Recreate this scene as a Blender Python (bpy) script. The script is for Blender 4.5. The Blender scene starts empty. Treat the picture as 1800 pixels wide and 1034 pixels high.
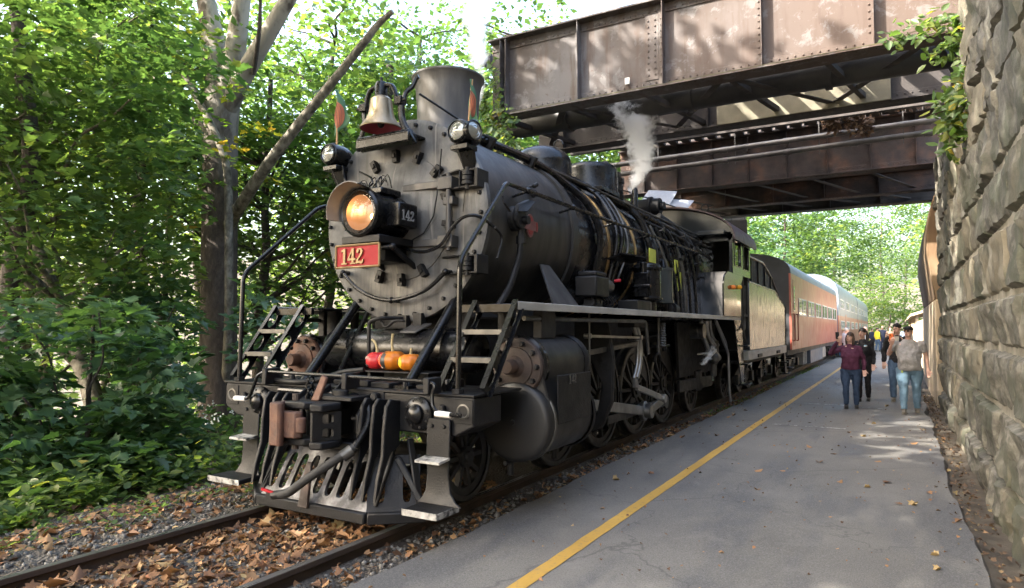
import bpy, bmesh, math, random
import numpy as np
from mathutils import Vector, Matrix, Quaternion, noise as mnoise
random.seed(7); rng=np.random.default_rng(11)
PI=math.pi; R=math.radians
scn=bpy.context.scene; COL=scn.collection
# ---------------------------------------------------------------- camera, sky, sun, exposure
FPX=1175.0; CAM=Vector((4.42,-4.45,1.65)); YAW=math.atan(680/FPX); PIT=math.atan(60/FPX)
FW=Vector((-math.sin(YAW)*math.cos(PIT),math.cos(YAW)*math.cos(PIT),math.sin(PIT)))
RT=Vector((math.cos(YAW),math.sin(YAW),0)); UP=RT.cross(FW)
cd=bpy.data.cameras.new('camera'); cam=bpy.data.objects.new('camera',cd); COL.objects.link(cam)
cd.sensor_width=36; cd.lens=36*FPX/1800; cd.clip_start=.05; cd.clip_end=2000
cam.location=CAM; cam.rotation_euler=FW.to_track_quat('-Z','Y').to_euler(); scn.camera=cam
SUN_DIR=Vector((0.52,0.60,-0.62)).normalized()          # the way the light travels
w=bpy.data.worlds.new('World'); scn.world=w; w.use_nodes=True; nt=w.node_tree
sky=nt.nodes.new('ShaderNodeTexSky'); sky.sky_type='NISHITA'; sky.sun_disc=False
sky.sun_elevation=math.asin(-SUN_DIR.z); sky.sun_rotation=math.atan2(-SUN_DIR.x,-SUN_DIR.y)
sky.air_density=1.3; sky.dust_density=7.0; sky.ozone_density=1.5
bg=nt.nodes['Background']; bg.inputs[1].default_value=0.15
nt.links.new(sky.outputs[0],bg.inputs[0])
sd=bpy.data.lights.new('sun','SUN'); sd.energy=2.8; sd.angle=R(.53); sd.color=(1,.93,.82)
so=bpy.data.objects.new('sun',sd); COL.objects.link(so); so.rotation_euler=SUN_DIR.to_track_quat('-Z','Y').to_euler()
so.location=(-30,-30,40)
vs=scn.view_settings; vs.view_transform='Standard'; vs.look='None'; vs.gamma=1; vs.exposure=3.0
try: vs.use_curve_mapping=False
except Exception: pass
scn.cycles.max_bounces=14; scn.cycles.diffuse_bounces=6; scn.cycles.glossy_bounces=3; scn.cycles.transmission_bounces=4
scn.cycles.transparent_max_bounces=12; scn.cycles.volume_bounces=14; scn.cycles.sample_clamp_indirect=6
scn.cycles.use_denoising=True
scn.cycles.volume_step_rate=2.0; scn.cycles.volume_max_steps=128

def at(u,v,x=None,y=None,z=None):
    """point of the place where the view through (u,v) meets the plane x=, y= or z="""
    d=FW+RT*((u-900)/FPX)-UP*((v-517)/FPX)
    i,val=(0,x) if x is not None else (1,y) if y is not None else (2,z)
    return CAM+d*((val-CAM[i])/d[i])
V=Vector
# ---------------------------------------------------------------- mesh builder
class MB:
    def __init__(s): s.v=[]; s.f=[]; s.m=[]; s.mi=0
    def add(s,vs,fs):
        b=len(s.v); s.v.extend(tuple(p) for p in vs)
        for f in fs: s.f.append(tuple(b+i for i in f)); s.m.append(s.mi)
        return s
    def box(s,x0,x1,y0,y1,z0,z1,M=None):
        p=[V((x,y,z)) for x in (x0,x1) for y in (y0,y1) for z in (z0,z1)]
        if M: p=[M@q for q in p]
        return s.add(p,[(0,1,3,2),(4,6,7,5),(0,4,5,1),(2,3,7,6),(0,2,6,4),(1,5,7,3)])
    def bar(s,p,q,w,h,up=(0,0,1)):
        p=V(p);q=V(q);d=(q-p).normalized(); up=V(up)
        a=d.cross(up)
        if a.length<1e-4: a=d.cross(V((0,1,0)))
        a.normalize(); b=a.cross(d)
        P=[c+a*(w/2*i)+b*(h/2*j) for c in (p,q) for i in (-1,1) for j in (-1,1)]
        return s.add(P,[(0,2,3,1),(4,5,7,6),(0,1,5,4),(2,6,7,3),(0,4,6,2),(1,3,7,5)])
    def tube(s,pts,r,n=8,cap=True,fl=1.0):
        pts=[V(p) for p in pts]; k=len(pts); rs=r if hasattr(r,'__len__') else [r]*k
        T=[(pts[min(i+1,k-1)]-pts[max(i-1,0)]).normalized() for i in range(k)]
        a=T[0].cross(V((0,0,1)))
        if a.length<1e-3: a=T[0].cross(V((1,0,0)))
        a.normalize(); vs=[];fs=[]
        for i in range(k):
            a=(a-T[i]*a.dot(T[i]));
            if a.length<1e-6: a=T[i].orthogonal()
            a.normalize(); b=T[i].cross(a)
            for j in range(n):
                t=2*PI*j/n; vs.append(pts[i]+a*(math.cos(t)*rs[i])+b*(math.sin(t)*rs[i]*fl))
        for i in range(k-1):
            for j in range(n):
                fs.append((i*n+j,i*n+(j+1)%n,(i+1)*n+(j+1)%n,(i+1)*n+j))
        if cap: fs.append(tuple(range(n-1,-1,-1))); fs.append(tuple((k-1)*n+j for j in range(n)))
        return s.add(vs,fs)
    def cyl(s,p,q,r,r2=None,n=20,cap=True): return s.tube([p,q],[r,r if r2 is None else r2],n,cap)
    def lathe(s,prof,o,ax,n=32,a0=0,a1=2*PI,ref=None,sx=1,sy=1):
        """prof: (radius, distance along ax)"""
        o=V(o);ax=V(ax).normalized(); a=V(ref) if ref else ax.orthogonal(); a=(a-ax*a.dot(ax)).normalized(); b=ax.cross(a)
        full=abs(a1-a0-2*PI)<1e-6; m=n if full else n+1; vs=[];fs=[]
        for (r,t) in prof:
            for j in range(m):
                th=a0+(a1-a0)*j/n; vs.append(o+ax*t+a*(r*math.cos(th)*sx)+b*(r*math.sin(th)*sy))
        for i in range(len(prof)-1):
            for j in range(n):
                j2=(j+1)%m; fs.append((i*m+j,i*m+j2,(i+1)*m+j2,(i+1)*m+j))
        return s.add(vs,fs)
    def prism(s,pts,d):
        pts=[V(p) for p in pts]; d=V(d); n=len(pts)
        return s.add(pts+[p+d for p in pts],[tuple(range(n-1,-1,-1)),tuple(range(n,2*n))]+[(i,(i+1)%n,n+(i+1)%n,n+i) for i in range(n)])
    def holed(s,T,a0,a1,b0,b1,th,hole=None,n=20,pw=2.0):
        """a plate cell in local (a,b) with an oval hole (ca,cb,ra,rb)"""
        if hole is None:
            P=[T(a,b,c) for c in (0,th) for a,b in ((a0,b0),(a1,b0),(a1,b1),(a0,b1))]
            return s.add(P,[(0,3,2,1),(4,5,6,7),(0,1,5,4),(1,2,6,5),(2,3,7,6),(3,0,4,7)])
        ca,cb,ra,rb=hole; angs=sorted([math.atan2(rb*math.sin(2*PI*(j+.5)/n),ra*math.cos(2*PI*(j+.5)/n))%(2*PI) for j in range(n)]+[math.atan2(b-cb,a-ca)%(2*PI) for a in (a0,a1) for b in (b0,b1)])
        vs=[]; k=len(angs)
        for c in (0,th):
            for t in angs:
                dx,dy=math.cos(t),math.sin(t); tt=1e9
                if dx>1e-9: tt=min(tt,(a1-ca)/dx)
                if dx<-1e-9: tt=min(tt,(a0-ca)/dx)
                if dy>1e-9: tt=min(tt,(b1-cb)/dy)
                if dy<-1e-9: tt=min(tt,(b0-cb)/dy)
                vs.append(T(ca+dx*tt,cb+dy*tt,c))
                e=1/((abs(dx)/ra)**pw+(abs(dy)/rb)**pw)**(1/pw); vs.append(T(ca+dx*e,cb+dy*e,c))
        fs=[]
        for j in range(k):
            j2=(j+1)%k; o=2*k
            fs+=[(2*j,2*j+1,2*j2+1,2*j2),(o+2*j,o+2*j2,o+2*j2+1,o+2*j+1),(2*j+1,o+2*j+1,o+2*j2+1,2*j2+1),(2*j,2*j2,o+2*j2,o+2*j)]
        return s.add(vs,fs)
    def ball(s,c,rx,ry=None,rz=None,n=12,m=8,M=None):
        ry=rx if ry is None else ry; rz=rx if rz is None else rz; c=V(c)
        vs=[];fs=[]
        for i in range(m+1):
            ph=PI*i/m
            for j in range(n):
                th=2*PI*j/n; p=V((rx*math.sin(ph)*math.cos(th),ry*math.sin(ph)*math.sin(th),rz*math.cos(ph)))
                vs.append(c+(M@p if M else p))
        for i in range(m):
            for j in range(n): fs.append((i*n+j,(i+1)*n+j,(i+1)*n+(j+1)%n,i*n+(j+1)%n))
        return s.add(vs,fs)
    def mesh(s,name,mats,off=(0,0,0),smooth=35,weld=False):
        me=bpy.data.meshes.new(name); o=V(off)
        me.from_pydata([V(p)-o for p in s.v],[],s.f)
        for m in (mats if isinstance(mats,(list,tuple)) else [mats]): me.materials.append(m)
        if s.mi or any(s.m): me.polygons.foreach_set('material_index',s.m)
        bm=bmesh.new(); bm.from_mesh(me)
        if weld: bmesh.ops.remove_doubles(bm,verts=bm.verts,dist=1e-4)
        bmesh.ops.recalc_face_normals(bm,faces=bm.faces); bm.to_mesh(me); bm.free()
        if smooth:
            me.polygons.foreach_set('use_smooth',[True]*len(me.polygons)); me.set_sharp_from_angle(angle=R(smooth))
        return me
    def build(s,name,mats,parent=None,bev=0,smooth=35,seg=1,**kw):
        o=bpy.data.objects.new(name,s.mesh(name,mats,ORG.get(root_of(parent),(0,0,0)) if parent else (0,0,0),smooth))
        COL.objects.link(o)
        if parent: o.parent=parent
        if bev:
            b=o.modifiers.new('edges','BEVEL'); b.width=bev; b.segments=seg; b.limit_method='ANGLE'; b.angle_limit=R(40)
        for k,v in kw.items(): o[k]=v
        return o
ORG={}
def root_of(o):
    while o.parent: o=o.parent
    return o.name
def tag(o,label=None,cat=None,group=None,kind=None):
    if label: o['label']=label
    if cat: o['category']=cat
    if group: o['group']=group
    if kind: o['kind']=kind
    return o
def thing(name,label,cat,loc=(0,0,0),group=None):
    """an Empty at the thing's base; meshes given in world coordinates are moved to it"""
    o=bpy.data.objects.new(name,None); o.empty_display_size=.2; COL.objects.link(o); o.location=loc; ORG[o.name]=V(loc)
    return tag(o,label,cat,group)
def dup(o,loc=None,rz=None,label=None,parent=None):
    c=o.copy(); COL.objects.link(c)
    if parent: c.parent=parent
    if loc is not None: c.location=loc
    if rz is not None: c.rotation_euler.z=rz
    if label: c['label']=label
    for ch in list(o.children): dup(ch,parent=c)
    return c
def put(name,me,parent,loc=(0,0,0),rot=None,sc=None):
    """one more piece sharing a mesh"""
    o=bpy.data.objects.new(name,me); COL.objects.link(o); o.parent=parent
    o.location=V(loc)-V(ORG.get(root_of(parent),(0,0,0)))
    if rot is not None: o.rotation_euler=rot
    if sc is not None: o.scale=sc if hasattr(sc,'__len__') else (sc,)*3
    return o
def arc(c,r,a0,a1,n,e1=(1,0,0),e2=(0,0,1)):
    c=V(c);e1=V(e1);e2=V(e2); return [c+e1*(r*math.cos(a0+(a1-a0)*i/n))+e2*(r*math.sin(a0+(a1-a0)*i/n)) for i in range(n+1)]
def spline(pts,n=6):
    """Catmull-Rom through pts"""
    P=[V(p) for p in pts]; P=[P[0]*2-P[1]]+P+[P[-1]*2-P[-2]]; out=[]
    for i in range(1,len(P)-2):
        a,b,c,d=P[i-1:i+3]
        for k in range(n):
            t=k/n; out.append(.5*((2*b)+(c-a)*t+(2*a-5*b+4*c-d)*t*t+(3*b-a-3*c+d)*t**3))
    out.append(P[-2]); return out
def rnd(pts,r=.06,n=4):
    """round the corners of a pipe run"""
    P=[V(p) for p in pts]; out=[P[0]]
    for i in range(1,len(P)-1):
        a,b,c=P[i-1:i+2]; d1=(a-b); d2=(c-b); k=min(r,d1.length*.45,d2.length*.45); p=b+d1.normalized()*k; q=b+d2.normalized()*k
        for t in range(n+1):
            t/=n; out.append(p*(1-t)**2+b*(2*t*(1-t))+q*t*t)
    return out+[P[-1]]

# ---------------------------------------------------------------- materials
def nodes(name):
    m=bpy.data.materials.new(name); m.use_nodes=True; nt=m.node_tree; return m,nt,nt.nodes['Principled BSDF']
def N(nt,t,**kw):
    n=nt.nodes.new(t)
    for k,v in kw.items():
        if k.startswith('_'): setattr(n,k[1:],v)
        else: n.inputs[k].default_value=v
    return n
def coords(nt,scale=(1,1,1),obj=False):
    if obj: src=N(nt,'ShaderNodeTexCoord').outputs['Object']
    else: src=N(nt,'ShaderNodeNewGeometry').outputs['Position']
    mp=N(nt,'ShaderNodeMapping'); mp.inputs['Scale'].default_value=scale; nt.links.new(src,mp.inputs[0]); return mp.outputs[0]
def ramp(nt,fac,stops):
    r=N(nt,'ShaderNodeValToRGB'); e=r.color_ramp.elements
    while len(e)<len(stops): e.new(.5)
    for el,(p,c) in zip(e,stops): el.position=p; el.color=(*c,1) if len(c)==3 else c
    nt.links.new(fac,r.inputs[0]); return r.outputs[0]
def noise(nt,co,scale,detail=5,rough=.55,dist=0):
    n=N(nt,'ShaderNodeTexNoise',Scale=scale,Detail=detail,Roughness=rough,Distortion=dist); nt.links.new(co,n.inputs['Vector']); return n.outputs['Fac']
def g3(v): return (v,v,v)
def mixc(nt,f,a,b,mode='MIX'):
    m=N(nt,'ShaderNodeMix',_data_type='RGBA',_blend_type=mode)
    for s,i in ((f,0),(a,6),(b,7)):
        if hasattr(s,'links') or hasattr(s,'is_linked'): nt.links.new(s,m.inputs[i])
        else: m.inputs[i].default_value=s if i==0 else (*s,1)
    return m.outputs[2]
def bump(nt,bs,h,strength,dist=.02):
    b=N(nt,'ShaderNodeBump',Strength=strength,Distance=dist); nt.links.new(h,b.inputs['Height']); nt.links.new(b.outputs[0],bs.inputs['Normal'])
def pm(name,stops,scale=3,stretch=(1,1,1),rough=(.4,.6),metal=0,bmp=0,bscale=40,bdist=.01,obj=False,spec=.5,detail=6):
    """a surface of uneven colour, gloss and relief"""
    m,nt,bs=nodes(name); co=coords(nt,stretch,obj); f=noise(nt,co,scale,detail,.6)
    if len(stops)==1: bs.inputs['Base Color'].default_value=(*stops[0][1],1)
    else: nt.links.new(ramp(nt,f,stops),bs.inputs['Base Color'])
    f2=noise(nt,co,scale*2.7,4)
    nt.links.new(ramp(nt,f2,[(.3,g3(rough[0])),(.7,g3(rough[1]))]),bs.inputs['Roughness'])
    bs.inputs['Metallic'].default_value=metal; bs.inputs['Specular IOR Level'].default_value=spec
    if bmp: bump(nt,bs,noise(nt,coords(nt,obj=obj),bscale,6),bmp,bdist)
    return m
IRON=pm('black_iron',[(.3,(.005,.0055,.0065)),(.6,(.010,.010,.0115)),(.8,(.028,.026,.024))],2.2,rough=(.42,.62),bmp=.3,bscale=60,spec=.32)
GLOSS=pm('gloss_black_paint',[(.35,(.004,.0045,.0055)),(.75,(.009,.009,.0105))],2.5,rough=(.16,.36),bmp=.06,bscale=9,spec=.34)
DULL=pm('sooty_iron',[(.3,(.005,.005,.0055)),(.7,(.013,.012,.0115))],3,rough=(.6,.8),bmp=.3)
SMOKEBOX=pm('smokebox_graphite',[(.28,(.04,.04,.043)),(.5,(.075,.073,.073)),(.72,(.135,.128,.12))],3.4,(1,1,.22),rough=(.42,.62),metal=.35,bmp=.16,bscale=55)
m,nt,bs=nodes('smokebox_front_paint'); co=coords(nt); f1=noise(nt,co,2.1,6,.62); f2=noise(nt,coords(nt,(5,1,.5)),2.4,6,.65); f3=noise(nt,co,23,5,.7); f4=noise(nt,coords(nt,(9,1,.35)),1.7,4,.6)
c=ramp(nt,f1,[(.30,(.055,.057,.06)),(.48,(.105,.106,.108)),(.62,(.16,.158,.154)),(.75,(.25,.24,.225))])
c=mixc(nt,ramp(nt,f2,[(.50,g3(0)),(.66,g3(.65))]),c,(.055,.053,.052)); c=mixc(nt,ramp(nt,f4,[(.58,g3(0)),(.70,g3(.5))]),c,(.30,.285,.26)); c=mixc(nt,ramp(nt,f3,[(.60,g3(0)),(.72,g3(.5))]),c,(.05,.042,.036))
nt.links.new(c,bs.inputs['Base Color']); bs.inputs['Metallic'].default_value=.2; bs.inputs['Specular IOR Level'].default_value=.35; nt.links.new(ramp(nt,f1,[(.3,g3(.62)),(.7,g3(.44))]),bs.inputs['Roughness']); bump(nt,bs,f3,.3,.006); FRONTM=m
BARREL=pm('smokebox_side_paint',[(.3,(.014,.014,.015)),(.5,(.029,.0285,.029)),(.66,(.055,.053,.052)),(.78,(.095,.09,.085))],3.0,(1,1,.14),rough=(.36,.55),metal=.2,bmp=.1,bscale=50)
STEEL=pm('worn_steel',[(.3,(.05,.05,.049)),(.7,(.15,.147,.14))],5,rough=(.34,.5),metal=.7,bmp=.1)
BRIGHT=pm('polished_steel',[(.3,(.24,.24,.235)),(.7,(.45,.45,.44))],4,rough=(.28,.45),metal=.85)
SILVER=pm('silver_paint_edge',[(.3,(.28,.275,.255)),(.7,(.48,.475,.45))],4,(1,.6,2),rough=(.4,.6),bmp=.1)
WHITE=pm('white_paint',[(.3,(.55,.55,.53)),(.6,(.8,.79,.76))],9,rough=(.5,.7))
WORNWHITE=pm('worn_white_paint',[(.38,(.03,.03,.03)),(.5,(.28,.275,.26)),(.7,(.48,.47,.45))],14,rough=(.5,.75),bmp=.2)
RUST=pm('rusty_casting',[(.3,(.05,.03,.024)),(.5,(.1,.05,.035)),(.7,(.16,.075,.045))],7,rough=(.6,.85),bmp=.4,bscale=50)
RUSTDARK=pm('dark_rust',[(.3,(.018,.014,.013)),(.55,(.045,.03,.025)),(.75,(.09,.05,.035))],5,rough=(.6,.85),bmp=.3)
BRASS=pm('bell_brass',[(.3,(.22,.16,.09)),(.5,(.34,.27,.18)),(.72,(.46,.39,.29))],4,(1,1,.5),rough=(.34,.5),metal=.85)
GOLD=pm('gold_paint',[(.3,(.17,.11,.045)),(.7,(.25,.165,.075))],14,rough=(.35,.5),metal=.3)
BANDB=pm('brass_band',[(.3,(.35,.22,.1)),(.7,(.6,.42,.2))],6,rough=(.3,.4),metal=.8)
REDP=pm('red_enamel',[(.3,(.24,.004,.010)),(.7,(.32,.007,.016))],6,rough=(.5,.6),spec=.25)
MAROON=pm('maroon_paint',[(.3,(.11,.012,.024)),(.7,(.2,.025,.04))],6,rough=(.45,.6))
RUBBER=pm('black_rubber',[(.3,(.012,.012,.012)),(.7,(.03,.03,.03))],20,rough=(.6,.75))
def glass(name,col,rough=.03,metal=0,emit=None,es=0):
    m,nt,bs=nodes(name); bs.inputs['Base Color'].default_value=(*col,1); bs.inputs['Roughness'].default_value=rough; bs.inputs['Metallic'].default_value=metal
    bs.inputs['Specular IOR Level'].default_value=.8
    if emit: bs.inputs['Emission Color'].default_value=(*emit,1); bs.inputs['Emission Strength'].default_value=es
    return m
def clear_glass(name='clear_glass',tint=(.95,.98,.96)):
    m=bpy.data.materials.new(name); m.use_nodes=True; nt=m.node_tree; nt.nodes.clear()
    o=N(nt,'ShaderNodeOutputMaterial'); tr=N(nt,'ShaderNodeBsdfTransparent'); tr.inputs[0].default_value=(*tint,1); gl=N(nt,'ShaderNodeBsdfGlossy',Roughness=.02)
    fr=N(nt,'ShaderNodeFresnel',IOR=1.5); mx=N(nt,'ShaderNodeMixShader')
    nt.links.new(fr.outputs[0],mx.inputs[0]); nt.links.new(tr.outputs[0],mx.inputs[1]); nt.links.new(gl.outputs[0],mx.inputs[2]); nt.links.new(mx.outputs[0],o.inputs[0]); return m
CLEAR=clear_glass()
PANE=glass('window_glass',(.06,.075,.07),.04)
# ================================================================ GROUND
def hgt(x,y):
    """height of the land"""
    x=np.asarray(x,float); y=np.asarray(y,float)
    h=np.full(np.broadcast(x,y).shape,-.14)
    h=np.where(x<-2.0,-.14-.24*(1-np.exp((x+2.0)/3.0))-.075*np.clip(-2.0-x,0,12),h)
    h=np.where(x<-14,h-.18*np.clip(-14-x,0,30),h)
    h=h+np.where(x>5.6,np.clip((x-5.6)*1.0,0,1)*np.clip(6.3-.02*np.abs(y-6),2,6.3)*(y<30)*1.0,0)
    h=h+np.where(y>95,(y-95)*.08,0)+np.where((x<-60)|(x>60),(np.abs(x)-60)*.2,0)
    return h
def grid_mesh(name,xs,ys,z,mat,kind='structure',smooth=True):
    X,Y=np.meshgrid(xs,ys); Z=z(X,Y); nx,ny=len(xs),len(ys)
    co=np.stack([X,Y,Z],-1).reshape(-1,3).astype(np.float32)
    i=np.arange(nx*ny).reshape(ny,nx); q=np.stack([i[:-1,:-1],i[:-1,1:],i[1:,1:],i[1:,:-1]],-1).reshape(-1,4)
    o=bpy.data.objects.new(name,np_mesh(name,co,q,mat,smooth)); COL.objects.link(o)
    if kind: o['kind']=kind
    return o
def np_mesh(name,co,polys,mat,smooth=False,attr=None,amat=None):
    """co (n,3); polys (m,k) all of k corners"""
    me=bpy.data.meshes.new(name); m,k=polys.shape
    me.vertices.add(len(co)); me.vertices.foreach_set('co',np.ascontiguousarray(co,dtype=np.float32).ravel())
    me.loops.add(m*k); me.loops.foreach_set('vertex_index',np.ascontiguousarray(polys,dtype=np.int32).ravel())
    me.polygons.add(m); me.polygons.foreach_set('loop_start',np.arange(0,m*k,k,dtype=np.int32))
    if smooth: me.polygons.foreach_set('use_smooth',np.ones(m,bool))
    for mm in (mat if isinstance(mat,(list,tuple)) else [mat]): me.materials.append(mm)
    me.update(calc_edges=True)
    if attr is not None:
        a=me.attributes.new('lv','FLOAT','POINT'); a.data.foreach_set('value',np.ascontiguousarray(attr,dtype=np.float32))
    return me
def frac(x): return x-np.floor(x)
def vnoise(x,y,s=1.0,seed=0):
    x=np.asarray(x)*s;y=np.asarray(y)*s; xi=np.floor(x);yi=np.floor(y);fx=x-xi;fy=y-yi; fx=fx*fx*(3-2*fx); fy=fy*fy*(3-2*fy)
    h=lambda a,b: frac(np.sin(a*127.1+b*311.7+seed*74.7)*43758.5453)
    return (h(xi,yi)*(1-fx)+h(xi+1,yi)*fx)*(1-fy)+(h(xi,yi+1)*(1-fx)+h(xi+1,yi+1)*fx)*fy

SOIL=pm('leafy_soil',[(.3,(.045,.035,.025)),(.5,(.085,.068,.048)),(.7,(.13,.11,.08))],3,rough=(.85,1),bmp=.5,bscale=25,bdist=.03)
xs=np.unique(np.concatenate([np.linspace(-200,-30,18),np.linspace(-30,-8,30),np.linspace(-8,8,65),np.linspace(8,30,14),np.linspace(30,200,18)]))
ys=np.unique(np.concatenate([np.linspace(-80,-12,18),np.linspace(-12,30,85),np.linspace(30,100,36),np.linspace(100,420,20)]))
grid_mesh('ground',xs,ys,lambda x,y:hgt(x,y)+(vnoise(x,y,.9)-.5)*.06*(np.abs(x+10)>7.9)*(x<1.2),SOIL)
# ballast: a gravel bed under and beside the rails
m,nt,bs=nodes('ballast_gravel'); co=coords(nt)
vo=N(nt,'ShaderNodeTexVoronoi',Scale=34.0,Randomness=1.0); nt.links.new(co,vo.inputs['Vector'])
big=noise(nt,co,1.3,4)
c=mixc(nt,vo.outputs['Color'],(.07,.062,.055),(.16,.148,.13)); nt.links.new(mixc(nt,ramp(nt,big,[(.35,g3(.1)),(.55,g3(.85))]),c,(.075,.058,.042)),bs.inputs['Base Color'])
bs.inputs['Roughness'].default_value=.9; bump(nt,bs,vo.outputs['Distance'],.9,.03); BALLAST=m
def balz(x,y):
    e=np.abs(x); z=-.135+(vnoise(x,y,3.1,2)-.5)*.03
    z=np.where(e<.66,-.12+(vnoise(x,y,2.3,5)-.5)*.035,z); z=np.where(x<-1.9,z-(-1.9-x)*.10,z); return z+.02
grid_mesh('ballast_bed',np.linspace(-2.75,1.34,60),np.concatenate([np.linspace(-8,22,220),np.linspace(23,140,40)]),balz,BALLAST)
# loose stones on the ballast
def stones(n,xr,yr,sz,name,mat,zf):
    ico=bmesh.new(); bmesh.ops.create_icosphere(ico,subdivisions=1,radius=1); tv=np.array([v.co for v in ico.verts]); tf=np.array([[v.index for v in f.verts] for f in ico.faces]); ico.free()
    nv=len(tv); x=rng.uniform(*xr,n); y=yr[0]+(yr[1]-yr[0])*rng.random(n)**1.5; s=rng.uniform(*sz,n)
    A=rng.normal(size=(n,3,3)); Q=np.linalg.qr(A)[0]; sc=rng.uniform(.55,1.2,(n,3))
    P=np.einsum('nij,nvj->nvi',Q,(tv[None]*(1+.25*rng.normal(size=(n,nv,1))))*sc[:,None])*s[:,None,None]
    P[...,0]+=x[:,None]; P[...,1]+=y[:,None]; P[...,2]+=(zf(x,y)+s*.25)[:,None]
    F=(tf[None]+np.arange(n)[:,None,None]*nv).reshape(-1,3)
    o=bpy.data.objects.new(name,np_mesh(name,P.reshape(-1,3),F,mat,attr=np.repeat(rng.random(n),nv))); COL.objects.link(o); o['kind']='stuff'; return o
m,nt,bs=nodes('gravel_stone'); a=N(nt,'ShaderNodeAttribute',_attribute_name='lv')
nt.links.new(ramp(nt,a.outputs['Fac'],[(0,(.05,.045,.04)),(.5,(.11,.102,.092)),(1,(.23,.22,.2))]),bs.inputs['Base Color']); bs.inputs['Roughness'].default_value=.85; GSTONE=m
stones(3800,(-2.5,-.84),(-3.6,3.5),(.008,.024),'gravel',GSTONE,balz)
stones(2200,(.83,1.3),(-3.5,6),(.010,.026),'gravel',GSTONE,balz)
stones(1500,(-.66,.66),(-4,.5),(.010,.024),'gravel',GSTONE,balz)
# ---------------------------------------------------------------- asphalt platform, yellow line
m,nt,bs=nodes('worn_asphalt'); co=coords(nt)
f1=noise(nt,co,.55,4,.6); f2=noise(nt,co,110,3,.75); f3=noise(nt,coords(nt,(1,.25,1)),1.1,6,.65); f4=noise(nt,co,2.3,7,.7,.6)
c=ramp(nt,f1,[(.3,(.100,.094,.085)),(.55,(.136,.128,.114)),(.75,(.178,.168,.15))])
c=mixc(nt,ramp(nt,f3,[(.50,g3(0)),(.60,g3(.75))]),c,(.06,.06,.064))
c=mixc(nt,ramp(nt,f2,[(.48,g3(0)),(.62,g3(.55))]),c,(.24,.235,.225))
c=mixc(nt,ramp(nt,f4,[(.58,g3(0)),(.70,g3(.5))]),c,(.2,.19,.175)); f5=noise(nt,co,.9,9,.8,1.2); c=mixc(nt,ramp(nt,f5,[(.30,g3(.55)),(.42,g3(0))]),c,(.06,.058,.056)); f6=noise(nt,co,70,4,.8); c=mixc(nt,ramp(nt,f6,[(.36,g3(.7)),(.47,g3(0))]),c,(.05,.05,.05))
vo=N(nt,'ShaderNodeTexVoronoi',_feature='DISTANCE_TO_EDGE',Scale=.30); wr=noise(nt,co,1.7,4); 
ad=N(nt,'ShaderNodeVectorMath',_operation='ADD'); nt.links.new(co,ad.inputs[0]); cn=N(nt,'ShaderNodeCombineXYZ'); nt.links.new(wr,cn.inputs[0]); nt.links.new(wr,cn.inputs[1]); nt.links.new(cn.outputs[0],ad.inputs[1]); nt.links.new(ad.outputs[0],vo.inputs['Vector'])
c=mixc(nt,ramp(nt,vo.outputs['Distance'],[(.0,g3(.5)),(.004,g3(0))]),c,(.035,.035,.036))
nt.links.new(c,bs.inputs['Base Color']); nt.links.new(ramp(nt,f3,[(.5,g3(.85)),(.66,g3(.62))]),bs.inputs['Roughness']); bump(nt,bs,f2,.35,.004); ASPH=m
edge=lambda y,s:(vnoise(y,y*0+s,.7,s)-.5)*.10+(vnoise(y,y*0+s,4,s)-.5)*.035
py=np.concatenate([np.linspace(-9,22,240),np.linspace(23,150,60)])
pv=[];pf=[]
X0=1.26+edge(py,1); X1=4.86+edge(py,2)
mb=MB(); n=len(py)
for i,yy in enumerate(py):
    for t in (0,1/3,2/3,1): pass
    mb.v+= [(X0[i]-.05,yy,-.16),(X0[i],yy,-.052),(2.2,yy,-.045),(3.5,yy,-.04),(X1[i],yy,-.05),(X1[i]+.05,yy,-.16)]
for i in range(n-1):
    for k in range(5): mb.f.append((i*6+k,i*6+k+1,(i+1)*6+k+1,(i+1)*6+k)); mb.m.append(0)
tag(mb.build('pavement',ASPH,smooth=60),kind='structure')
m,nt,bs=nodes('yellow_road_paint'); co=coords(nt); f=noise(nt,co,30,6,.7); f2=noise(nt,coords(nt,(1,.3,1)),2,5)
c=ramp(nt,f2,[(.35,(.40,.235,.04)),(.65,(.52,.32,.065))]); c=mixc(nt,ramp(nt,f,[(.54,g3(0)),(.7,g3(.7))]),c,(.15,.13,.1)); c=mixc(nt,ramp(nt,noise(nt,co,3,6,.75),[(.56,g3(0)),(.70,g3(.4))]),c,(.2,.17,.12)); nt.links.new(c,bs.inputs['Base Color']); bs.inputs['Roughness'].default_value=.7; YEL=m
mb=MB()
yy=np.concatenate([np.linspace(-9,22,160),np.linspace(22.5,120,60)])
for i,y_ in enumerate(yy):
    j=(vnoise(y_,3.3,6)-.5)*.012; xc=2.205+(vnoise(y_,1.1,.15,4)-.5)*.03
    mb.v+=[(xc-.055+j,y_,-.0405),(xc+.058+j*.7,y_,-.0405)]
    if i: k=2*i; mb.f.append((k-2,k-1,k+1,k)); mb.m.append(0)
tag(mb.build('yellow_line',YEL),kind='structure')
m,nt,bs=nodes('faded_white_paint'); co=coords(nt); f=noise(nt,co,9,7,.75); nt.links.new(ramp(nt,f,[(.48,(.11,.11,.11)),(.56,(.5,.5,.48))]),bs.inputs['Base Color']); bs.inputs['Roughness'].default_value=.8
mb=MB()
for (x0,x1,y0,y1) in ((2.5,3.35,11.9,11.98),(3.7,4.1,11.6,11.68),(2.9,4.3,21.0,21.1),(2.4,3.6,8.1,8.16)): mb.add([(x0,y0,-.0345),(x1,y0,-.0345),(x1,y1,-.0345),(x0,y1,-.0345)],[(0,1,2,3)])
tag(mb.build('faded_marking',m),kind='structure')
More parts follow.
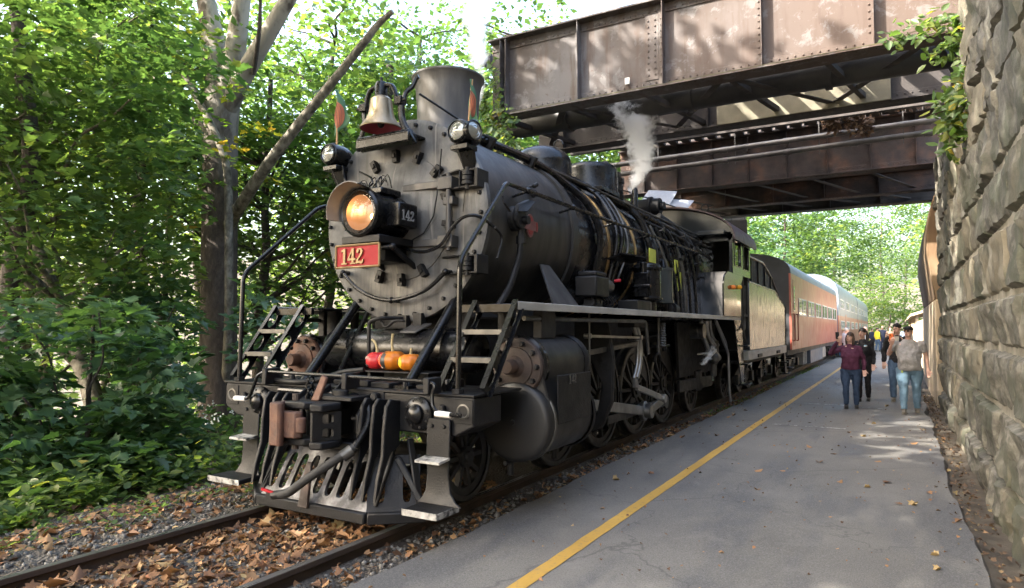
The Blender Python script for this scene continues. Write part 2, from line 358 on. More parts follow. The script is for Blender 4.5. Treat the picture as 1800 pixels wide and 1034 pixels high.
# ---------------------------------------------------------------- rails and sleepers
RAILM=pm('rail_side_rust',[(.3,(.03,.021,.017)),(.6,(.06,.04,.03)),(.8,(.1,.065,.045))],4,(1,.4,1),rough=(.6,.8),bmp=.3)
RAILT=pm('rail_running_face',[(.3,(.16,.15,.14)),(.7,(.34,.33,.32))],3,(3,.15,1),rough=(.22,.4),metal=.8)
tr=thing('railway_track','rusty steel railway track with worn shiny rail heads under the locomotive','track',(0,0,-.1)); tr['kind']='structure'
for sx in (-1,1):
    prof=[(-.036,0),(.036,0),(.037,-.035),(.012,-.05),(.010,-.12),(.065,-.14),(.065,-.15),(-.065,-.15),(-.065,-.14),(-.010,-.12),(-.012,-.05),(-.037,-.035)]
    mb=MB(); mb.mi=0; mb.prism([(sx*.7535+a,-9,b) for a,b in prof],(0,155,0)); r_=mb.build('rail',RAILM,tr,smooth=0)
    mb=MB(); mb.add([(sx*.7535-.03,-9,.0015),(sx*.7535+.03,-9,.0015),(sx*.7535+.03,146,.0015),(sx*.7535-.03,146,.0015)],[(0,1,2,3)]); mb.build('running_face',RAILT,r_)
WOODT=pm('sleeper_wood',[(.3,(.03,.024,.02)),(.7,(.075,.06,.05))],4,(4,1,1),rough=(.8,.95),bmp=.5)
sm=MB().box(-1.25,1.25,-.11,.11,-.16,0).mesh('sleeper',WOODT,smooth=0)
for i in range(26): put('sleeper',sm,tr,(random.uniform(-.03,.03),-4.6+i*.56,-.118))
# ---------------------------------------------------------------- fallen leaves
def leaf2d(kind):
    if kind=='maple': P=[(0,-.02),(.16,.10),(.42,.16),(.30,.34),(.52,.62),(.26,.60),(.2,.78),(0,1.08)]
    elif kind=='six': P=[(0,0),(.26,.16),(.46,.5),(.2,.66),(0,1.05)]
    elif kind=='oval': P=[(0,0),(.24,.25),(.3,.55),(.16,.85),(0,1.05)]
    else: P=[(0,0),(.36,.42),(0,1.05)]
    return np.array(P+[(-a,b) for a,b in P[-2:0:-1]])
def leaf_mesh(p,n,t,s,kind,curl,name,mat,lv):
    """many leaves as one mesh: position, normal, tip direction, size"""
    n=n/np.linalg.norm(n,axis=1,keepdims=True); t=t-n*(t*n).sum(1,keepdims=True); t/=np.linalg.norm(t,axis=1,keepdims=True)+1e-9; b=np.cross(n,t)
    L=leaf2d(kind); k=len(L); a,u=L[:,0],L[:,1]
    cz=np.abs(a)[None]*curl[:,None]*.9-(u[None]-.3)**2*curl[:,None]*.8
    P=p[:,None]+s[:,None,None]*(a[None,:,None]*b[:,None]+u[None,:,None]*t[:,None]+cz[...,None]*n[:,None])
    if k<=4: F=np.arange(len(p)*k).reshape(-1,k); attr=np.repeat(lv,k); return np_mesh(name,P.reshape(-1,3),F,mat,False,attr)
    # two halves folded on the midrib
    h=k//2; q1=np.arange(0,h+1); q2=np.concatenate([np.arange(h,k),[0]])
    base=np.arange(len(p))[:,None]*k; F=np.concatenate([base+q1,base+q2])
    return np_mesh(name,P.reshape(-1,3),F,mat,False,np.repeat(lv,k))
def leafmat(name,stops,trans=.45,tcol=(1.15,1.25,.5),rough=.36):
    m=bpy.data.materials.new(name); m.use_nodes=True; nt=m.node_tree; bs=nt.nodes['Principled BSDF']; out=nt.nodes['Material Output']
    a=N(nt,'ShaderNodeAttribute',_attribute_name='lv'); c=ramp(nt,a.outputs['Fac'],stops); nt.links.new(c,bs.inputs['Base Color']); bs.inputs['Roughness'].default_value=rough; bs.inputs['Specular IOR Level'].default_value=.5
    if trans:
        t=N(nt,'ShaderNodeBsdfTranslucent'); nt.links.new(mixc(nt,1.0,c,tcol,'MULTIPLY'),t.inputs[0]); mx=N(nt,'ShaderNodeMixShader'); mx.inputs[0].default_value=trans
        nt.links.new(bs.outputs[0],mx.inputs[1]); nt.links.new(t.outputs[0],mx.inputs[2]); nt.links.new(mx.outputs[0],out.inputs[0])
    return m
DRY=leafmat('dry_leaf',[(0,(.07,.036,.02)),(.3,(.17,.082,.038)),(.6,(.29,.155,.07)),(.85,(.38,.22,.105)),(.95,(.33,.26,.12)),(1,(.26,.09,.035))],.12,(1,.9,.6),.7)
DRYD=leafmat('darker_dry_leaf',[(0,(.04,.024,.015)),(.5,(.10,.06,.034)),(.9,(.18,.115,.06)),(1,(.26,.2,.08))],.1,(1,.9,.6),.8)  # dry leaf in darker browns, for the strip along the wall
def litter(n,xf,yf,zf,sz,name,kind='maple',mat=None,up=.35):
    x=xf(n); y=yf(n); s=rng.uniform(*sz,n); nn=np.stack([rng.normal(0,up,n),rng.normal(0,up,n),np.ones(n)],1); th=rng.uniform(0,2*PI,n)
    t=np.stack([np.cos(th),np.sin(th),rng.normal(0,.15,n)],1); p=np.stack([x,y,zf(x,y)+rng.uniform(.004,.03,n)],1)
    o=bpy.data.objects.new(name,leaf_mesh(p,nn,t,s,kind,rng.uniform(-.5,.9,n),name,mat or DRY,rng.random(n)));COL.objects.link(o); o['kind']='stuff'; return o
U=lambda a,b:(lambda n:rng.uniform(a,b,n))
Sq=lambda a,b,k=1.6:(lambda n:a+(b-a)*rng.random(n)**k)
litter(1250,U(-.7,.7),Sq(-3.8,2.0,1.0),balz,(.06,.125),'fallen_leaves')
litter(3600,U(-.7,.7),Sq(-3.8,1.5,1.0),balz,(.02,.06),'fallen_leaves','six')
litter(2300,lambda n:rng.normal(-1.9,.42,n),Sq(-4,6,1.0),lambda x,y:np.maximum(balz(x,y),hgt(x,y)),(.04,.10),'fallen_leaves')
litter(1300,lambda n:rng.normal(1.08,.12,n),U(-3.6,18),balz,(.03,.09),'fallen_leaves','six')
litter(700,lambda n:rng.normal(4.98,.08,n),U(-3,16),lambda x,y:x*0-.10,(.02,.06),'fallen_leaves','six',DRYD)
litter(300,lambda n:5.1-np.abs(rng.normal(0,.22,n)),U(-3,16),lambda x,y:x*0-.046,(.015,.05),'fallen_leaves','six',DRYD)
litter(700,lambda n:rng.uniform(1.3,4.8,n),U(-3,22),lambda x,y:x*0-.044,(.008,.04),'fallen_leaves','six')
# single leaves lying on the asphalt
LFM=[leaf_mesh(np.zeros((1,3)),np.array([[.1,.05,1.]]),np.array([[0,1.,.1]]),np.ones(1),'maple',np.array([cu]),'fallen_leaf',DRY,np.array([lv])) for cu,lv in ((.5,.5),(-.4,.75),(.8,.92),(.2,.3))]
GL=[at(1333,862,z=-.04),at(1600,780,z=-.04),at(1612,886,z=-.04),at(1586,888,z=-.04),at(1630,865,z=-.04),at(1548,811,z=-.04),at(1290,727,z=-.04),at(1307,722,z=-.04),at(1690,915,z=-.04),at(1738,938,z=-.05),at(1654,1000,z=-.04),at(1548,766,z=-.04),at(1655,770,z=-.05),at(1380,828,z=-.04)]
for i,p in enumerate(GL+[V((random.uniform(1.4,4.7),random.uniform(0,13),-.04)) for _ in range(30)]):
    o=bpy.data.objects.new('fallen_leaf',LFM[i%4]); COL.objects.link(o); o.location=p+V((0,0,.006)); o.rotation_euler=(random.uniform(-.15,.15),random.uniform(-.15,.15),random.uniform(0,6.3)); o.scale=(random.uniform(.06,.11),)*3
    tag(o,'dry brown maple leaf lying on the grey asphalt','leaf','leaves scattered over the asphalt')
# ================================================================ STONE WALL
m,nt,bs=nodes('rock_faced_stone'); co=coords(nt); f1=noise(nt,co,1.6,6,.65); f2=noise(nt,co,7,8,.7); f3=noise(nt,coords(nt,(1,1,.25)),2.2,5)
a=N(nt,'ShaderNodeAttribute',_attribute_name='lv'); 
c=ramp(nt,f2,[(.30,(.03,.028,.024)),(.48,(.105,.099,.083)),(.68,(.235,.222,.185))])
c=mixc(nt,ramp(nt,a.outputs['Fac'],[(0,g3(0)),(.5,g3(.1)),(1,g3(.75))]),c,(.20,.172,.12)); c=mixc(nt,ramp(nt,f1,[(.46,g3(0)),(.60,g3(.8))]),c,(.062,.068,.045)); c=mixc(nt,ramp(nt,f3,[(.56,g3(0)),(.7,g3(.6))]),c,(.05,.048,.044))
nt.links.new(c,bs.inputs['Base Color']); bs.inputs['Roughness'].default_value=.9; bump(nt,bs,f2,.7,.03); STONE=m
MORTAR=pm('lime_mortar',[(.3,(.16,.145,.115)),(.7,(.34,.31,.25))],5,rough=(.9,1),bmp=.5)
wl=thing('stone_wall','tall retaining wall of rough grey rock-faced blocks beside the asphalt','wall',(5.2,4,-.15))
mb=MB(); mb.box(5.24,6.4,-9,5.95,-.6,7.6); mb.box(5.24,6.4,5.95,13.4,-.6,5.6); mb.build('core',MORTAR,wl,smooth=0)
def rock(y0,y1,z0,z1,seed,depth):
    ny=max(6,int((y1-y0)/.05)); nz=max(5,int((z1-z0)/.05)); vs=[];fs=[]; rs=random.Random(seed); bulge=rs.uniform(.7,1.25)*depth; tilt=rs.uniform(-.06,.06); tz=rs.uniform(-.05,.07)
    for i in range(ny+1):
        for k in range(nz+1):
            a=i/ny;b=k/nz; y=y0+(y1-y0)*a; z=z0+(z1-z0)*b
            e=min(a*(y1-y0),(1-a)*(y1-y0),b*(z1-z0),(1-b)*(z1-z0)); pill=1-math.exp(-e/.018)
            P=V((seed*3.7,y*2.3,z*2.3)); d=mnoise.fractal(P*1.5,.75,2.3,6)*.55; r=mnoise.ridged_multi_fractal(P*2.1,.9,2.1,3,1,2)*.16; cdist,cpt=mnoise.voronoi(P*1.5); d+=mnoise.cell(cpt[0]*5.3)*.20+(cdist[1]-cdist[0])*.25-.08
            d=max(-.75,min(.75,d)); x=5.27-pill*(bulge*(.6+.8*d-.5*r)+tilt*(a-.5)+tz*(b-.5)+.04)
            jy=mnoise.noise(P*3)*.018*(1 if 0<i<ny else .6); vs.append((x,y+jy,z+mnoise.noise(P*3+V((9,0,0)))*.014))
    for i in range(ny):
        for k in range(nz): q=i*(nz+1)+k; fs.append((q,q+1,q+nz+2,q+nz+1))
    b=MB().add(vs,fs); me=b.mesh('stone',STONE,ORG[wl.name],24)
    at_=me.attributes.new('lv','FLOAT','POINT'); at_.data.foreach_set('value',[rs.random()]*len(vs)); o=bpy.data.objects.new('stone',me); COL.objects.link(o); o.parent=wl; return o
z=-.22; k=0; seed=1
while z<7.5:
    hh=(.5,.62,.56,.48,.6,.54,.66,.5)[k%8]; y=-6.0+(k*.37)%.9-.9; yend=13.4 if z+hh<5.7 else 5.95
    while y<yend-.05:
        L=random.uniform(.75,1.5); y2=min(y+L,yend)
        if yend-y2<.4: y2=yend
        if y2>-1.5 or z<3: rock(y+.007,y2-.007,z+.007,z+hh-.007,seed,.088 if k else .13); seed+=1
        y=y2
    z+=hh;k+=1
# bridge abutments
CONC=pm('stained_concrete',[(.3,(.17,.16,.14)),(.55,(.30,.285,.25)),(.75,(.42,.40,.35))],1.5,(1,1,.4),rough=(.85,.95),bmp=.3,bscale=15)
TANC=pm('tan_limewashed_masonry',[(.3,(.30,.22,.14)),(.5,(.45,.36,.25)),(.72,(.62,.56,.46))],1.6,(1,1,.3),rough=(.8,.95),bmp=.35,bscale=9)
ab=thing('bridge_abutment','pale tan limewashed abutment under the bridge at the end of the stone wall','abutment',(5.5,15,-.15))
mb=MB(); mb.box(5.12,6.4,13.42,22,-.5,2.3); mb.build('base',TANC,ab,bev=.03)
mb=MB(); mb.prism([(5.14,13.43,2.3),(5.06,13.43,2.9),(5.0,13.43,3.4),(5.02,13.43,3.9),(5.12,13.43,4.5),(5.3,13.43,5.0),(5.5,13.43,5.55),(6.4,13.43,5.55),(6.4,13.43,2.3)],(0,8.5,0)); mb.build('bearing_shelf',pm('rust_stained_masonry',[(.3,(.085,.05,.028)),(.5,(.16,.10,.055)),(.75,(.30,.23,.15))],1.3,(1,1,.25),rough=(.8,.95),bmp=.4,bscale=9),ab,bev=.02)
mb=MB(); mb.box(5.22,6.4,22.02,36,-.5,2.0); tag(mb.build('side_wall',TANC,bev=.03),'low pale plastered wall beyond the bridge along the platform','wall')
ab=thing('bridge_abutment','grey concrete abutment left of the track behind the smokestack','abutment',(-4.5,9,-.3))
mb=MB(); mb.box(-4.35,-2.9,6.1,21,-2,5.35); mb.build('pier_body',CONC,ab,bev=.04)
mb=MB(); mb.box(-4.45,-2.75,5.95,21.1,5.352,5.62); mb.build('bearing_course',CONC,ab,bev=.04)
# ================================================================ BRIDGE
m,nt,bs=nodes('weathered_girder_paint'); co=coords(nt); f1=noise(nt,co,.9,5,.6); f2=noise(nt,co,3.4,9,.72,.4); f3=noise(nt,coords(nt,(2.2,1,.3)),3,5,.6); sep=N(nt,'ShaderNodeSeparateXYZ'); nt.links.new(co,sep.inputs[0])
base=ramp(nt,f1,[(.32,(.038,.027,.023)),(.46,(.068,.058,.056)),(.6,(.105,.099,.102))])
mr=N(nt,'ShaderNodeMapRange'); mr.inputs['From Min'].default_value=-.5; mr.inputs['From Max'].default_value=3.5; nt.links.new(sep.outputs[0],mr.inputs['Value'])
base=mixc(nt,mr.outputs[0],base,(.068,.045,.035))
c=mixc(nt,ramp(nt,f2,[(.54,g3(0)),(.60,g3(.6))]),base,(.14,.134,.135)); c=mixc(nt,ramp(nt,f3,[(.50,g3(0)),(.66,g3(.85))]),c,(.052,.030,.021)); f4=noise(nt,co,11,6,.75); c=mixc(nt,ramp(nt,f4,[(.60,g3(0)),(.68,g3(.8))]),c,(.05,.022,.014))
nt.links.new(c,bs.inputs['Base Color']); bs.inputs['Roughness'].default_value=.7; bump(nt,bs,f2,.25,.006); GIRD=m
GIRDK=pm('sooty_girder_rust',[(.3,(.018,.016,.017)),(.5,(.05,.036,.034)),(.64,(.10,.055,.04)),(.78,(.2,.14,.11))],1.6,rough=(.7,.9),bmp=.3)
GIRDD=pm('sooty_girder_dark',[(.3,(.022,.02,.02)),(.6,(.055,.047,.044)),(.8,(.13,.11,.09))],2,rough=(.7,.9),bmp=.3)
MOSS=pm('mossy_flange',[(.35,(.05,.042,.03)),(.6,(.10,.095,.04)),(.8,(.17,.16,.06))],4,rough=(.85,1),bmp=.5)
br=thing('railway_bridge','rusty riveted plate girder bridge crossing above the locomotive','bridge',(1.5,13,5.65))
def rivets(name,pts,d,r,mat,parent):
    mb=MB(); d=V(d)
    for p in pts: mb.lathe([(r,0),(r*.75,r*.55),(.0005,r*.75)],p,d,6)
    o=mb.build(name,mat,parent,smooth=80); o['kind']='stuff'; return o
def girder(y,x0,x1,z0,z1,mat,stiff,side=-1,fl=.2,moss=False,both=False,dbl=()):
    mb=MB(); mb.box(x0,x1,y-.012,y+.012,z0+.02,z1-.02); mb.box(x0,x1,y-fl,y+fl,z0-.03,z0); mb.box(x0,x1,y-fl,y+fl,z1,z1+.035)
    for zz,h in ((z0+.002,.16),(z1-.16,.158)): mb.box(x0+.003,x1-.003,y-.03,y+.03,zz,zz+h)
    g=mb.build('girder',mat,br,bev=.006)
    if moss: MB().box(x0,x1-.02,y-fl+.002,y-.04,z0+.002,z0+.012).build('moss_strip',MOSS,g)
    rv=[]
    for i,x in enumerate(stiff):
        mb=MB(); mb.box(x-.006,x+.006,y+side*.032,y+side*.19,z0+.012,z1-.012); mb.box(x-.10,x-.008,y+side*.032,y+side*.046,z0+.012,z1-.012); mb.build('stiffener',mat,g)
        for zz in np.arange(z0+.25,z1-.2,.105): rv.append((x-.055,y+side*.047,zz))
        if x in dbl:
            mb=MB(); mb.box(x-.34,x-.105,y+side*.031,y+side*.043,z0+.165,z1-.165); mb.build('splice_plate',mat,g)
            for zz in np.arange(z0+.25,z1-.2,.105): rv+=[(x-.16,y+side*.044,zz),(x-.28,y+side*.044,zz)]
    for x in np.arange(x0+.06,x1,.115): rv+=[(x,y+side*.0305,z0+.11),(x,y+side*.0305,z1-.11)]
    rivets('rivets',rv,(0,side,0),.019,mat,g)
    rivets('rivets',[(x,y+side*.13,z0-.031) for x in np.arange(x0+.06,x1,.13)],(0,0,-1),.017,mat,g)
    return g
ZB=5.7
girder(6.45,-2.32,5.75,ZB,7.16,GIRD,[-2.05,-1.93,-.44,1.11,2.68,4.21],moss=True,dbl=(1.11,))
girder(9.1,-2.7,5.75,ZB-.02,7.1,GIRDD,[-2,-.4,1.2,2.8,4.4])
girder(14.9,-2.9,5.75,ZB,7.0,GIRDK,[-2.1,-1.1,-.1,.9,1.9,2.9,3.9,4.9],fl=.26)
girder(18.4,-2.9,5.75,ZB,6.3,GIRDK,[-2,-.5,1,2.5,4])
girder(20.4,-2.9,5.75,ZB,7.2,GIRDD,[-2,-.5,1,2.5,4],fl=.25)
for i in range(6):
    xa=-2.3+i*1.45; s=1 if i%2 else -1
    mb=MB(); mb.bar((xa,6.6,ZB+.06),(xa+1.45,8.95,ZB+.06) if s>0 else (xa+1.45,6.6,ZB+.06),.13,.014); 
    if s<0: mb=MB().bar((xa,8.95,ZB+.08),(xa+1.45,6.6,ZB+.08),.13,.014)
    mb.build('lateral_brace',GIRDD,br)
    MB().bar((xa,6.5,ZB+.75),(xa,9.05,ZB+1.1),.1,.1).build('cross_brace',GIRDD,br); MB().bar((xa,6.5,ZB+.08),(xa+.5,9.05,ZB+.1),.09,.09).build('cross_brace',GIRDD,br)
    MB().bar((xa+.3,15.2,ZB+.05),(xa+1.4,18.2,ZB+.05),.13,.014).build('lateral_brace',GIRDD,br)
    MB().bar((xa+.2,18.5,ZB+.1),(xa+1.3,20.3,ZB+.1),.13,.05).build('lateral_brace',GIRDD,br)
# greenish service panel hung between the girders
MB().box(1.4,4.4,8.86,8.89,ZB-.04,ZB+.34).build('side_panel',pm('olive_panel',[(.3,(.13,.12,.085)),(.7,(.22,.2,.14))],3,rough=(.6,.8),bmp=.1),br,bev=.008)
# timber deck ties with gaps and deck plates
tie=MB().box(-.11,.11,0,2.7,0,.2).mesh('tie',GIRDD,smooth=0)
for i in range(22): put('tie',tie,br,(-2.6+i*.37,11.9,7.0))
for i in range(22): put('tie',tie,br,(-2.6+i*.37,15.0,7.06))
put_ties=[put('tie',tie,br,(-2.6+i*.55,6.62,6.93)) for i in range(15)]; MB().box(-2.8,5.7,18.3,20.6,7.22,7.3).build('deck_plate',GIRDD,br)
MB().box(-2.8,5.7,15.1,18.3,7.3,7.36).build('deck_plate',GIRDD,br)
MB().box(-2.8,5.7,11.0,11.15,6.1,6.9).build('stringer',GIRDD,br)
# pipes under the bridge
DPIPE=pm('dark_pipe',[(.3,(.016,.016,.018)),(.7,(.05,.048,.046))],2,rough=(.4,.65),bmp=.1)
mb=MB().cyl((-2.9,7.75,5.93),(5.7,7.75,5.93),.25,n=28); pp=mb.build('water_main',DPIPE,br,smooth=60)
for x in (-1.3,1.2,3.5): MB().lathe([(.25,-.05),(.285,-.05),(.285,.05),(.25,.05)],(x,7.75,5.93),(1,0,0),28).build('flange',DPIPE,pp)
CPIPE=pm('grey_conduit',[(.3,(.06,.058,.058)),(.7,(.18,.17,.165))],2,rough=(.4,.6),metal=.3,bmp=.1)
for z0,z1,yy in ((5.95,6.02,12.0),(5.70,5.78,12.05)):
    mb=MB().cyl((-2.9,yy,z0-.02),(5.5,yy,z1+.01),.062,n=14)
    for k in range(6): x=-2+k*1.4; zz=z0+(x+.75)*(z1-z0)/5.9; mb.cyl((x,yy,zz),(x+.13,yy,zz),.075,n=14)
    mb.build('conduit',CPIPE,br,smooth=60)
for x in (-.8,1.1,2.95,4.6): MB().bar((x,12.02,5.6),(x,12.02,7.0),.02,.02).build('hanger',DPIPE,br)
mb=MB(); mb.tube([at(1000,262,y=10.9),at(1090,243,y=10.9),at(1250,225,y=10.9)],.03,6); mb.build('cable',DPIPE,br)
# small white tag on the front girder
mb=MB().box(.42,.50,6.36,6.385,5.86,5.97); mb.build('tag',WHITE,br)
# ================================================================ TREES
GREENS=[(0,(.03,.062,.029)),(.35,(.052,.098,.04)),(.65,(.078,.13,.05)),(.9,(.11,.16,.056)),(.97,(.17,.18,.05)),(1,(.26,.19,.045))]
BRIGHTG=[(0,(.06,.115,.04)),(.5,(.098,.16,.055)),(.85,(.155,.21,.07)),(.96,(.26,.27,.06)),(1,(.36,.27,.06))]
LF_A=leafmat('maple_foliage',GREENS,.55,(1.75,1.8,.75)); LF_B=leafmat('bright_foliage',BRIGHTG,.55,(1.75,1.75,.75)); LF_C=leafmat('bluish_foliage',[(0,(.03,.068,.036)),(.5,(.055,.105,.052)),(1,(.09,.15,.07))],.42,(1.6,1.8,.7))  # besides leaf colour, brighter tone stands in for sun, darker for shade
m,nt,bs=nodes('plated_bark'); co=coords(nt,(1,1,.45)); f=noise(nt,co,9,8,.75); f2=noise(nt,co,2.2,4); vo=N(nt,'ShaderNodeTexVoronoi',Scale=14.0); nt.links.new(co,vo.inputs['Vector'])
c=ramp(nt,f,[(.3,(.03,.022,.017)),(.55,(.075,.057,.045)),(.75,(.13,.108,.088))]); sp=N(nt,'ShaderNodeSeparateXYZ'); nt.links.new(coords(nt),sp.inputs[0]); mr=N(nt,'ShaderNodeMapRange'); mr.inputs['From Min'].default_value=5.2; mr.inputs['From Max'].default_value=9; nt.links.new(sp.outputs[2],mr.inputs['Value'])
mu=N(nt,'ShaderNodeMath',_operation='MULTIPLY'); nt.links.new(mr.outputs[0],mu.inputs[0]); nt.links.new(ramp(nt,f2,[(.38,g3(.05)),(.5,g3(1))]),mu.inputs[1])
c=mixc(nt,mu.outputs[0],c,(.30,.275,.235)); nt.links.new(c,bs.inputs['Base Color']); bs.inputs['Roughness'].default_value=.9; bump(nt,bs,f,.9,.03); BARK_S=m
BARK=pm('dark_bark',[(.3,(.025,.02,.017)),(.55,(.06,.048,.04)),(.75,(.11,.09,.075))],9,(1,1,.3),rough=(.85,1),bmp=.9,bscale=22,bdist=.03)
BARK_M=pm('mottled_limb_bark',[(.35,(.045,.038,.028)),(.5,(.12,.105,.08)),(.66,(.22,.2,.16))],8,(1,1,.6),rough=(.8,.95),bmp=.5,bscale=20)
def sprays(centres,rad,per,size,kind,mat,name,flat=.22,out=None,droop=.25,lvr=(0,1),seed=1,up=.32):
    """flat layered sprays of leaves round the ends of twigs"""
    g=np.random.default_rng(seed); C=np.asarray(centres,float); n=len(C); k=per
    rr=rad*np.sqrt(g.random((n,k))); th=g.uniform(0,2*PI,(n,k)); 
    nx=g.normal(0,.22,(n,1)); ny=g.normal(0,.22,(n,1))
    dx=rr*np.cos(th); dy=rr*np.sin(th); dz=-(nx*dx+ny*dy)+g.normal(0,flat*rad*.5,(n,k))-droop*rr*rr/rad
    P=np.stack([C[:,0:1]+dx,C[:,1:2]+dy,C[:,2:3]+dz],-1).reshape(-1,3)
    nn=np.stack([nx+g.normal(0,up,(n,k)),ny+g.normal(0,up,(n,k)),np.ones((n,k))],-1).reshape(-1,3)
    if out is None: ox,oy=np.cos(th),np.sin(th)
    else: ox=np.cos(th)+out[0]; oy=np.sin(th)+out[1]
    t=np.stack([ox+g.normal(0,.5,(n,k)),oy+g.normal(0,.5,(n,k)),-.35+g.normal(0,.25,(n,k))],-1).reshape(-1,3)
    s=size*g.uniform(.45,1.3,n*k); lv=np.clip(np.repeat(g.uniform(*lvr,n),k)*.6+g.uniform(*lvr,n*k)*.4,0,1)
    return leaf_mesh(P,nn,t,s,kind,g.uniform(-.2,.5,n*k),name,mat,lv)
def crown_pts(n,c,r,seed,shell=.45,lo=-.95):
    """points through an uneven crown: more towards the outside"""
    g=np.random.default_rng(seed); out=[]
    while len(out)<n:
        d=g.normal(size=3); d/=np.linalg.norm(d)
        if d[2]<lo: continue
        f=.72+.5*vnoise(d[0]*2+5+d[2],d[1]*2+5-d[2],1.4,seed); rad=(shell+(1-shell)*g.random()**.6)*f
        out.append((c[0]+d[0]*r[0]*rad,c[1]+d[1]*r[1]*rad,c[2]+d[2]*r[2]*rad))
    return np.array(out)
def limb(mb,p,q,r0,r1,seed,wob=.12,n=7):
    rs=random.Random(seed); p=V(p);q=V(q); L=(q-p).length; pts=[];rad=[]
    for i in range(n+1):
        t=i/n; o=V((rs.uniform(-1,1),rs.uniform(-1,1),rs.uniform(-.6,.6)))*wob*L*.25*math.sin(PI*t); pts.append(p.lerp(q,t)+o); rad.append(r0+(r1-r0)*t)
    mb.tube(spline(pts,3),list(np.interp(np.linspace(0,1,n*3+1),np.linspace(0,1,n+1),rad)),8)
    return pts
def prune(cs):
    """keep the view to the sycamore trunk free, as it is on the site"""
    out=[]
    for c in cs:
        d=V(c)-CAM; z=d.dot(FW)
        if 2<z<17.2:
            u=900+FPX*d.dot(RT)/z; v=517-FPX*d.dot(UP)/z
            m_=FPX*.38/z
            if 350-m_<u<418+m_ and 130<v<735: continue
            if z<13.6 and 95-m_*.6<u<185+m_*.6 and 600<v<720: continue
        out.append(c)
    return np.array(out)
def tree(name,label,base,top,r0,centres,rad,per,size,kind,mat,group,bark=None,nl=14,seed=1,**kw):
    centres=prune(centres); t=thing(name,label,'tree',base,group); base=V(base); top=V(top); mb=MB(); pts=limb(mb,base-V((0,0,.5)),top,r0,r0*.35,seed,.06,8)
    mb.build('trunk',bark or BARK,t,smooth=70)
    rs=random.Random(seed); idx=list(range(len(centres))); rs.shuffle(idx); mb=MB()
    for i in idx[:nl]:
        e=V(centres[i]); a=pts[min(len(pts)-1,max(1,int(len(pts)*max(.1,min(.95,(e.z-1.5-base.z)/max(1,(top.z-base.z)))))))]
        if (e-a).length>.8: limb(mb,a,e,min(r0*.3,.09),.012,rs.random(),.2,5)
    if mb.v: mb.build('limbs',bark or BARK,t,smooth=70)
    me=sprays(centres,rad,per,size*1.25,kind,mat,'crown',seed=seed,**kw); me.transform(Matrix.Translation(-V(base)))
    o=bpy.data.objects.new('crown',me); COL.objects.link(o); o.parent=t; o['kind']='stuff'; return t
G1='broadleaf trees on the bank left of the track'
# the sycamore: a stout trunk and pale limbs
sy=thing('sycamore_tree','stout sycamore with flaking grey bark and pale forking limbs left of the locomotive','tree',at(385,770,y=6))
D=lambda u,v,y=6.0: at(u,v,y=y)
mb=MB(); mb.tube(spline([D(385,800),D(384,640),D(385,480),D(387,330),D(388,230),D(392,160)],5),list(np.interp(np.linspace(0,1,26),[0,.15,.5,.8,1],[.5,.43,.41,.40,.42])),20); mb.build('trunk',BARK_S,sy,smooth=70)
for pp,r0,r1,mt in (([(388,170),(378,90),(368,30),(350,-60)],.34,.2,BARK_S),([(395,180),(410,110),(420,40),(432,-50)],.3,.18,BARK_S),([(400,190),(430,130),(465,70),(500,10),(540,-60)],.24,.16,BARK_S),
    ([(400,400),(430,350),(470,290),(520,225),(580,150),(640,75),(662,46),(690,20)],.15,.05,BARK_M),([(395,690),(402,560),(402,420),(400,310),(385,250),(345,170),(300,90),(258,10)],.10,.075,BARK_M),([(392,275),(360,230),(310,180),(280,145),(235,95)],.09,.05,BARK_M),([(445,130),(455,60),(458,0)],.06,.035,BARK)):
    mb=MB(); k=len(pp); dy=0 if mt is BARK_S else -.55
    pts=spline([D(u,v,6+dy*min(1,i*.7)) for i,(u,v) in enumerate(pp)],5); mb.tube(pts,list(np.interp(np.linspace(0,1,len(pts)),[0,1],[r0,r1])),12); mb.build('limb',mt,sy,smooth=70)
cs=[D(random.gauss(u,30),random.gauss(v,22),6+random.uniform(-1,.2)) for u,v in ((440,290),(470,260),(400,280),(380,170),(350,60),(440,260),(420,340),(380,330),(345,70),(400,160),(430,280),(470,300),(395,225),(380,395))]
me=sprays(cs,.35,16,.17,'maple',leafmat('yellowing_foliage',[(0,(.06,.13,.02)),(.5,(.13,.2,.03)),(.85,(.3,.24,.04)),(1,(.36,.16,.05))],.5,(1.4,1.5,.6)),'crown',seed=5); me.transform(Matrix.Translation(-sy.location)); o=bpy.data.objects.new('crown',me); COL.objects.link(o); o.parent=sy; o['kind']='stuff'
cs=crown_pts(150,D(440,-330,5),(4.6,4.6,3.2),77); me=sprays(cs,.8,34,.16,'six',LF_A,'crown',seed=15); me.transform(Matrix.Translation(-sy.location)); o=bpy.data.objects.new('crown',me); COL.objects.link(o); o.parent=sy; o['kind']='stuff'
# near maple bush at the lower left, leaves large enough to read
def base(x,y): return V((x,y,float(hgt(x,y))))
def fill(n,us,vs,ds,seed):
    """spray centres through a part of the bank, given by the directions and distances it spans"""
    g=np.random.default_rng(seed); out=[]
    while len(out)<n:
        u=g.uniform(*us); v=g.uniform(*vs); d=g.uniform(*ds); q=FW+RT*((u-900)/FPX)-UP*((v-517)/FPX); P=CAM+q*d
        if P.z>hgt(P.x,P.y)+.15 and P.x<-2.3-.25*max(0,1.5-(P.z+.6)): out.append(tuple(P))
    return np.array(out)
cs=crown_pts(95,(-5.0,.3,.55),(1.75,1.7,1.75),21,.3)
cs=cs[cs[:,2]>-.45]
tree('young_maple_tree','low bushy young maple spreading dark leaves beside the ballast',base(-5.1,.5),(-5.1,.6,2.0),.05,cs,.5,52,.16,'maple',LF_C,None,nl=22,seed=3,droop=.4)
cs=crown_pts(120,(-7.2,2.9,.9),(2.3,1.8,1.9),22,.3); cs=cs[cs[:,2]>-.6]
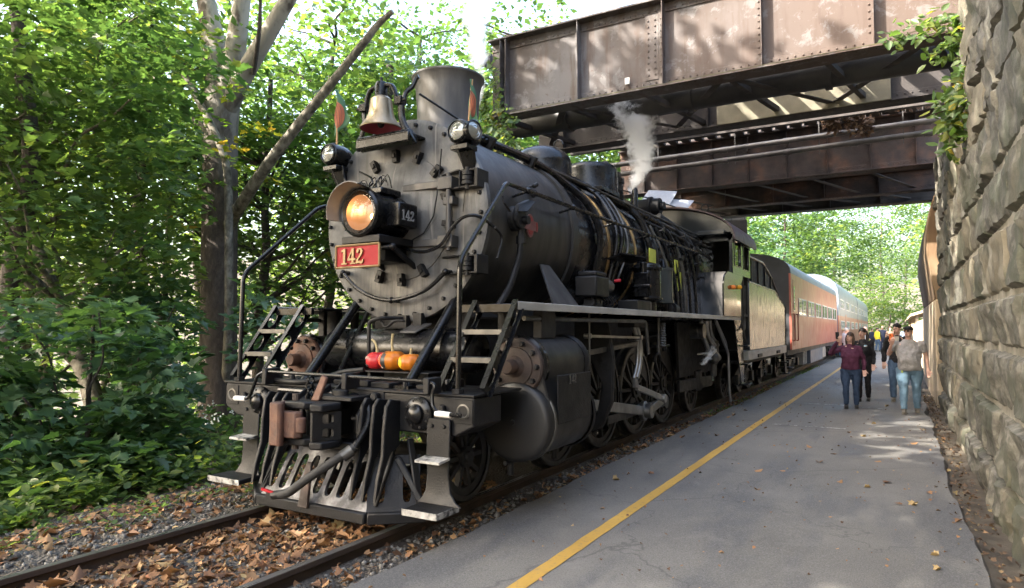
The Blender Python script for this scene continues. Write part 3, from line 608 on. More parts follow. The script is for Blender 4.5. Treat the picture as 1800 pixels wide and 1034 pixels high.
tree('young_maple_tree','rounded young maple just in front of the sycamore trunk, left of it',base(-7.4,2.6),(-7.3,2.7,2.2),.06,cs,.55,48,.155,'maple',LF_C,None,nl=22,seed=4,droop=.4)
# taller trees of the left bank
LB=at(215,800,y=2.2)
cs=crown_pts(210,(-9.2,2.2,5.0),(3.3,2.9,3.3),31,.35)
tree('maple_tree','leaning maple with a mottled trunk at the far left of the bank',LB,at(20,290,y=2.7),.20,cs,.75,48,.15,'maple',LF_A,None,bark=BARK_M,nl=30,seed=6)
cs=crown_pts(200,(-11.5,8.5,5.5),(3.5,3.5,3.9),32,.35)
tree('maple_tree','tall maple with dense dark foliage behind the sycamore',base(-11.8,8.8),(-11.5,8.8,9),.2,cs,.8,38,.17,'six',LF_A,None,nl=34,seed=7)
cs=crown_pts(170,(-6.3,13.5,6.0),(2.5,3.2,3.6),33,.35)
tree('maple_tree','slender dark trunked maple between the sycamore and the smokestack',base(-8.3,11.5),(-7.9,12,9),.13,cs,.8,36,.17,'six',LF_A,None,nl=34,seed=8)
cs=crown_pts(150,(-13,3.5,4.0),(3.2,3.2,3.8),34,.35)
tree('maple_tree','broad maple at the left edge of the photo behind the leaning one',base(-13.2,3.4),(-13,3.4,8),.2,cs,.9,36,.18,'six',LF_B,None,nl=26,seed=9)
# sunlit trees further down the slope
n=0
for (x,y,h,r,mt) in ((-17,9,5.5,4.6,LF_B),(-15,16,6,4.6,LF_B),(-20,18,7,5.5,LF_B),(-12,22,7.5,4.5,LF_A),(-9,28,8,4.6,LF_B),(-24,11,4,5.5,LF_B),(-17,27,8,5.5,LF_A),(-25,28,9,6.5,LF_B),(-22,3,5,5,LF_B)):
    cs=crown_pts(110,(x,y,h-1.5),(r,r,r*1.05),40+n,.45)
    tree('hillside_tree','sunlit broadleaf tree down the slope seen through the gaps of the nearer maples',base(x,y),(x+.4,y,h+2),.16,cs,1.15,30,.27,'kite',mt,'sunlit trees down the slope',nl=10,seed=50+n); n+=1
n=0
for (x,y,z,r,rz_,ns,mt,lb) in ((-13.5,13,9,4.4,5.0,210,LF_A,'tall leafy maple rising behind the sycamore at the upper left'),(-18,6,9,5,5.2,210,LF_A,'tall maple high at the left edge of the photo'),(-8.5,19,10,4.2,5.5,210,LF_A,'tall maple whose crown shows above the bell and headlight'),(-15,20,12,5.5,5.5,200,LF_C,'tall sunlit maple behind the forked sycamore limbs'),(-6.5,24,11,3.6,5.0,170,LF_B,'tall pale green maple just left of the smokestack top'),(-22,14,11,6,6,200,LF_A,'dark tall maple far down the slope at the left'),(-12.5,5.5,8.4,3.2,3.4,150,LF_A,'maple crown spreading behind the sycamore fork, left of its trunk'),(-7.8,9.5,6.3,2.2,4.2,150,LF_A,'narrow maple standing close behind the left ladder')):
    b_=base(x,y); cs=crown_pts(ns,(x,y,z),(r,r,rz_),140+n,.3); tree('maple_tree',lb,b_,(x+.3,y,z+rz_*.6),.2,cs,.95,36,.20,'kite',mt,None,nl=26,seed=150+n,up=.45); n+=1
# undergrowth along the bank edge and the small flowering weeds
g=np.random.default_rng(9)
def ground_plants(n,xf,yf,h,size,kind,mat,name,per=9,seed=1):
    g=np.random.default_rng(seed); x=xf(g,n); y=yf(g,n); z=hgt(x,y); hh=h*g.uniform(.4,1.2,n); k=per; f=(np.arange(k)/k)[None]
    a=g.uniform(0,2*PI,(n,k)); lean=g.normal(0,.25,(n,2)); r=.1+.09*f*0
    P=np.stack([x[:,None]+lean[:,0:1]*hh[:,None]*f+np.cos(a)*.05,y[:,None]+lean[:,1:2]*hh[:,None]*f+np.sin(a)*.05,z[:,None]+hh[:,None]*(f+.05)],-1).reshape(-1,3)
    t=np.stack([np.cos(a),np.sin(a),np.full_like(a,.05)],-1).reshape(-1,3)+g.normal(0,.2,(n*k,3)); nn=np.stack([-np.cos(a)*.4,-np.sin(a)*.4,np.ones_like(a)],-1).reshape(-1,3)+g.normal(0,.25,(n*k,3))
    s=size*g.uniform(.6,1.3,n*k); lv=np.clip(np.repeat(g.random(n),k)*.5+g.random(n*k)*.5,0,1)
    o=bpy.data.objects.new(name,leaf_mesh(P,nn,t,s,kind,g.uniform(-.2,.4,n*k),name,mat,lv)); COL.objects.link(o); o['kind']='stuff'
ground_plants(520,lambda g,n:-2.75-np.abs(g.normal(0,.75,n)),lambda g,n:g.uniform(-3.5,10,n),.5,.13,'oval',LF_B,'undergrowth',9,1)
ground_plants(900,lambda g,n:g.uniform(-12,-3.3,n),lambda g,n:g.uniform(-4,16,n),.6,.15,'oval',LF_A,'undergrowth',9,2)
ground_plants(1500,lambda g,n:g.uniform(-30,-9,n),lambda g,n:g.uniform(-2,34,n),.7,.26,'kite',LF_B,'undergrowth',8,3)
ground_plants(260,lambda g,n:g.uniform(-2.6,-1.5,n),lambda g,n:g.uniform(-4.5,5,n),.14,.06,'oval',LF_B,'ground_cover',7,6)
ground_plants(120,lambda g,n:1.15+g.normal(0,.06,n),lambda g,n:g.uniform(9,30,n),.12,.06,'oval',LF_B,'ground_cover',7,8)
ground_plants(600,lambda g,n:-2.5-np.abs(g.normal(0,.5,n)),lambda g,n:g.uniform(-4.5,-1.2,n),.22,.09,'oval',LF_B,'ground_cover',8,4)
wt=thing('flowering_weed','tall leafy weed with tiny white flower heads left of the buffer beam','plant',base(-3.6,2.6))
mb=MB(); fl=MB()
for i in range(16):
    p=base(-3.7+random.gauss(0,.4),2.5+random.gauss(0,.5)); q=p+V((random.gauss(0,.18),random.gauss(0,.18),random.uniform(.7,1.15))); mb.tube([p,p.lerp(q,.5)+V((.03,0,0)),q],[.008,.006,.003],5)
    for k in range(14): c=q+V((random.gauss(0,.07),random.gauss(0,.07),random.gauss(0,.04))); fl.ball(c,.012,n=5,m=3)
mb.build('stem',pm('weed_stem',[(.3,(.06,.11,.03)),(.7,(.1,.16,.04))],6,rough=(.6,.8)),wt); fl.build('blossom',pm('white_blossom',[(.3,(.5,.52,.42)),(.7,(.7,.7,.6))],9,rough=(.7,.8)),wt,kind='stuff')
g=np.random.default_rng(4); P=np.array([tuple(base(-3.7,2.5)+V((random.gauss(0,.42),random.gauss(0,.5),random.uniform(.1,1.0)))) for _ in range(420)]); me=leaf_mesh(P,np.stack([g.normal(0,.4,420),g.normal(0,.4,420),np.ones(420)],1),g.normal(0,1,(420,3)),g.uniform(.06,.14,420),'oval',g.uniform(0,.4,420),'leaves',LF_B,g.random(420)); me.transform(Matrix.Translation(-wt.location)); o=bpy.data.objects.new('leaves',me); COL.objects.link(o); o.parent=wt; o['kind']='stuff'
# trees along the line beyond the bridge
ORD=['nearest','second','third','fourth','fifth','sixth','seventh','eighth','ninth','tenth','eleventh','twelfth','thirteenth','fourteenth','fifteenth','sixteenth']
TONE={'maple_foliage':'mid green','bright_foliage':'bright yellow green','bluish_foliage':'cool dark green'}
FARL=[]
for k,(x,y,h,r,mt) in enumerate(((-7,40,6,5,LF_C),(-10,52,9,6.5,LF_A),(-6.5,66,9,6,LF_B),(-9,82,11,7.5,LF_C),(-3,98,10,7,LF_B),(5,106,11,8,LF_A),(12,92,12,8.5,LF_B),(13,70,10,7,LF_A),(11,52,8,5,LF_B),(20,110,16,10,LF_A),(-16,104,14,9,LF_A),(-14,66,12,7,LF_B),(0,130,16,10,LF_A),(26,84,15,9,LF_B),(-20,46,9,7,LF_A),(8,125,20,10,LF_A),(-26,130,19,12,LF_A),(3,92,3.5,4.5,LF_B),(-4,54,11,4.5,LF_A),(-12,38,10,5.5,LF_B),(2,118,20,9,LF_C),(16,60,13,6,LF_B),(-2,78,13,5,LF_A),(10,84,16,7,LF_A))):
    b_=base(x,y); tp=(x+.5,y,b_.z+h); t=thing('lineside_tree','','tree',b_,'trees lining the railway beyond the bridge')
    mb=MB(); limb(mb,b_-V((0,0,.4)),tp,.22,.08,k,.05,6); mb.build('trunk',BARK,t,smooth=70)
    FARL.append((x,y,h,mt,t))
    cs=crown_pts(150,(x,y,b_.z+h-.3*r),(r,r,r*1.15),80+k,.6); me=sprays(cs,1.3+r*.03,40,.36,'kite',mt,'crown',seed=90+k,up=.5); me.transform(Matrix.Translation(-b_)); o=bpy.data.objects.new('crown',me); COL.objects.link(o); o.parent=t; o['kind']='stuff'
for sd_,nm_ in ((-1,'left of the coaches'),(1,'right of the track')):
    for k,(x,y,h,mt,t) in enumerate(sorted([q for q in FARL if (q[0]<1.5)==(sd_<0)],key=lambda q:q[1])):
        t['label']='%s %s tree %s, %s one beyond the bridge'%('tall' if h>11 else 'low' if h<7 else 'full crowned',TONE[mt.name.split('.')[0]],nm_,ORD[k])
# trees behind the photographer that throw the dappled shade
SHADE=[]
for k,(x,y,z,r,nn) in enumerate(((-9,-7,8.5,3.6,64),(-5.5,-10,9.5,3.6,64),(-13,-2,8,3.4,50),(-3,-16,12,4.5,80),(-11,-14,12,4.6,80),(-16,-8,12,4.5,70),(-6,-2,12.5,3.6,60),(-1.5,-6.5,13.5,3.6,95),(-9.5,1.5,13,3.6,70),(-4.5,-10,13,3.6,90),(-5,-5.5,9.8,2.8,70),(-1,-11,10.5,3.2,80))):
    b_=base(x,y); cs=crown_pts(nn,(x,y,z),(r,r,r*.8),120+k,.3)
    tree('shade_tree','tall leafy tree standing on the bank behind the viewpoint',b_,(x,y,z+1),.2,cs,.95,34,.3,'kite',LF_A,'trees behind the viewpoint',nl=12,seed=130+k)
# climbers: ivy on the girder end, leafy plants and dead vine on the wall top
def climber(name,label,paths,per,size,mat,kind='oval',spread=.08,stem=.006,seed=1,droop=-.5):
    t=thing(name,label,'vine',paths[0][0]); mb=MB(); g=np.random.default_rng(seed); P=[]
    for pth in paths:
        pts=spline(pth,6); mb.tube(pts,stem,5)
        for q in pts:
            for _ in range(per): P.append(q+V(g.normal(0,spread,3)))
    mb.build('stem',pm('vine_stem',[(.3,(.06,.05,.03)),(.7,(.12,.1,.06))],5,rough=(.8,.9)),t)
    P=np.array([tuple(p) for p in P]); n=len(P); me=leaf_mesh(P,np.stack([g.normal(0,.5,n),-.7+g.normal(0,.5,n),.6+g.normal(0,.4,n)],1),np.stack([g.normal(0,.6,n),g.normal(0,.3,n),droop+g.normal(0,.4,n)],1),size*g.uniform(.5,1.3,n),kind,g.uniform(-.3,.5,n),'leaves',mat,g.random(n)); me.transform(Matrix.Translation(-V(paths[0][0]))); o=bpy.data.objects.new('leaves',me); COL.objects.link(o); o.parent=t; o['kind']='stuff'; return t
W_=lambda u,v,y=6.2:at(u,v,y=y)
climber('ivy_vine','green ivy trailing down the left end of the rusty girder behind the smokestack',[[W_(858,95),W_(868,130),W_(872,165),W_(885,200),W_(900,215)],[W_(845,175),W_(855,205),W_(870,225),W_(885,245),W_(905,255)],[W_(850,140),W_(845,170),W_(852,195)],[W_(868,215),W_(872,235),W_(890,240)],[W_(875,225,5.9),W_(885,250,5.9),W_(900,262,5.9),W_(915,268,5.9)]],7,.12,LF_B,'oval',.07,seed=3)
climber('wall_shrub','bright green leafy creeper hanging over the top corner of the stone wall',[[W_(1710,95,5.6),W_(1705,140,5.5),W_(1690,190,5.5),W_(1670,240,5.6)],[W_(1720,110,5.2),W_(1705,165,5.2),W_(1690,215,5.2)],[W_(1700,120,5.4),W_(1680,170,5.4),W_(1660,185,5.6)],[W_(1700,70,5.6),W_(1670,80,5.7),W_(1640,100,5.7)],[W_(1690,40,5.8),W_(1650,42,5.8),W_(1600,58,5.7),W_(1570,70,5.7)],[W_(1680,175,5.5),W_(1672,215,5.5),W_(1668,260,5.5)]],7,.13,LF_B,'oval',.09,seed=5,droop=-.3)
climber('dead_vine','brown withered vine draped along the conduits under the bridge',[[W_(1640,180,11.6),W_(1600,176,11.6),W_(1560,185,11.6),W_(1500,190,11.6),W_(1445,200,11.6)],[W_(1510,190,11.6),W_(1500,205,11.6),W_(1495,225,11.6)],[W_(1455,200,11.6),W_(1460,215,11.6),W_(1470,222,11.6)],[W_(1470,200,11.6),W_(1475,215,11.6)],[W_(1520,210,11.6),W_(1525,220,11.6),W_(1518,232,11.6)]],9,.11,leafmat('withered_leaf',[(0,(.07,.04,.025)),(.5,(.17,.095,.05)),(1,(.3,.2,.12))],.15,(1,.9,.7),.8),'oval',.07,seed=7)
# ================================================================ STEAM LOCOMOTIVE
LO=thing('steam_locomotive','large black steam locomotive with lit headlight and red 142 plate heading the train','locomotive',(0,5,0))
B=lambda mb,name,mat,par=None,bev=0,**kw: mb.build(name,mat,par or LO,bev,**kw)
YAX=(0,1,0); ZC=2.76; SR=1.03
def hexbolt(name,pts,d,r,h,mat,par=None,n=6):
    """bolt heads as separate pieces sharing one mesh"""
    me=MB().lathe([(r,0),(r,h*.8),(r*.7,h),(.0005,h)],(0,0,0),d,n).mesh(name,mat)
    for p in pts: put(name,me,par or LO,p)
# --- smokebox, front, door
sb=B(MB().lathe([(SR-.012,.95),(SR-.012,3.0)],(0,0,ZC),YAX,64),'smokebox',BARREL)
B(MB().lathe([(SR-.011,2.86),(SR+.022,2.86),(SR+.022,3.02),(SR-.011,3.02)],(0,0,ZC),YAX,64),'end_band',BARREL,sb)
fr=B(MB().lathe([(.60,.905),(SR-.02,.905),(SR+.018,.925),(SR+.018,.985),(SR-.013,.986)],(0,0,ZC),YAX,72),'smokebox_front',FRONTM)
hexbolt('bolt',[(.985*math.cos(a),.905,ZC+.985*math.sin(a)) for a in np.linspace(0,2*PI,33)[:-1]],(0,-1,0),.022,.035,IRON,fr)
dr=B(MB().lathe([(.0005,.79),(.25,.80),(.45,.83),(.60,.885),(.645,.893),(.645,.906)],(0,0,ZC+.02),YAX,56),'smokebox_door',FRONTM)
B(MB().lathe([(.02,.77),(.05,.775),(.05,.80)],(0,0,ZC+.02),YAX,16),'door_boss',IRON,dr)
me=MB(); me.box(-.03,.03,-.07,.0,-.065,.06); me.box(-.018,.018,-.09,-.07,-.02,.02); cl=me.mesh('clamp',IRON)
for a in np.linspace(R(-10),R(300),13):
    if R(160)<a<R(215): continue
    put('clamp',cl,dr,(.645*math.cos(a),.895,ZC+.02+.645*math.sin(a)),(0,-a+PI/2,0))
mb=MB()
for zz in (ZC+.30,ZC-.27): mb.box(.10,.64,.80,.86,zz-.035,zz+.035); mb.box(.55,.72,.78,.90,zz-.06,zz+.06)
mb.cyl((.66,.82,ZC-.36),(.66,.82,ZC+.40),.028,n=12); mb.box(.60,.72,.80,.9,ZC+.09,ZC+.17)
B(mb,'door_hinge',SMOKEBOX,dr,.006)
# large hinge brackets on the right rim
for zc in (at(845,312,y=.85).z,at(838,464,y=.85).z):
    mb=MB(); 
    for q in (-1,1): mb.prism([(.52,.9,zc+q*.075),(.80,.9,zc+q*.075),(.80,.79,zc+q*.075),(.76,.79,zc+q*.075)],(0,0,.018*q)); 
    mb.box(.79,.98,.80,.96,zc-.09,zc-.07); mb.box(.79,.98,.80,.96,zc+.07,zc+.09); mb.box(.965,1.005,.80,1.0,zc-.09,zc+.09); mb.box(.795,.81,.79,.91,zc-.075,zc+.075)
    h=B(mb,'front_hinge',IRON,fr,.005); mb=MB(); mb.cyl((.885,.81,zc-.105),(.885,.81,zc+.105),.026,n=14)
    for k in (-1,0,1): mb.cyl((.885,.81,zc+k*.044-.018),(.885,.81,zc+k*.044+.018),.056,n=18)
    B(mb,'hinge_pin',IRON,h)
# curved grab rail across the lower front
pts=spline([at(603,480,y=.82),at(625,505,y=.79),at(655,522,y=.79),at(688,528,y=.79),at(725,520,y=.79),at(755,505,y=.79),at(783,478,y=.82)],6)
mb=MB().tube(pts,.021,10)
for q in (pts[0],pts[-1],at(688,528,y=.79)): mb.cyl(q,V((q.x,.92,q.z)),.026,n=10); mb.ball(q,.034)
B(mb,'front_handrail',GLOSS)
# steam-heat and cable run from headlight to the right of the front
B(MB().tube(spline([at(692,425,y=.75),at(715,438,y=.72),at(745,443,y=.72),at(775,430,y=.74),at(795,400,y=.76),at(815,382,y=.78),at(840,380,y=.85),at(870,400,y=1.0)],6),.017,8),'conduit',GLOSS)
B(MB().tube(spline([at(870,400,x=1.1),at(880,412,x=1.1),at(882,425,x=1.1),at(874,455,x=1.1)],5),.014,8),'conduit',IRON)
B(MB().tube([at(776,262,y=.80),at(770,330,y=.80),at(762,380,y=.80),at(745,410,y=.80),at(720,425,y=.80),at(700,423,y=.78)],.007,6),'cable',IRON)
# --- headlight
hc=V((0,0,2.75)); hl=B(MB().lathe([(.17,.29),(.215,.27),(.235,.29),(.235,.36),(.222,.37),(.222,.80),(.15,.84),(.0005,.84)],hc,YAX,40),'headlight',GLOSS)
mb=MB(); mb.lathe([(.20,.285),(.19,.40),(.14,.50),(.06,.55),(.0005,.56)],hc,YAX,32); B(mb,'reflector',glass('lamp_reflector',(.42,.29,.19),.34,.8,(1,.56,.30),.035),hl)
B(MB().lathe([(.205,.275),(.15,.262),(.08,.25),(.0005,.246)],hc,YAX,32),'lens',clear_glass('lens_glass',(1,.9,.78)),hl)
B(MB().ball((.075,.40,2.72),.03),'bulb',glass('lit_bulb',(1,.8,.5),.2,0,(1,.66,.3),5),hl)
mb=MB(); mb.lathe([(.236,.36),(.255,.30),(.272,.13),(.272,.125),(.262,.12),(.24,.30)],hc,YAX,24,R(-196),R(-62),(1,0,0)); B(mb,'visor',pm('visor_beige',[(.3,(.16,.145,.13)),(.7,(.22,.2,.18))],5,rough=(.5,.6)),hl)
mb=MB(); mb.box(-.13,.13,.45,.75,2.955,3.02); mb.box(.205,.36,.44,.72,2.62,2.85); mb.box(-.36,-.205,.44,.72,2.62,2.85); hb=B(mb,'number_box',GLOSS,hl,.012)
mb=MB(); mb.box(-.24,.24,.30,.85,2.46,2.53); mb.box(-.14,.14,.5,.9,2.30,2.46); mb.bar((-.2,.5,2.45),(-.2,.92,2.25),.04,.05); mb.bar((.2,.5,2.45),(.2,.92,2.25),.04,.05)
for s in (-1,1): mb.cyl((s*.30,.42,2.42),(s*.06,.42,2.42),.022,n=8); mb.ball((s*.3,.42,2.42),.035)
B(mb,'headlight_bracket',IRON,None,.006)
rs=random.Random(5); mb=MB()
for k in range(9): 
    a=rs.uniform(0,2*PI); p=V((-.14+rs.uniform(-.1,.12),.62,3.03)); mb.tube(spline([p,p+V((.1*math.cos(a),.04,.10+rs.random()*.06)),p+V((.22*math.cos(a),-.02,.06*math.sin(a)+.02))],4),.006,5)
mb.tube(spline([at(602,292,y=.8),at(607,318,y=.78),at(622,328,y=.7),at(645,332,y=.62)],5),.013,6); mb.tube([at(645,332,y=.62),at(656,322,y=.62),at(652,312,y=.62),at(632,302,y=.62)],.011,6)
B(mb,'wiring',GLOSS)
# --- red number plate with raised figures
pc=at(628,450,y=.26); px,pz=pc.x,pc.z; W2,H2=.272,.105
pl=B(MB().box(px-W2,px+W2,.262,.285,pz-H2,pz+H2),'number_plate',REDP,None,.01)
mb=MB()
for a,b_ in (((px-W2,pz-H2),(px+W2,pz-H2)),((px+W2,pz-H2),(px+W2,pz+H2)),((px+W2,pz+H2),(px-W2,pz+H2)),((px-W2,pz+H2),(px-W2,pz-H2))): mb.tube([(a[0],.26,a[1]),(b_[0],.26,b_[1])],.012,8)
B(mb,'rim',GOLD,pl)
def glyphs(ox,oz,h,y,d,parent,mat,xdir=(1,0,0)):
    """the figures 1 4 2 with slab serifs, raised"""
    X=V(xdir); nrm=V((-X.y,X.x,0))*-1
    def T(a,b): return V((ox,y,oz))+X*(a*h)+V((0,0,b*h))
    def pr(*polys):
        mb=MB()
        for k,p in enumerate(polys): mb.prism([T(a,b)+V((0,.0006*k,0)) for a,b in p],nrm*d*(1+.03*k))
        return mb
    one=pr([(-.09,.06),(.09,.06),(.09,1),(-.03,1),(-.09,.93)],[(-.25,0),(.25,0),(.25,.09),(-.25,.09)],[(-.24,.78),(-.06,.86),(-.06,1),(-.1,.96),(-.24,.90)])
    o=.62; four=pr([(o+.02,0.05),(o+.19,.05),(o+.19,1),(o+.06,1),(o+.02,.93)],[(o-.34,.24),(o+.34,.24),(o+.34,.37),(o-.34,.37)],[(o-.34,.30),(o-.20,.35),(o+.12,.98),(o+.04,1)],[(o-.12,0),(o+.32,0),(o+.32,.085),(o-.12,.085)])
    o=1.28; cv=[(o-.25,.70),(o-.24,.83),(o-.14,.96),(o+.02,1.0),(o+.18,.95),(o+.27,.82),(o+.25,.66),(o+.14,.5),(o-.02,.34),(o-.12,.22),(o-.1,.17),(o+.05,.19),(o+.2,.15),(o+.27,.3),(o+.33,.28),(o+.3,.08),(o+.18,0),(o+.05,.02),(o-.1,.04),(o-.22,0),(o-.3,.04),(o-.26,.2),(o-.12,.38),(o+.0,.52),(o+.08,.68),(o+.08,.82),(o+.02,.9),(o-.06,.88),(o-.05,.80),(o-.12,.68)]
    two=pr(cv)
    for g_ in (one,four,two): g_.build('numeral',mat,parent,smooth=0)
glyphs(px-.155,pz-.076,.15,.2615,.016,pl,GOLD)
glyphs(0,0,.01,0,.001,hb,SILVER) if False else None
mb=MB(); 
def side_glyph(parent,x,y0,z0,h,mat):
    glyphs(x,z0,h,y0,.004,parent,mat,(0,1,0))
side_glyph(hb,.362,.50,2.68,.10,pm('grey_lettering',[(.3,(.2,.2,.2)),(.7,(.3,.3,.3))],5))
# --- bell
bc=V((-.07,.66,3.66)); BS=.80; n0=len(COL.objects); be=B(MB().lathe([(.262,0),(.268,.012),(.235,.06),(.185,.13),(.155,.21),(.145,.31),(.135,.375),(.10,.41),(.0005,.415)],bc,(0,0,1),40),'bell',BRASS)
B(MB().lathe([(.256,.004),(.222,.06),(.172,.13),(.142,.21),(.13,.31),(.0005,.37)],bc,(0,0,1),40),'bell_interior',pm('bell_red_inside',[(.3,(.26,.035,.055)),(.7,(.36,.06,.09))],6,rough=(.5,.6)),be); B(MB().ball(bc+V((0,0,.06)),.045).cyl(bc+V((0,0,.06)),bc+V((0,0,.35)),.012),'clapper',IRON,be)
mb=MB(); mb.lathe([(.085,.41),(.085,.55),(.07,.60),(.0005,.61)],bc,(0,0,1),20); mb.cyl(bc+V((0,0,.6)),bc+V((0,0,.67)),.018)
for s in (-1,1): mb.tube(spline([bc+V((s*.03,0,.56)),bc+V((s*.17,0,.53)),bc+V((s*.235,0,.42)),bc+V((s*.25,0,.31))],6),.036,10,fl=.8); mb.box(bc.x+s*.29-.055,bc.x+s*.29+.055,.62,.74,bc.z+.27,bc.z+.37); mb.cyl(bc+V((s*.25,0,.32)),bc+V((s*.40,0,.32)),.022)
B(mb,'bell_yoke',GLOSS,be,.004)
mb=MB()
for s in (-1,1): mb.tube(spline([bc+V((s*.31,.02,.27)),bc+V((s*.31,.03,.12)),bc+V((s*.36,.04,-.02)),bc+V((s*.44,.06,-.12)),bc+V((s*.46,.10,-.2))],5),[.05]*21,8,fl=.6)
mb.prism([(-.46,.72,3.42),(.44,.72,3.42),(.40,.60,3.58),(-.42,.60,3.58)],(0,.05,.02)); mb.box(-.42,.40,.6,.98,3.53,3.565); mb.box(-.44,.42,.60,.64,3.44,3.56)
B(mb,'bell_bracket',GLOSS,be,.008)
mb=MB(); p=bc+V((.36,0,.32)); mb.tube(spline([p,p+V((.02,.03,.10)),p+V((.08,.07,.17)),p+V((.12,.10,.28)),p+V((.15,.11,.30))],5),.03,8); B(mb,'bell_crank',GLOSS,be)
for o_ in [be]+list(be.children):
    for v_ in o_.data.vertices: v_.co=(v_.co-(bc-V((0,5,0))))*BS+(bc-V((0,5,0)))
B(MB().tube([at(737,165,y=.80),at(800,206,y=1.15),at(850,238,y=1.7),at(905,265,y=3.2),at(965,300,y=4.4),at(1100,336,y=7.2),at(1190,365,y=9.3)],.011,6),'bell_rope',IRON)
# --- smokestack
st=B(MB().lathe([(.50,3.58),(.42,3.68),(.362,3.80),(.35,3.95),(.353,4.15),(.37,4.36),(.392,4.45),(.418,4.485),(.418,4.505),(.39,4.51),(.34,4.36),(.32,3.8)],(0,1.72,0),(0,0,1),56),'smokestack',SMOKEBOX)
# --- boiler with brass-edged bands
def bar_r(y): return float(np.interp(y,[3,6.2,7.2,9.5],[.985,1.0,1.06,1.08]))
bo=B(MB().lathe([(bar_r(y),y) for y in np.linspace(3.0,9.5,14)],(0,0,ZC),YAX,64),'boiler',GLOSS)
for y in (3.08,4.15,5.2,6.25,7.3): B(MB().lathe([(bar_r(y),y-.03),(bar_r(y)+.012,y-.03),(bar_r(y)+.012,y+.03),(bar_r(y),y+.03)],(0,0,ZC),YAX,64),'boiler_band',BANDB if y<6 else STEEL,bo)
for s in (1,-1): B(MB().prism([(s*.62,6.3,1.7),(s*1.12,6.3,1.8),(s*1.1,6.3,2.8),(s*.6,6.3,2.8)],(0,2.4,0)),'firebox_side',GLOSS,bo,.03)
B(MB().box(-.62,.62,1.2,9,.95,1.8).prism([(-.7,1.2,1.75),(.7,1.2,1.75),(.5,1.2,2.1),(-.5,1.2,2.1)],(0,1.6,0)),'main_frame',DULL,None,.02)
for (y,r,zt,nm) in ((4.05,.43,4.30,'steam_dome'),(5.75,.47,4.36,'sand_dome')):
    prof=[(r+.14,3.62),(r+.05,3.70),(r,3.80),(r,zt-.30 if nm=='steam_dome' else zt-.12)]+[(r*math.cos(a),(zt-.30)+.28*math.sin(a)) if nm=='steam_dome' else (r-.10+.10*math.cos(a),zt-.12+.10*math.sin(a)) for a in np.linspace(.1,PI/2,8)]+[(.0005,zt if nm!='steam_dome' else zt-.02)]
    d_=B(MB().lathe(prof,(0,y,0),(0,0,1),48),nm,GLOSS); B(MB().tube(arc((.12+r*.4,y-.05,zt-.05),.07,0,PI,8,(1,0,0)),.012,6),'lifting_eye',GLOSS,d_)
sv=V((.05,7.35,3.78)); mb=MB(); mb.cyl(sv,sv+V((0,0,.15)),.2,.2,20); mb.lathe([(.11,.1),(.11,.55),(.13,.56),(.13,.66),(.06,.68),(.06,.78),(.0005,.78)],sv+V((-.12,-.1,0)),(0,0,1),20); mb.lathe([(.06,.1),(.06,.42),(.04,.5),(.0005,.5)],sv+V((.16,.05,0)),(0,0,1),14); B(mb,'safety_valve',GLOSS)
mb=MB(); tu=V((.25,7.95,3.98)); mb.cyl(tu+V((-.28,0,0)),tu+V((.28,0,0)),.16,n=22); mb.cyl(tu+V((.05,0,0)),tu+V((.12,0,0)),.2,n=22); mb.cyl(tu+V((0,0,-.3)),tu,.1); mb.cyl(tu+V((.28,0,0)),tu+V((.36,0,0)),.08); B(mb,'turbo_generator',IRON,None,.006)
# pipes and rails along the right and left side of the boiler
def ring(y,a0,a1,r,n=10,ex=0): return [V((( bar_r(y)+ex)*math.cos(a),y,ZC+(bar_r(y)+ex)*math.sin(a))) for a in np.linspace(R(a0),R(a1),n)]
def bp(y,a,ex): rr=(SR if y<3 else bar_r(y))+ex; return V((rr*math.cos(R(a)),y,ZC+rr*math.sin(R(a))))
PIP=[([bp(1.6,72,.05),bp(2.0,66,.06),bp(2.8,60,.06),bp(3.3,50,.06),bp(3.6,30,.06),bp(3.7,5,.06),bp(3.7,-25,.06)],.05,GLOSS),
     ([bp(3.4,74,.1),bp(4.3,62,.09),bp(5.6,46,.09),bp(6.6,38,.09)],.055,GLOSS),
     ([bp(4.3,62,.12),bp(4.35,40,.07),bp(4.3,10,.07),bp(4.2,-25,.07)],.03,GLOSS),([bp(4.5,58,.12),bp(4.55,40,.07),bp(4.5,10,.07),bp(4.35,-28,.07)],.034,GLOSS),([bp(4.7,55,.12),bp(4.75,35,.07),bp(4.7,5,.07),bp(4.5,-25,.07)],.02,STEEL),
     ([bp(5.6,50,.1),bp(5.7,30,.08),bp(5.75,0,.08),bp(6.0,-22,.1),bp(6.5,-36,.12)],.055,GLOSS),
     ([bp(6.6,40,.12),bp(6.8,20,.1),bp(6.9,-5,.1),bp(7.0,-30,.1)],.04,GLOSS),([bp(7.2,50,.1),bp(7.6,30,.1),bp(7.8,10,.08),bp(7.8,-30,.08)],.035,IRON),
     ([bp(7.4,55,.1),bp(8.0,35,.08),bp(8.2,5,.08),bp(8.2,-35,.08)],.045,IRON),([bp(5.9,60,.08),bp(7.0,48,.08),bp(8.0,40,.08),bp(9.4,36,.08)],.03,GLOSS),([bp(5.0,52,.1),bp(6.5,42,.1),bp(8.0,33,.1),bp(9.4,28,.1)],.025,STEEL),
     ([bp(6.0,36,.07),bp(7.5,26,.09),bp(9.3,14,.09)],.03,IRON),([bp(3.1,56,.12),bp(4.6,49,.14),bp(6.5,43,.15),bp(9.3,38,.15)],.016,STEEL)]
for i,(p,r,mt) in enumerate(PIP): B(MB().tube(spline(p,6),r,10),'boiler_pipe',mt)
for p in (bp(1.9,66,.06),bp(2.7,60,.06),bp(4.8,55,.09),bp(6.2,41,.09)): B(MB().box(-.07,.07,-.03,.03,-.07,.07,Matrix.Translation(p)@Matrix.Rotation(R(30),4,'Y')),'pipe_clip',IRON,None,.006)
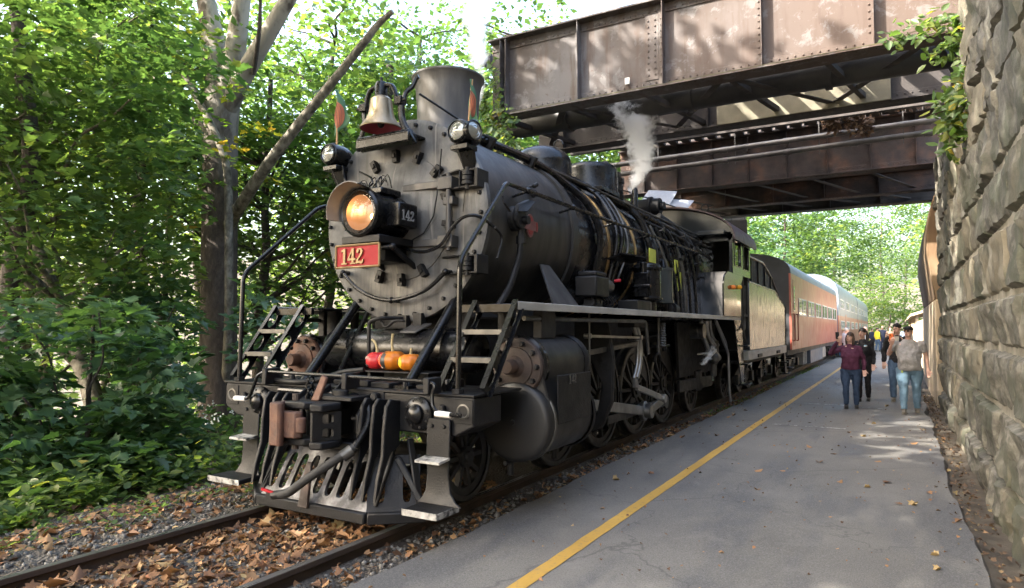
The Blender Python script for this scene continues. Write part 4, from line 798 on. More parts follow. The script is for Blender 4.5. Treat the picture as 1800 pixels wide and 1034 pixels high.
for s in (1,-1):
    hr=[V((s*1.33,.02,1.14)),V((s*1.33,.04,2.2)),V((s*1.22,.95,3.02)),V((s*1.15,1.15,3.06)),V((s*1.17,3.2,3.05)),V((s*1.16,5.9,3.07)),V((s*1.2,8.9,3.07))]
    h=B(MB().tube(rnd(hr,.10),.023,10),'handrail',GLOSS); mb=MB()
    for y in (1.5,2.6,3.9,5.3,6.7,8.1): mb.cyl((s*.93,y,3.0),(s*1.17,y,3.05),.015,n=8); mb.ball((s*1.165,y,3.055),.034); mb.cyl((s*.93,y,3.0),(s*.98,y,3.01),.05,n=8)
    B(mb,'handrail_post',GLOSS,h); B(MB().cyl((s*1.33,.02,1.125),(s*1.33,.02,1.16),.05,n=8),'foot',IRON,h)
mb=MB(); p=bp(1.9,24,.02)
for dx,dz in ((.05,.02),(.07,-.05),(.03,-.09),(.09,.04)): mb.ball(p+V((.04,dx,dz)),.028); mb.cyl(p+V((-.05,0,0)),p+V((.04,dx,dz)),.014,n=6)
B(mb,'valve_cluster',IRON)
# whistle fitting / blow pipe on the smokebox side
mb=MB(); a=at(903,385,x=1.02); mb.cyl(a,a+V((.10,0,0)),.11,n=20); mb.cyl(a+V((-.1,0,0)),a+V((.06,0,0)),.13,n=20); mb.prism([a+V((.05,-.1,.05)),a+V((.12,.0,.06)),a+V((.13,.16,.19)),a+V((.05,.16,.22)),a+V((.05,-.05,.14))],(.05,0,0)); B(mb,'flap_valve',IRON,None,.01)
a=at(916,388,x=1.08); mb=MB(); mb.cyl(a+V((-.12,0,0)),a+V((.09,0,0)),.045,n=12); mb.tube(rnd([a,a+V((0,0,-.16)),a+V((0,-.02,-.36)),a+V((-.05,-.15,-.70)),a+V((-.1,-.36,-.95))],.1),.036,10); mb.cyl(a+V((0,0,-.16)),a+V((0,0,-.24)),.052,n=6); B(mb,'blow_pipe',IRON)
B(MB().tube([at(884,345,x=1.08),at(886,356,x=1.1),at(892,365,x=1.1),at(897,372,x=1.1)],.012,6),'chain',IRON)
# emblem: red oval crossed by a winged bar
ec=at(931,397,x=1.05); 
def E_(a,b,c=0): 
    n_=V((1,-.02,.06)).normalized(); X=V((0,1,0)); Z=n_.cross(X)*-1; Z=V((0,0,1)); return ec+X*a+Z*b+n_*c
mb=MB(); ov=[(.085*math.cos(t),.125*math.sin(t)) for t in np.linspace(0,2*PI,25)[:-1]]; mb.prism([E_(a,b) for a,b in ov],E_(0,0,.012)-E_(0,0)); mb.prism([E_(a,b,-.001) for a,b in ((-.15,-.045),(.15,-.055),(.165,-.0),(.15,.055),(-.15,.045),(-.135,0))],E_(0,0,.018)-E_(0,0)); em=B(mb,'emblem',pm('pale_red_casting',[(.3,(.16,.05,.045)),(.7,(.24,.11,.10))],8,rough=(.5,.7)))
mb=MB(); mb.prism([E_(a*.75,b*.8,.0125) for a,b in ov if b>.05],E_(0,0,.003)-E_(0,0)); mb.prism([E_(a*.75,b*.8,.0125) for a,b in ov if b<-.05],E_(0,0,.003)-E_(0,0)); mb.prism([E_(a,b,.0175) for a,b in ((.12,-.045),(.14,-.045),(.15,0),(.14,.045),(.12,.045))],E_(0,0,.003)-E_(0,0)); B(mb,'enamel',pm('dark_red_enamel',[(.3,(.22,.005,.01)),(.7,(.3,.01,.015))],8,rough=(.3,.4)),em)
# --- brake-air reservoir across the front, straps, shelf
tk=B(MB().lathe([(.0005,-.98),(.12,-.965),(.19,-.92),(.215,-.86),(.215,.90),(.19,.95),(.12,.99),(.0005,1.0)],(0,.92,1.43),(1,0,0),40),'air_reservoir',GLOSS)
for x in (-.52,.62): B(MB().lathe([(.216,-.03),(.224,-.03),(.224,.03),(.216,.03)],(x,.92,1.43),(1,0,0),40),'strap',GLOSS,tk)
B(MB().prism([(.14,.72,1.60),(.34,.72,1.60),(.40,.9,1.68),(.16,.9,1.68)],(0,.012,.02)),'saddle_plate',SMOKEBOX,tk,.004)
B(MB().box(-.02,.78,.36,.62,1.235,1.25).box(.02,.06,.4,.6,1.1,1.233).box(.70,.74,.4,.6,1.1,1.233),'shelf',IRON,None,.004)
for s in (-1,1): B(MB().tube([(s*.64,.22,1.12),(s*.64,1.02,1.98)],.048,14).box(s*.64-.1,s*.64+.1,.12,.3,1.122,1.15),'front_brace',GLOSS)
B(MB().tube([(-.50,.5,1.1),(-.48,1.0,1.9)],.028,8),'front_brace',GLOSS)
mb=MB(); mb.tube(rnd([(-.2,.66,1.3),(-.2,.66,1.72),(-.05,.66,1.75),(.1,.9,1.75)],.05),.02,8); mb.box(-.05,.12,.85,.93,1.66,1.78); mb.box(.2,.3,.86,.95,1.66,1.8); mb.tube(spline([(-.08,.7,1.72),(.0,.68,1.66),(.1,.7,1.72),(.2,.72,1.72)],4),.014,6); B(mb,'drain_piping',IRON)
# --- buffer beam and deck
prof=[(-1.5,.87),(-1.32,.78),(1.32,.78),(1.5,.87),(1.5,1.10),(-1.5,1.10)]
bb=B(MB().prism([(a,0,b_) for a,b_ in prof],(0,.42,0)),'buffer_beam',IRON,None,.014,seg=2)
B(MB().box(-1.51,1.51,-.015,.75,1.102,1.122),'deck_plate',IRON,bb,.004)
hexbolt('bolt',[(x,-.001,z) for x,z in ((-1.2,.99),(-.55,1.0),(.42,1.0),(.42,.86),(1.2,1.0),(.3,.86),(-.4,.86))],(0,-1,0),.032,.04,IRON,bb)
for s in (-1,1):
    f_=B(MB().lathe([(.0005,-.115),(.045,-.11),(.075,-.085),(.082,-.055),(.12,-.045),(.138,-.03),(.14,.0)],(s*.965,0,.945),YAX,32),'buffer',GLOSS,bb)
    hexbolt('bolt',[(s*.965+.112*math.cos(a),-.04,.945+.112*math.sin(a)) for a in np.linspace(.3,2*PI+.3,9)[:-1]],(0,-1,0),.012,.014,IRON,bb)
    pk=B(MB().lathe([(.062,.002),(.062,-.012),(.048,-.014),(.03,.0)],(s*1.40,0,.985),YAX,24).lathe([(.045,-.004),(.0005,.0)],(s*1.4,0,.985),YAX,16),'push_pole_pocket',STEEL,bb)
    B(MB().box(s*1.4-.09,s*1.4+.09,-.008,.0,.89,1.08),'pocket_plate',IRON,bb,.003)
# uncoupling lever
mb=MB().tube(rnd([at(413,700,y=-.12),at(437,701,y=-.12),at(446,680,y=-.12),at(452,660,y=-.12),at(467,653,y=-.12),at(608,662,y=-.12),at(752,671,y=-.12),at(766,677,y=-.12),at(759,692,y=-.13),at(760,715,y=-.14),at(770,727,y=-.15),at(810,731,y=-.15)],.05),.0165,8); ul=B(mb,'uncoupling_lever',GLOSS,bb)
B(MB().cyl(at(413,700,y=-.12),at(432,701,y=-.12),.024,n=10).cyl(at(766,727,y=-.15),at(792,730,y=-.15),.024,n=10),'handle_sleeve',WHITE,ul)
for u,v in ((468,653),(608,662),(752,671)): q=at(u,v,y=-.12); B(MB().box(q.x-.03,q.x+.03,q.y-.03,.03,1.118,q.z+.03),'lever_bracket',IRON,bb,.008)
mb=MB()
for (x0,x1,y0,y1,z1) in ((-.9,-.7,.2,.5,.04),(-.55,-.3,.15,.45,.05),(-.2,.0,.18,.6,.045),(.1,.3,.1,.35,.06),(.35,.56,.08,.3,.05),(.8,1.1,.15,.35,.04),(.9,1.0,.4,.6,.07)): mb.box(x0,x1,y0,y1,1.123,1.123+z1)
B(mb,'deck_fittings',IRON,bb,.006,kind='stuff'); mb=MB()
mb.tube(spline([at(482,668,y=-.03),at(520,672,y=-.03),at(560,668,y=.05),at(600,655,y=.15),at(640,650,y=.2)],5),.025,8)
B(mb,'deck_pipe',IRON,bb)
hexbolt('bolt',[(random.uniform(-1,1.1),random.uniform(.1,.6),1.12) for _ in range(14)],(0,0,1),.022,.08,IRON,bb)
mb=MB(); q=at(548,668,y=-.2)
for k in range(6):
    a=q+V((.012*(-1)**k,-.02,-.05*k)); mb.tube(arc(a,.032,0,2*PI,10,(1,0,0) if k%2 else (0,1,0)),.009,5,cap=False)
B(mb,'chain',GLOSS,ul)
# --- coupler
cz=.84; CY=.16; mb=MB(); mb.box(-.13,.13,-.25,.2,cz-.10,cz+.10)
# head: top and bottom lips, back block and the guard arm with its pockets
for z0,z1 in ((cz-.16,cz-.105),(cz+.105,cz+.16)): mb.prism([(-.20,-.52,z0),(-.02,-.50,z0),(.03,-.40,z0),(.12,-.62,z0),(.21,-.58,z0),(.23,-.36,z0),(.15,-.2,z0),(-.18,-.2,z0)],(0,0,z1-z0))
mb.prism([(-.10,-.36,cz-.104),(.12,-.36,cz-.104),(.13,-.2,cz-.104),(-.14,-.2,cz-.104)],(0,0,.208))
cp=B(mb,'coupler',IRON,None,.014,seg=2)
T=lambda a,b,c: V((.125+.10*a/.3+c*.4,-.61+a*.9,cz-.10+b)); mb=MB()
for j in range(2): mb.holed(T,0,.28,j*.10,(j+1)*.10,.05,(.15,.05+j*.10,.055,.034),16,5)
B(mb,'guard_arm',IRON,cp,0)
mb=MB(); z0=cz-.155
mb.prism([(-.27,-.52,z0),(-.255,-.63,z0),(-.235,-.66,z0),(-.15,-.67,z0),(-.13,-.65,z0),(-.135,-.60,z0),(-.20,-.57,z0),(-.20,-.46,z0),(-.24,-.44,z0)],(0,0,.31))
mb.prism([(-.205,-.57,cz-.10),(-.14,-.60,cz-.10),(-.05,-.58,cz-.10),(-.02,-.52,cz-.10),(-.05,-.46,cz-.10),(-.12,-.49,cz-.10),(-.17,-.44,cz-.10),(-.205,-.46,cz-.10)],(0,0,.19))
mb.cyl((-.04,-.52,cz-.06),(-.04,-.52,cz+.05),.05,n=12)
B(mb,'knuckle',RUST,cp,.012,seg=2)
mb=MB(); mb.cyl((-.16,-.42,cz-.2),(-.16,-.42,cz+.21),.03,n=10); B(mb,'knuckle_pin',RUSTDARK,cp)
mb=MB(); mb.box(-.05,.30,-.32,-.02,cz+.165,cz+.2); mb.prism([(-.26,-.02,cz+.22),(-.26,-.02,cz-.2),(-.26,-.22,cz-.14),(-.26,-.24,cz+.12)],(.03,0,0)); mb.prism([(.27,-.02,cz+.22),(.27,-.02,cz-.2),(.27,-.2,cz-.14),(.27,-.22,cz+.06)],(.03,0,0)); mb.box(-.36,.42,-.03,0,cz-.24,cz+.25); mb.box(-.26,.27,-.24,-.03,cz-.20,cz-.14)
mb.prism([(-.30,-.03,cz+.2),(-.30,-.24,cz+.13),(-.02,-.26,cz+.13),(-.02,-.03,cz+.2)],(0,0,.02))
for x in (-.28,-.19,-.10): mb.prism([(x,-.03,cz+.21),(x,-.25,cz+.14),(x,-.25,cz+.19),(x,-.03,cz+.27)],(.018,0,0))
mb.prism([(.02,-.04,cz+.2),(.02,-.26,cz+.16),(.02,-.04,cz+.30)],(.02,0,0)); mb.cyl((.12,-.2,cz+.16),(.12,-.2,cz+.24),.07,n=18)
mb.prism([(.20,-.04,cz+.02),(.42,-.04,cz+.02),(.40,-.16,cz+.02),(.22,-.2,cz+.02)],(0,0,.03))
B(mb,'coupler_carrier',IRON,cp,.008)
hexbolt('bolt',[(.36,-.03,cz+.19),(.36,-.03,cz-.15),(-.33,-.03,cz+.19)],(0,-1,0),.042,.06,IRON,cp)
B(MB().prism([(-.06,-.36,cz+.16),(.02,-.36,cz+.16),(.05,-.30,cz+.33),(.0,-.30,cz+.35)],(0,.04,0)),'lock_lifter',RUST,cp,.008)
def stretch(o_):
    for v_ in o_.data.vertices: x,y,z=v_.co; v_.co=(x*1.22+.07,(y+5)*.84+.015-5,(z-.84)*1.16+.84)
    for c_ in o_.children:
        if c_.name.startswith('bolt'): x,y,z=c_.location; c_.location=(x*1.22+.07,(y+5)*.84+.015-5,(z-.84)*1.16+.84)
        else: stretch(c_)
stretch(cp)
# air hose with red cock
hp=rnd([(-.66,-.05,1.07),(.30,-.05,1.06),(.47,-.08,1.02),(.52,-.12,.85),(.48,-.25,.66)],.16,6); B(MB().tube(hp,.03,10),'train_pipe',GLOSS,bb)
hs=B(MB().tube(spline([(.48,-.25,.66),(.40,-.36,.58),(.20,-.50,.42),(.06,-.56,.31),(-.03,-.58,.28)],6),.038,12),'air_hose',RUBBER,bb)
B(MB().cyl((.47,-.27,.645),(.42,-.33,.59),.052,n=12),'hose_clamp',STEEL,hs); B(MB().cyl((-.02,-.58,.285),(-.10,-.585,.27),.036,n=10).box(-.16,-.08,-.61,-.55,.25,.29),'hose_coupling',IRON,hs); B(MB().bar((-.22,-.6,.31),(-.08,-.6,.295),.018,.02),'cock_handle',REDP,hs)
# --- pilot with slots
def panel(p0,p1,zb,zt,leanback,slots,wid,t=.035,name='pilot_panel',mat=IRON,a_in=0.0,sh=(.16,.84)):
    p0=V(p0);p1=V(p1); X=(p1-p0); L=X.length; X.normalize(); nrm=V((X.y,-X.x,0)); mb=MB()
    T=lambda a,b,c: p0+X*a+V((0,0,b))-nrm*(leanback*(b-zb)/(zt-zb))-nrm*c
    W=L/slots
    for k in range(slots):
        m_=W*(k+.5); mb.holed(T,W*k,W*(k+1),zb,zt,t,(m_,zb+(zt-zb)*(sh[0]+sh[1])/2,wid/2,(zt-zb)*(sh[1]-sh[0])/2),20,4.0)
    return B(mb,name,mat,None,0)
PILM=pm('pilot_worn_paint',[(.35,(.01,.01,.012)),(.52,(.04,.04,.044)),(.62,(.15,.15,.16)),(.74,(.27,.27,.275))],4.5,(1,1,.7),rough=(.3,.5),metal=.2,bmp=.3,bscale=40)
panel((-.60,-.30,.14),(.66,-.30,.14),.16-.14,.56-.14+.02,.26,9,.088,mat=PILM)
panel((-1.02,-.02,.14),(-.60,-.30,.14),.02,.44,.20,3,.06,mat=IRON); panel((.66,-.30,.14),(1.0,-.04,.14),.02,.44,.20,2,.07,mat=IRON)
mb=MB()
for a,b_ in (((-1.06,.02),(-.61,-.33)),((-.61,-.33),(.67,-.33)),((.67,-.33),(1.04,-.04))): mb.bar((a[0],a[1]+.03,.12),(b_[0],b_[1]+.03,.12),.09,.09)
mb.bar((-1.02,-.03,.17),(-1.02,.1,.75),.04,.03); mb.bar((1.0,-.03,.17),(.82,.05,.72),.06,.03); mb.bar((.7,-.24,.2),(.72,0,.70),.04,.03); mb.bar((-.75,-.18,.2),(-.75,0,.70),.04,.03); mb.bar((-.7,-.06,.6),(.7,-.06,.6),.04,.05)
mb.prism([(.78,-.04,.58),(1.08,-.02,.17),(1.02,-.05,.17),(.74,-.06,.56)],(0,.03,0))
B(mb,'pilot_frame',IRON,None,.01)
B(MB().prism([(-.06,-.37,.13),(.06,-.37,.13),(.03,-.30,.5),(-.03,-.30,.5)],(0,.03,0)),'pilot_nose',RUSTDARK,None,.006)
for xs_ in ((.46,.59,.72),(-.74,-.62,-.50)):
    for x in xs_: B(MB().prism([(x,0,1.04),(x,-.12,1.06),(x,-.17,1.0),(x,-.20,.8),(x,-.21,.6),(x,-.27,.42),(x,-.30,.24),(x,-.25,.32),(x,-.16,.55),(x,-.1,.62),(x,0,.66)],(.036,0,0)),'pilot_rib',IRON,None,.007)
    B(MB().box(xs_[0]+.03,xs_[2],-.06,-.01,.62,1.0),'rib_plate',IRON,None,.004); hexbolt('bolt',[((xs_[0]+xs_[1])/2+.018+dx,-.06,z) for dx in (0,.13) for z in (.72,.90)],(0,-1,0),.032,.05,IRON)
# --- corner footsteps
for s in (-1,1):
    xo=s*1.18 if s>0 else -1.07
    mb=MB(); w=.115
    prf=[(-.02,.92),(-.03,.62),(-.025,.48),(-.03,.34),(-.05,.27),(-.06,.245)]
    ws=[w,w,w*.95,w*1.05,w*1.35,w*1.6]
    vs=[];fs=[]
    for (y,z),wd in zip(prf,ws):
        for dy in (0,.02): vs+=[(xo-wd,y-dy,z),(xo+wd+(s>0)*(wd-w)*1.0-(s<0)*(wd-w)*.0,y-dy,z)]
    for i in range(len(prf)-1):
        a=i*4; c=a+4; fs+=[(a,a+1,c+1,c),(a+2,c+2,c+3,a+3),(a,c,c+2,a+2),(a+1,a+3,c+3,c+1)]
    fs+=[(0,2,3,1),(20,21,23,22)]; mb.add(vs,fs)
    if s>0: x0,x1,y0,y1=1.03,1.36,-.30,-.01
    else: x0,x1,y0,y1=-1.34,-.90,-.30,-.03
    mb.box(x0,x1,y0,y1,.20,.245); sp=B(mb,'footstep',IRON,bb,.006)
    B(MB().box(x0-.003,x1+.003,y0-.006,y0+.0,.196,.246),'tread_edge',WORNWHITE,sp)
    if s>0: B(MB().box(x1+.001,x1+.006,y0,y1,.197,.245),'tread_edge',WORNWHITE,sp)
    B(MB().prism([(xo-.12,-.045,.60),(xo+.12,-.045,.60),(xo+.12,-.19,.585),(xo-.12,-.19,.585)],(0,0,.02)),'toe_step',WORNWHITE,sp)
    hexbolt('bolt',[(xo-.06,-.04,.86),(xo+.06,-.04,.86)],(0,-1,0),.018,.02,IRON,bb)
TREAD=pm('tread_grey',[(.3,(.03,.03,.031)),(.7,(.075,.074,.072))],9,rough=(.5,.7),bmp=.3)
# --- front ladders to the running boards
for s in (-1,1):
    la=None
    for k,x in enumerate((1.10,1.52)):
        p0=V((s*x,.12,1.13)); p1=V((s*x,.66,1.86)); L=(p1-p0).length; D_=(p1-p0)/L; Nn=D_.cross(V((1,0,0)))
        T=lambda a,b,c: p0+D_*a+Nn*b+V((c,0,0)); mb=MB(); n=3
        for j in range(n): mb.holed(T,L*j/n,L*(j+1)/n,-.065,.065,.012,(L*(j+.5)/n,0,.095,.042),20)
        mb.bar(p0+Nn*.067+V((.01,0,0)),p1+Nn*.067+V((.01,0,0)),.05,.008,Nn); mb.bar(p0-Nn*.067+V((.01,0,0)),p1-Nn*.067+V((.01,0,0)),.05,.008,Nn)
        if la is None: la=B(mb,'ladder',GLOSS)
        else: B(mb,'ladder_side',GLOSS,la)
    for t in (.36,.68):
        c=V((0,.12+.54*t,1.13+.73*t)); mb=MB().box(min(s*1.115,s*1.515),max(s*1.115,s*1.515),c.y-.09,c.y+.08,c.z-.012,c.z+.012); B(mb,'tread',TREAD,la,.003)
        B(MB().box(min(s*1.115,s*1.515),max(s*1.115,s*1.515),c.y-.097,c.y-.092,c.z-.03,c.z+.012),'tread_nosing',STEEL,la)
# --- running boards
for s in (-1,1):
    mb=MB(); mb.box(min(s*.9,s*1.5),max(s*.9,s*1.5),.64,9.3,1.845,1.865); mb.box(min(s*.95,s*1.5),max(s*.95,s*1.5),.60,.64,1.79,1.865); rb=B(mb,'running_board',GLOSS,None,.004)
    for y0,y1 in ((.64,4.72),(4.735,10.15)): B(MB().box(min(s*1.502,s*1.535),max(s*1.502,s*1.535),y0,y1,1.812,1.885),'edge_strip',SILVER,rb,.004)
    B(MB().tube(rnd([(s*1.45,.9,1.74),(s*1.45,4.3,1.74),(s*1.45,4.4,1.3)],.08),.024,8),'air_line',STEEL,rb)
    # smokebox support plate
    mb=MB(); mb.prism([(s*1.22,1.95,1.87),(s*1.22,2.62,1.87),(s*.93,2.40,2.36),(s*.93,2.18,2.36)],(s*.025,0,.012)); B(mb,'knee_plate',SMOKEBOX,None,.006)
# --- cylinders
BARRELK=pm('dull_black_paint',[(.3,(.006,.0065,.0075)),(.7,(.014,.014,.015))],2,rough=(.38,.55),bmp=.1)
for s in (-1,1):
    X=s*1.38; vz,vr,cz_,cr=1.30,.25,.80,.335
    def hull(n=14):
        P=[]; 
        for a in np.linspace(R(200),R(-20),n): P.append((vr*1.06*math.cos(a),vz+vr*1.06*math.sin(a)))
        P.append((cr*.93,vz-.30))
        for a in np.linspace(R(15),R(-195),n): P.append((cr*1.03*math.cos(a),cz_+cr*1.03*math.sin(a)))
        P.append((-cr*.9,vz-.30)); return P
    cy=B(MB().prism([(X+s*a,.92,b_) for a,b_ in hull()],(0,.92,0)),'cylinder_block',BARRELK,None,.012)
    m_=STEEL if s>0 else RUST
    vc=B(MB().lathe([(.0005,.70),(.055,.70),(.068,.72),(.068,.81),(.10,.845),(.17,.86),(.175,.875),(.25,.885),(.262,.90),(.262,.94)],(X,0,vz),YAX,36),'valve_chest_cover',RUSTDARK if s>0 else RUST,cy)
    hexbolt('bolt',[(X+.215*math.cos(a),.885,vz+.215*math.sin(a)) for a in np.linspace(0,2*PI,11)[:-1]],(0,-1,0),.025,.045,IRON,cy)
    B(MB().lathe([(.262,.93),(.285,.95),(.285,1.0),(.262,1.02)],(X,0,vz),YAX,36),'cover_ring',GLOSS,cy)
    B(MB().lathe([(.0005,.80),(.022,.802),(.026,.815),(.2,.822),(.31,.83),(.345,.838),(.358,.852),(.362,.87),(.362,.95)],(X,0,cz_),YAX,48),'cylinder_cover',BARRELK,cy)
    B(MB().lathe([(.362,.94),(.372,.945),(.372,.975),(.362,.98)],(X,0,cz_),YAX,48),'cover_ring',STEEL,cy)
    sd_=X+s*.345
    B(MB().box(min(sd_,sd_+s*.012),max(sd_,sd_+s*.012),1.02,1.76,.78,1.22),'casing_plate',IRON,cy,.004)
    mb=MB(); mb.lathe([(.27,1.82),(.285,1.85),(.285,1.9),(.2,1.92),(.0005,1.93)],(X,0,vz),YAX,30); mb.lathe([(.36,1.82),(.37,1.86),(.3,1.92),(.0005,1.95)],(X,0,cz_),YAX,36); B(mb,'rear_cover',IRON,cy)
    B(MB().box(min(X,X+s*.1),max(X,X+s*.1),1.2,1.5,1.55,1.84),'steam_pipe',DULL,cy,.01); B(MB().cyl((X-s*.25,1.1,1.5),(X-s*.25,1.1,1.84),.07),'steam_pipe',DULL,cy); B(MB().cyl((X-s*.1,1.6,1.5),(X-s*.1,1.6,1.84),.05),'steam_pipe',DULL,cy)
    mb=MB(); mb.cyl((X-s*.1,.85,.42),(X-s*.1,2.0,.42),.022,n=8); mb.cyl((X-s*.1,.95,.30),(X-s*.1,.95,.46),.03,n=8); mb.cyl((X-s*.1,1.85,.30),(X-s*.1,1.85,.46),.03,n=8); B(mb,'drain_cock',IRON,cy)
# casing numerals on right block
side_glyph(LO,1.75,1.25,1.13,.085,STEEL)
# --- wheels
WH=pm('wheel_black',[(.3,(.01,.01,.011)),(.7,(.03,.028,.026))],3,rough=(.4,.6),bmp=.2)
def wheel(name,r,spokes,cw=False,hub=.12):
    """rim, spokes and hub in one mesh with a tyre child; axis along x, outer face at +x"""
    mb=MB(); AX=(1,0,0); mb.lathe([(r-.13,-.045),(r-.06,-.05),(r-.06,.045),(r-.13,.035),(r-.13,-.045)],(0,0,0),AX,48); mb.lathe([(.0005,.09),(hub*.55,.09),(hub*.6,.07),(hub,.065),(hub,-.06),(.0005,-.06)],(0,0,0),AX,24)
    for k in range(spokes):
        a=2*PI*k/spokes; d=V((0,math.cos(a),math.sin(a))); mb.bar(d*(hub*.9),d*(r-.11),.05 if r>.5 else .04,.055,(1,0,0))
    if cw:
        pts=[(0,(r-.12)*math.cos(a),(r-.12)*math.sin(a)) for a in np.linspace(R(35),R(145),14)]; mb.prism(pts,(.05,0,0))
        mb.cyl((-.03,0,-.34),(.10,0,-.34),.1,n=18); mb.bar((0,0,0),(0,0,-.34),.17,.06,(1,0,0))
    me=mb.mesh(name,WH)
    t=MB().lathe([(r-.06,-.055),(r-.008,-.055),(r,.05),(r-.015,.062),(r-.06,.062)],(0,0,0),AX,56); t.lathe([(r-.06,-.085),(r+.03,-.082),(r+.03,-.06),(r-.01,-.05)],(0,0,0),AX,56)
    return me,t.mesh('tyre',STEEL)
def place_wheel(w_,name,x,y,z,rot,par,s):
    o=put(name,w_[0],par,(x,y,z),(rot,0,0) if s>0 else (rot,0,PI)); t=bpy.data.objects.new('tyre',w_[1]); COL.objects.link(t); t.parent=o; return o
DW=wheel('driving_wheel',.685,14,True,.13); PW=wheel('pony_wheel',.42,10,False,.10); TWH=wheel('trailing_wheel',.46,10,False,.10)
DY=(2.85,4.25,5.65,7.05); CA=R(-118)
for s in (-1,1):
    for y in DY: place_wheel(DW,'driving_wheel',s*.765,y,.687,(CA+PI/2) if s>0 else (PI/2-CA),LO,s)
    place_wheel(PW,'pony_wheel',s*.765,.92,.422,0,LO,s); place_wheel(TWH,'trailing_wheel',s*.765,8.85,.462,.3,LO,s)
for y,z in [(y,.687) for y in DY]+[(.92,.42),(8.85,.46)]: B(MB().cyl((-.72,y,z),(.72,y,z),.085,n=14),'axle',DULL)
cr_=lambda y: V((0,y+.34*math.cos(CA),.687+.34*math.sin(CA)))
for s in (-1,1):
    x=s*.90
    def rod(p,q,w,h,x,r0=.1,r1=.1,th=.05):
        mb=MB(); p=V((x,p.y,p.z)); q=V((x,q.y,q.z)); mb.bar(p,q,th,h); mb.cyl(p+V((-th*.6,0,0)),p+V((th*.6,0,0)),r0,n=18); mb.cyl(q+V((-th*.6,0,0)),q+V((th*.6,0,0)),r1,n=18); return mb
    for a,b_ in zip(DY[:-1],DY[1:]): B(rod(cr_(a),cr_(b_),.05,.13,x,.12,.12),'side_rod',STEEL,None,.008)
    mr_=B(rod(V((0,2.62,.80)),cr_(DY[2]),.05,.14,s*1.0,.10,.15,.06),'main_rod',BRIGHT,None,.008)
    xh=B(MB().box(min(s*.93,s*1.07),max(s*.93,s*1.07),2.38,2.78,.66,.94).cyl((s*1.0,1.9,.80),(s*1.0,2.4,.80),.045,n=12),'crosshead',STEEL,None,.01)
    mb=MB()
    for z in (.98,.62): mb.box(min(s*.92,s*1.08),max(s*.92,s*1.08),1.92,3.25,z-.035,z+.035)
    B(mb,'guide_bar',STEEL,None,.006)
    mb=MB(); mb.prism([(s*.85,3.28,1.75),(s*1.3,3.28,1.75),(s*1.38,3.28,1.3),(s*1.36,3.28,.75),(s*1.22,3.28,.42),(s*1.08,3.28,.35),(s*.98,3.28,.42),(s*1.16,3.28,.62),(s*1.22,3.28,.95),(s*1.1,3.28,1.2),(s*.85,3.28,1.3)],(0,.09,0)); B(mb,'guide_yoke',DULL,None,.02)
    # valve gear
    lk=V((s*1.28,4.45,1.32)); mb=MB()
    arcp=[lk+V((0,.12-.35*(k/8-.5)**2*2,(k/8-.5)*.72)) for k in range(9)]; mb.tube(arcp,.035,8); mb.tube([q+V((0,-.12,0)) for q in arcp],.03,8); mb.bar(arcp[0]+V((0,-.06,0)),arcp[0]+V((0,-.06,-.12)),.05,.1); mb.bar(arcp[-1]+V((0,-.12,0)),arcp[-1]+V((0,.02,.06)),.05,.08); B(mb,'expansion_link',BRIGHT,None,.006)
    rc=V((s*1.24,cr_(DY[2]).y+.22,cr_(DY[2]).z+.18)); B(MB().bar(lk+V((0,-.06,-.48)),rc,.04,.085).cyl(rc+V((-.04,0,0)),rc+V((.04,0,0)),.07,n=14),'eccentric_rod',BRIGHT,None,.006)
    B(MB().bar((s*1.1,cr_(DY[2]).y,cr_(DY[2]).z),rc,.05,.11).cyl((s*.98,cr_(DY[2]).y,cr_(DY[2]).z),(s*1.14,cr_(DY[2]).y,cr_(DY[2]).z),.11,n=18),'return_crank',BRIGHT,None,.008)
    B(MB().bar(lk+V((0,-.05,.12)),(s*1.28,2.25,1.34),.035,.06),'radius_rod',STEEL,None,.004)
    B(MB().bar((s*1.26,2.3,1.42),(s*1.2,2.42,.62),.035,.07).bar((s*1.2,2.42,.62),(s*1.05,2.6,.68),.03,.05),'combination_lever',STEEL,None,.004)
    mb=MB(); mb.box(min(s*1.1,s*1.34),max(s*1.1,s*1.34),4.15,4.7,1.66,1.74); mb.box(min(s*1.15,s*1.3),max(s*1.15,s*1.3),5.2,5.9,1.36,1.40); mb.bar((s*1.3,4.0,1.5),(s*1.3,5.7,1.55),.03,.03); mb.cyl((s*1.3,5.6,1.5),(s*1.3,5.6,1.3),.03); mb.cyl((s*.9,5.3,1.55),(s*1.36,5.3,1.55),.05); mb.tube(arc((s*1.3,5.25,1.15),.13,0,PI,10,(0,1,0)),.03,8); B(mb,'gear_bracket',IRON,None,.01)
    B(MB().bar((s*1.34,2.6,1.56),(s*1.34,4.35,1.52),.03,.03).cyl((s*1.30,2.6,1.56),(s*1.38,2.6,1.56),.03).cyl((s*1.30,4.35,1.52),(s*1.38,4.35,1.52),.035),'reach_rod',BRIGHT)
    B(MB().cyl((s*1.38,2.55,1.0),(s*1.38,2.55,1.84),.014,n=8),'reach_rod',STEEL)
    mb=MB(); 
    for k in range(10): mb.lathe([(.05,0),(.06,.015),(.05,.03)],(s*1.4,5.15,1.38+k*.036),(0,0,1),12)
    mb.cyl((s*1.4,5.0,1.3),(s*1.4,5.0,1.8),.02); B(mb,'balance_spring',STEEL)
    # brake shoes and hangers
    for y in (3.55,4.95,6.35): mb=MB(); mb.bar((s*.80,y,.95),(s*.80,y+.02,.35),.05,.06); mb.box(min(s*.76,s*.84),max(s*.76,s*.84),y-.05,y+.06,.42,.72); B(mb,'brake_hanger',IRON,None,.01)
    # trailing truck frame and ash pan side
    B(MB().bar((s*.95,7.5,.60),(s*.95,9.9,.55),.06,.22).box(min(s*.9,s*.98),max(s*.9,s*.98),8.6,9.1,.42,.82),'trailing_frame',IRON,None,.01)
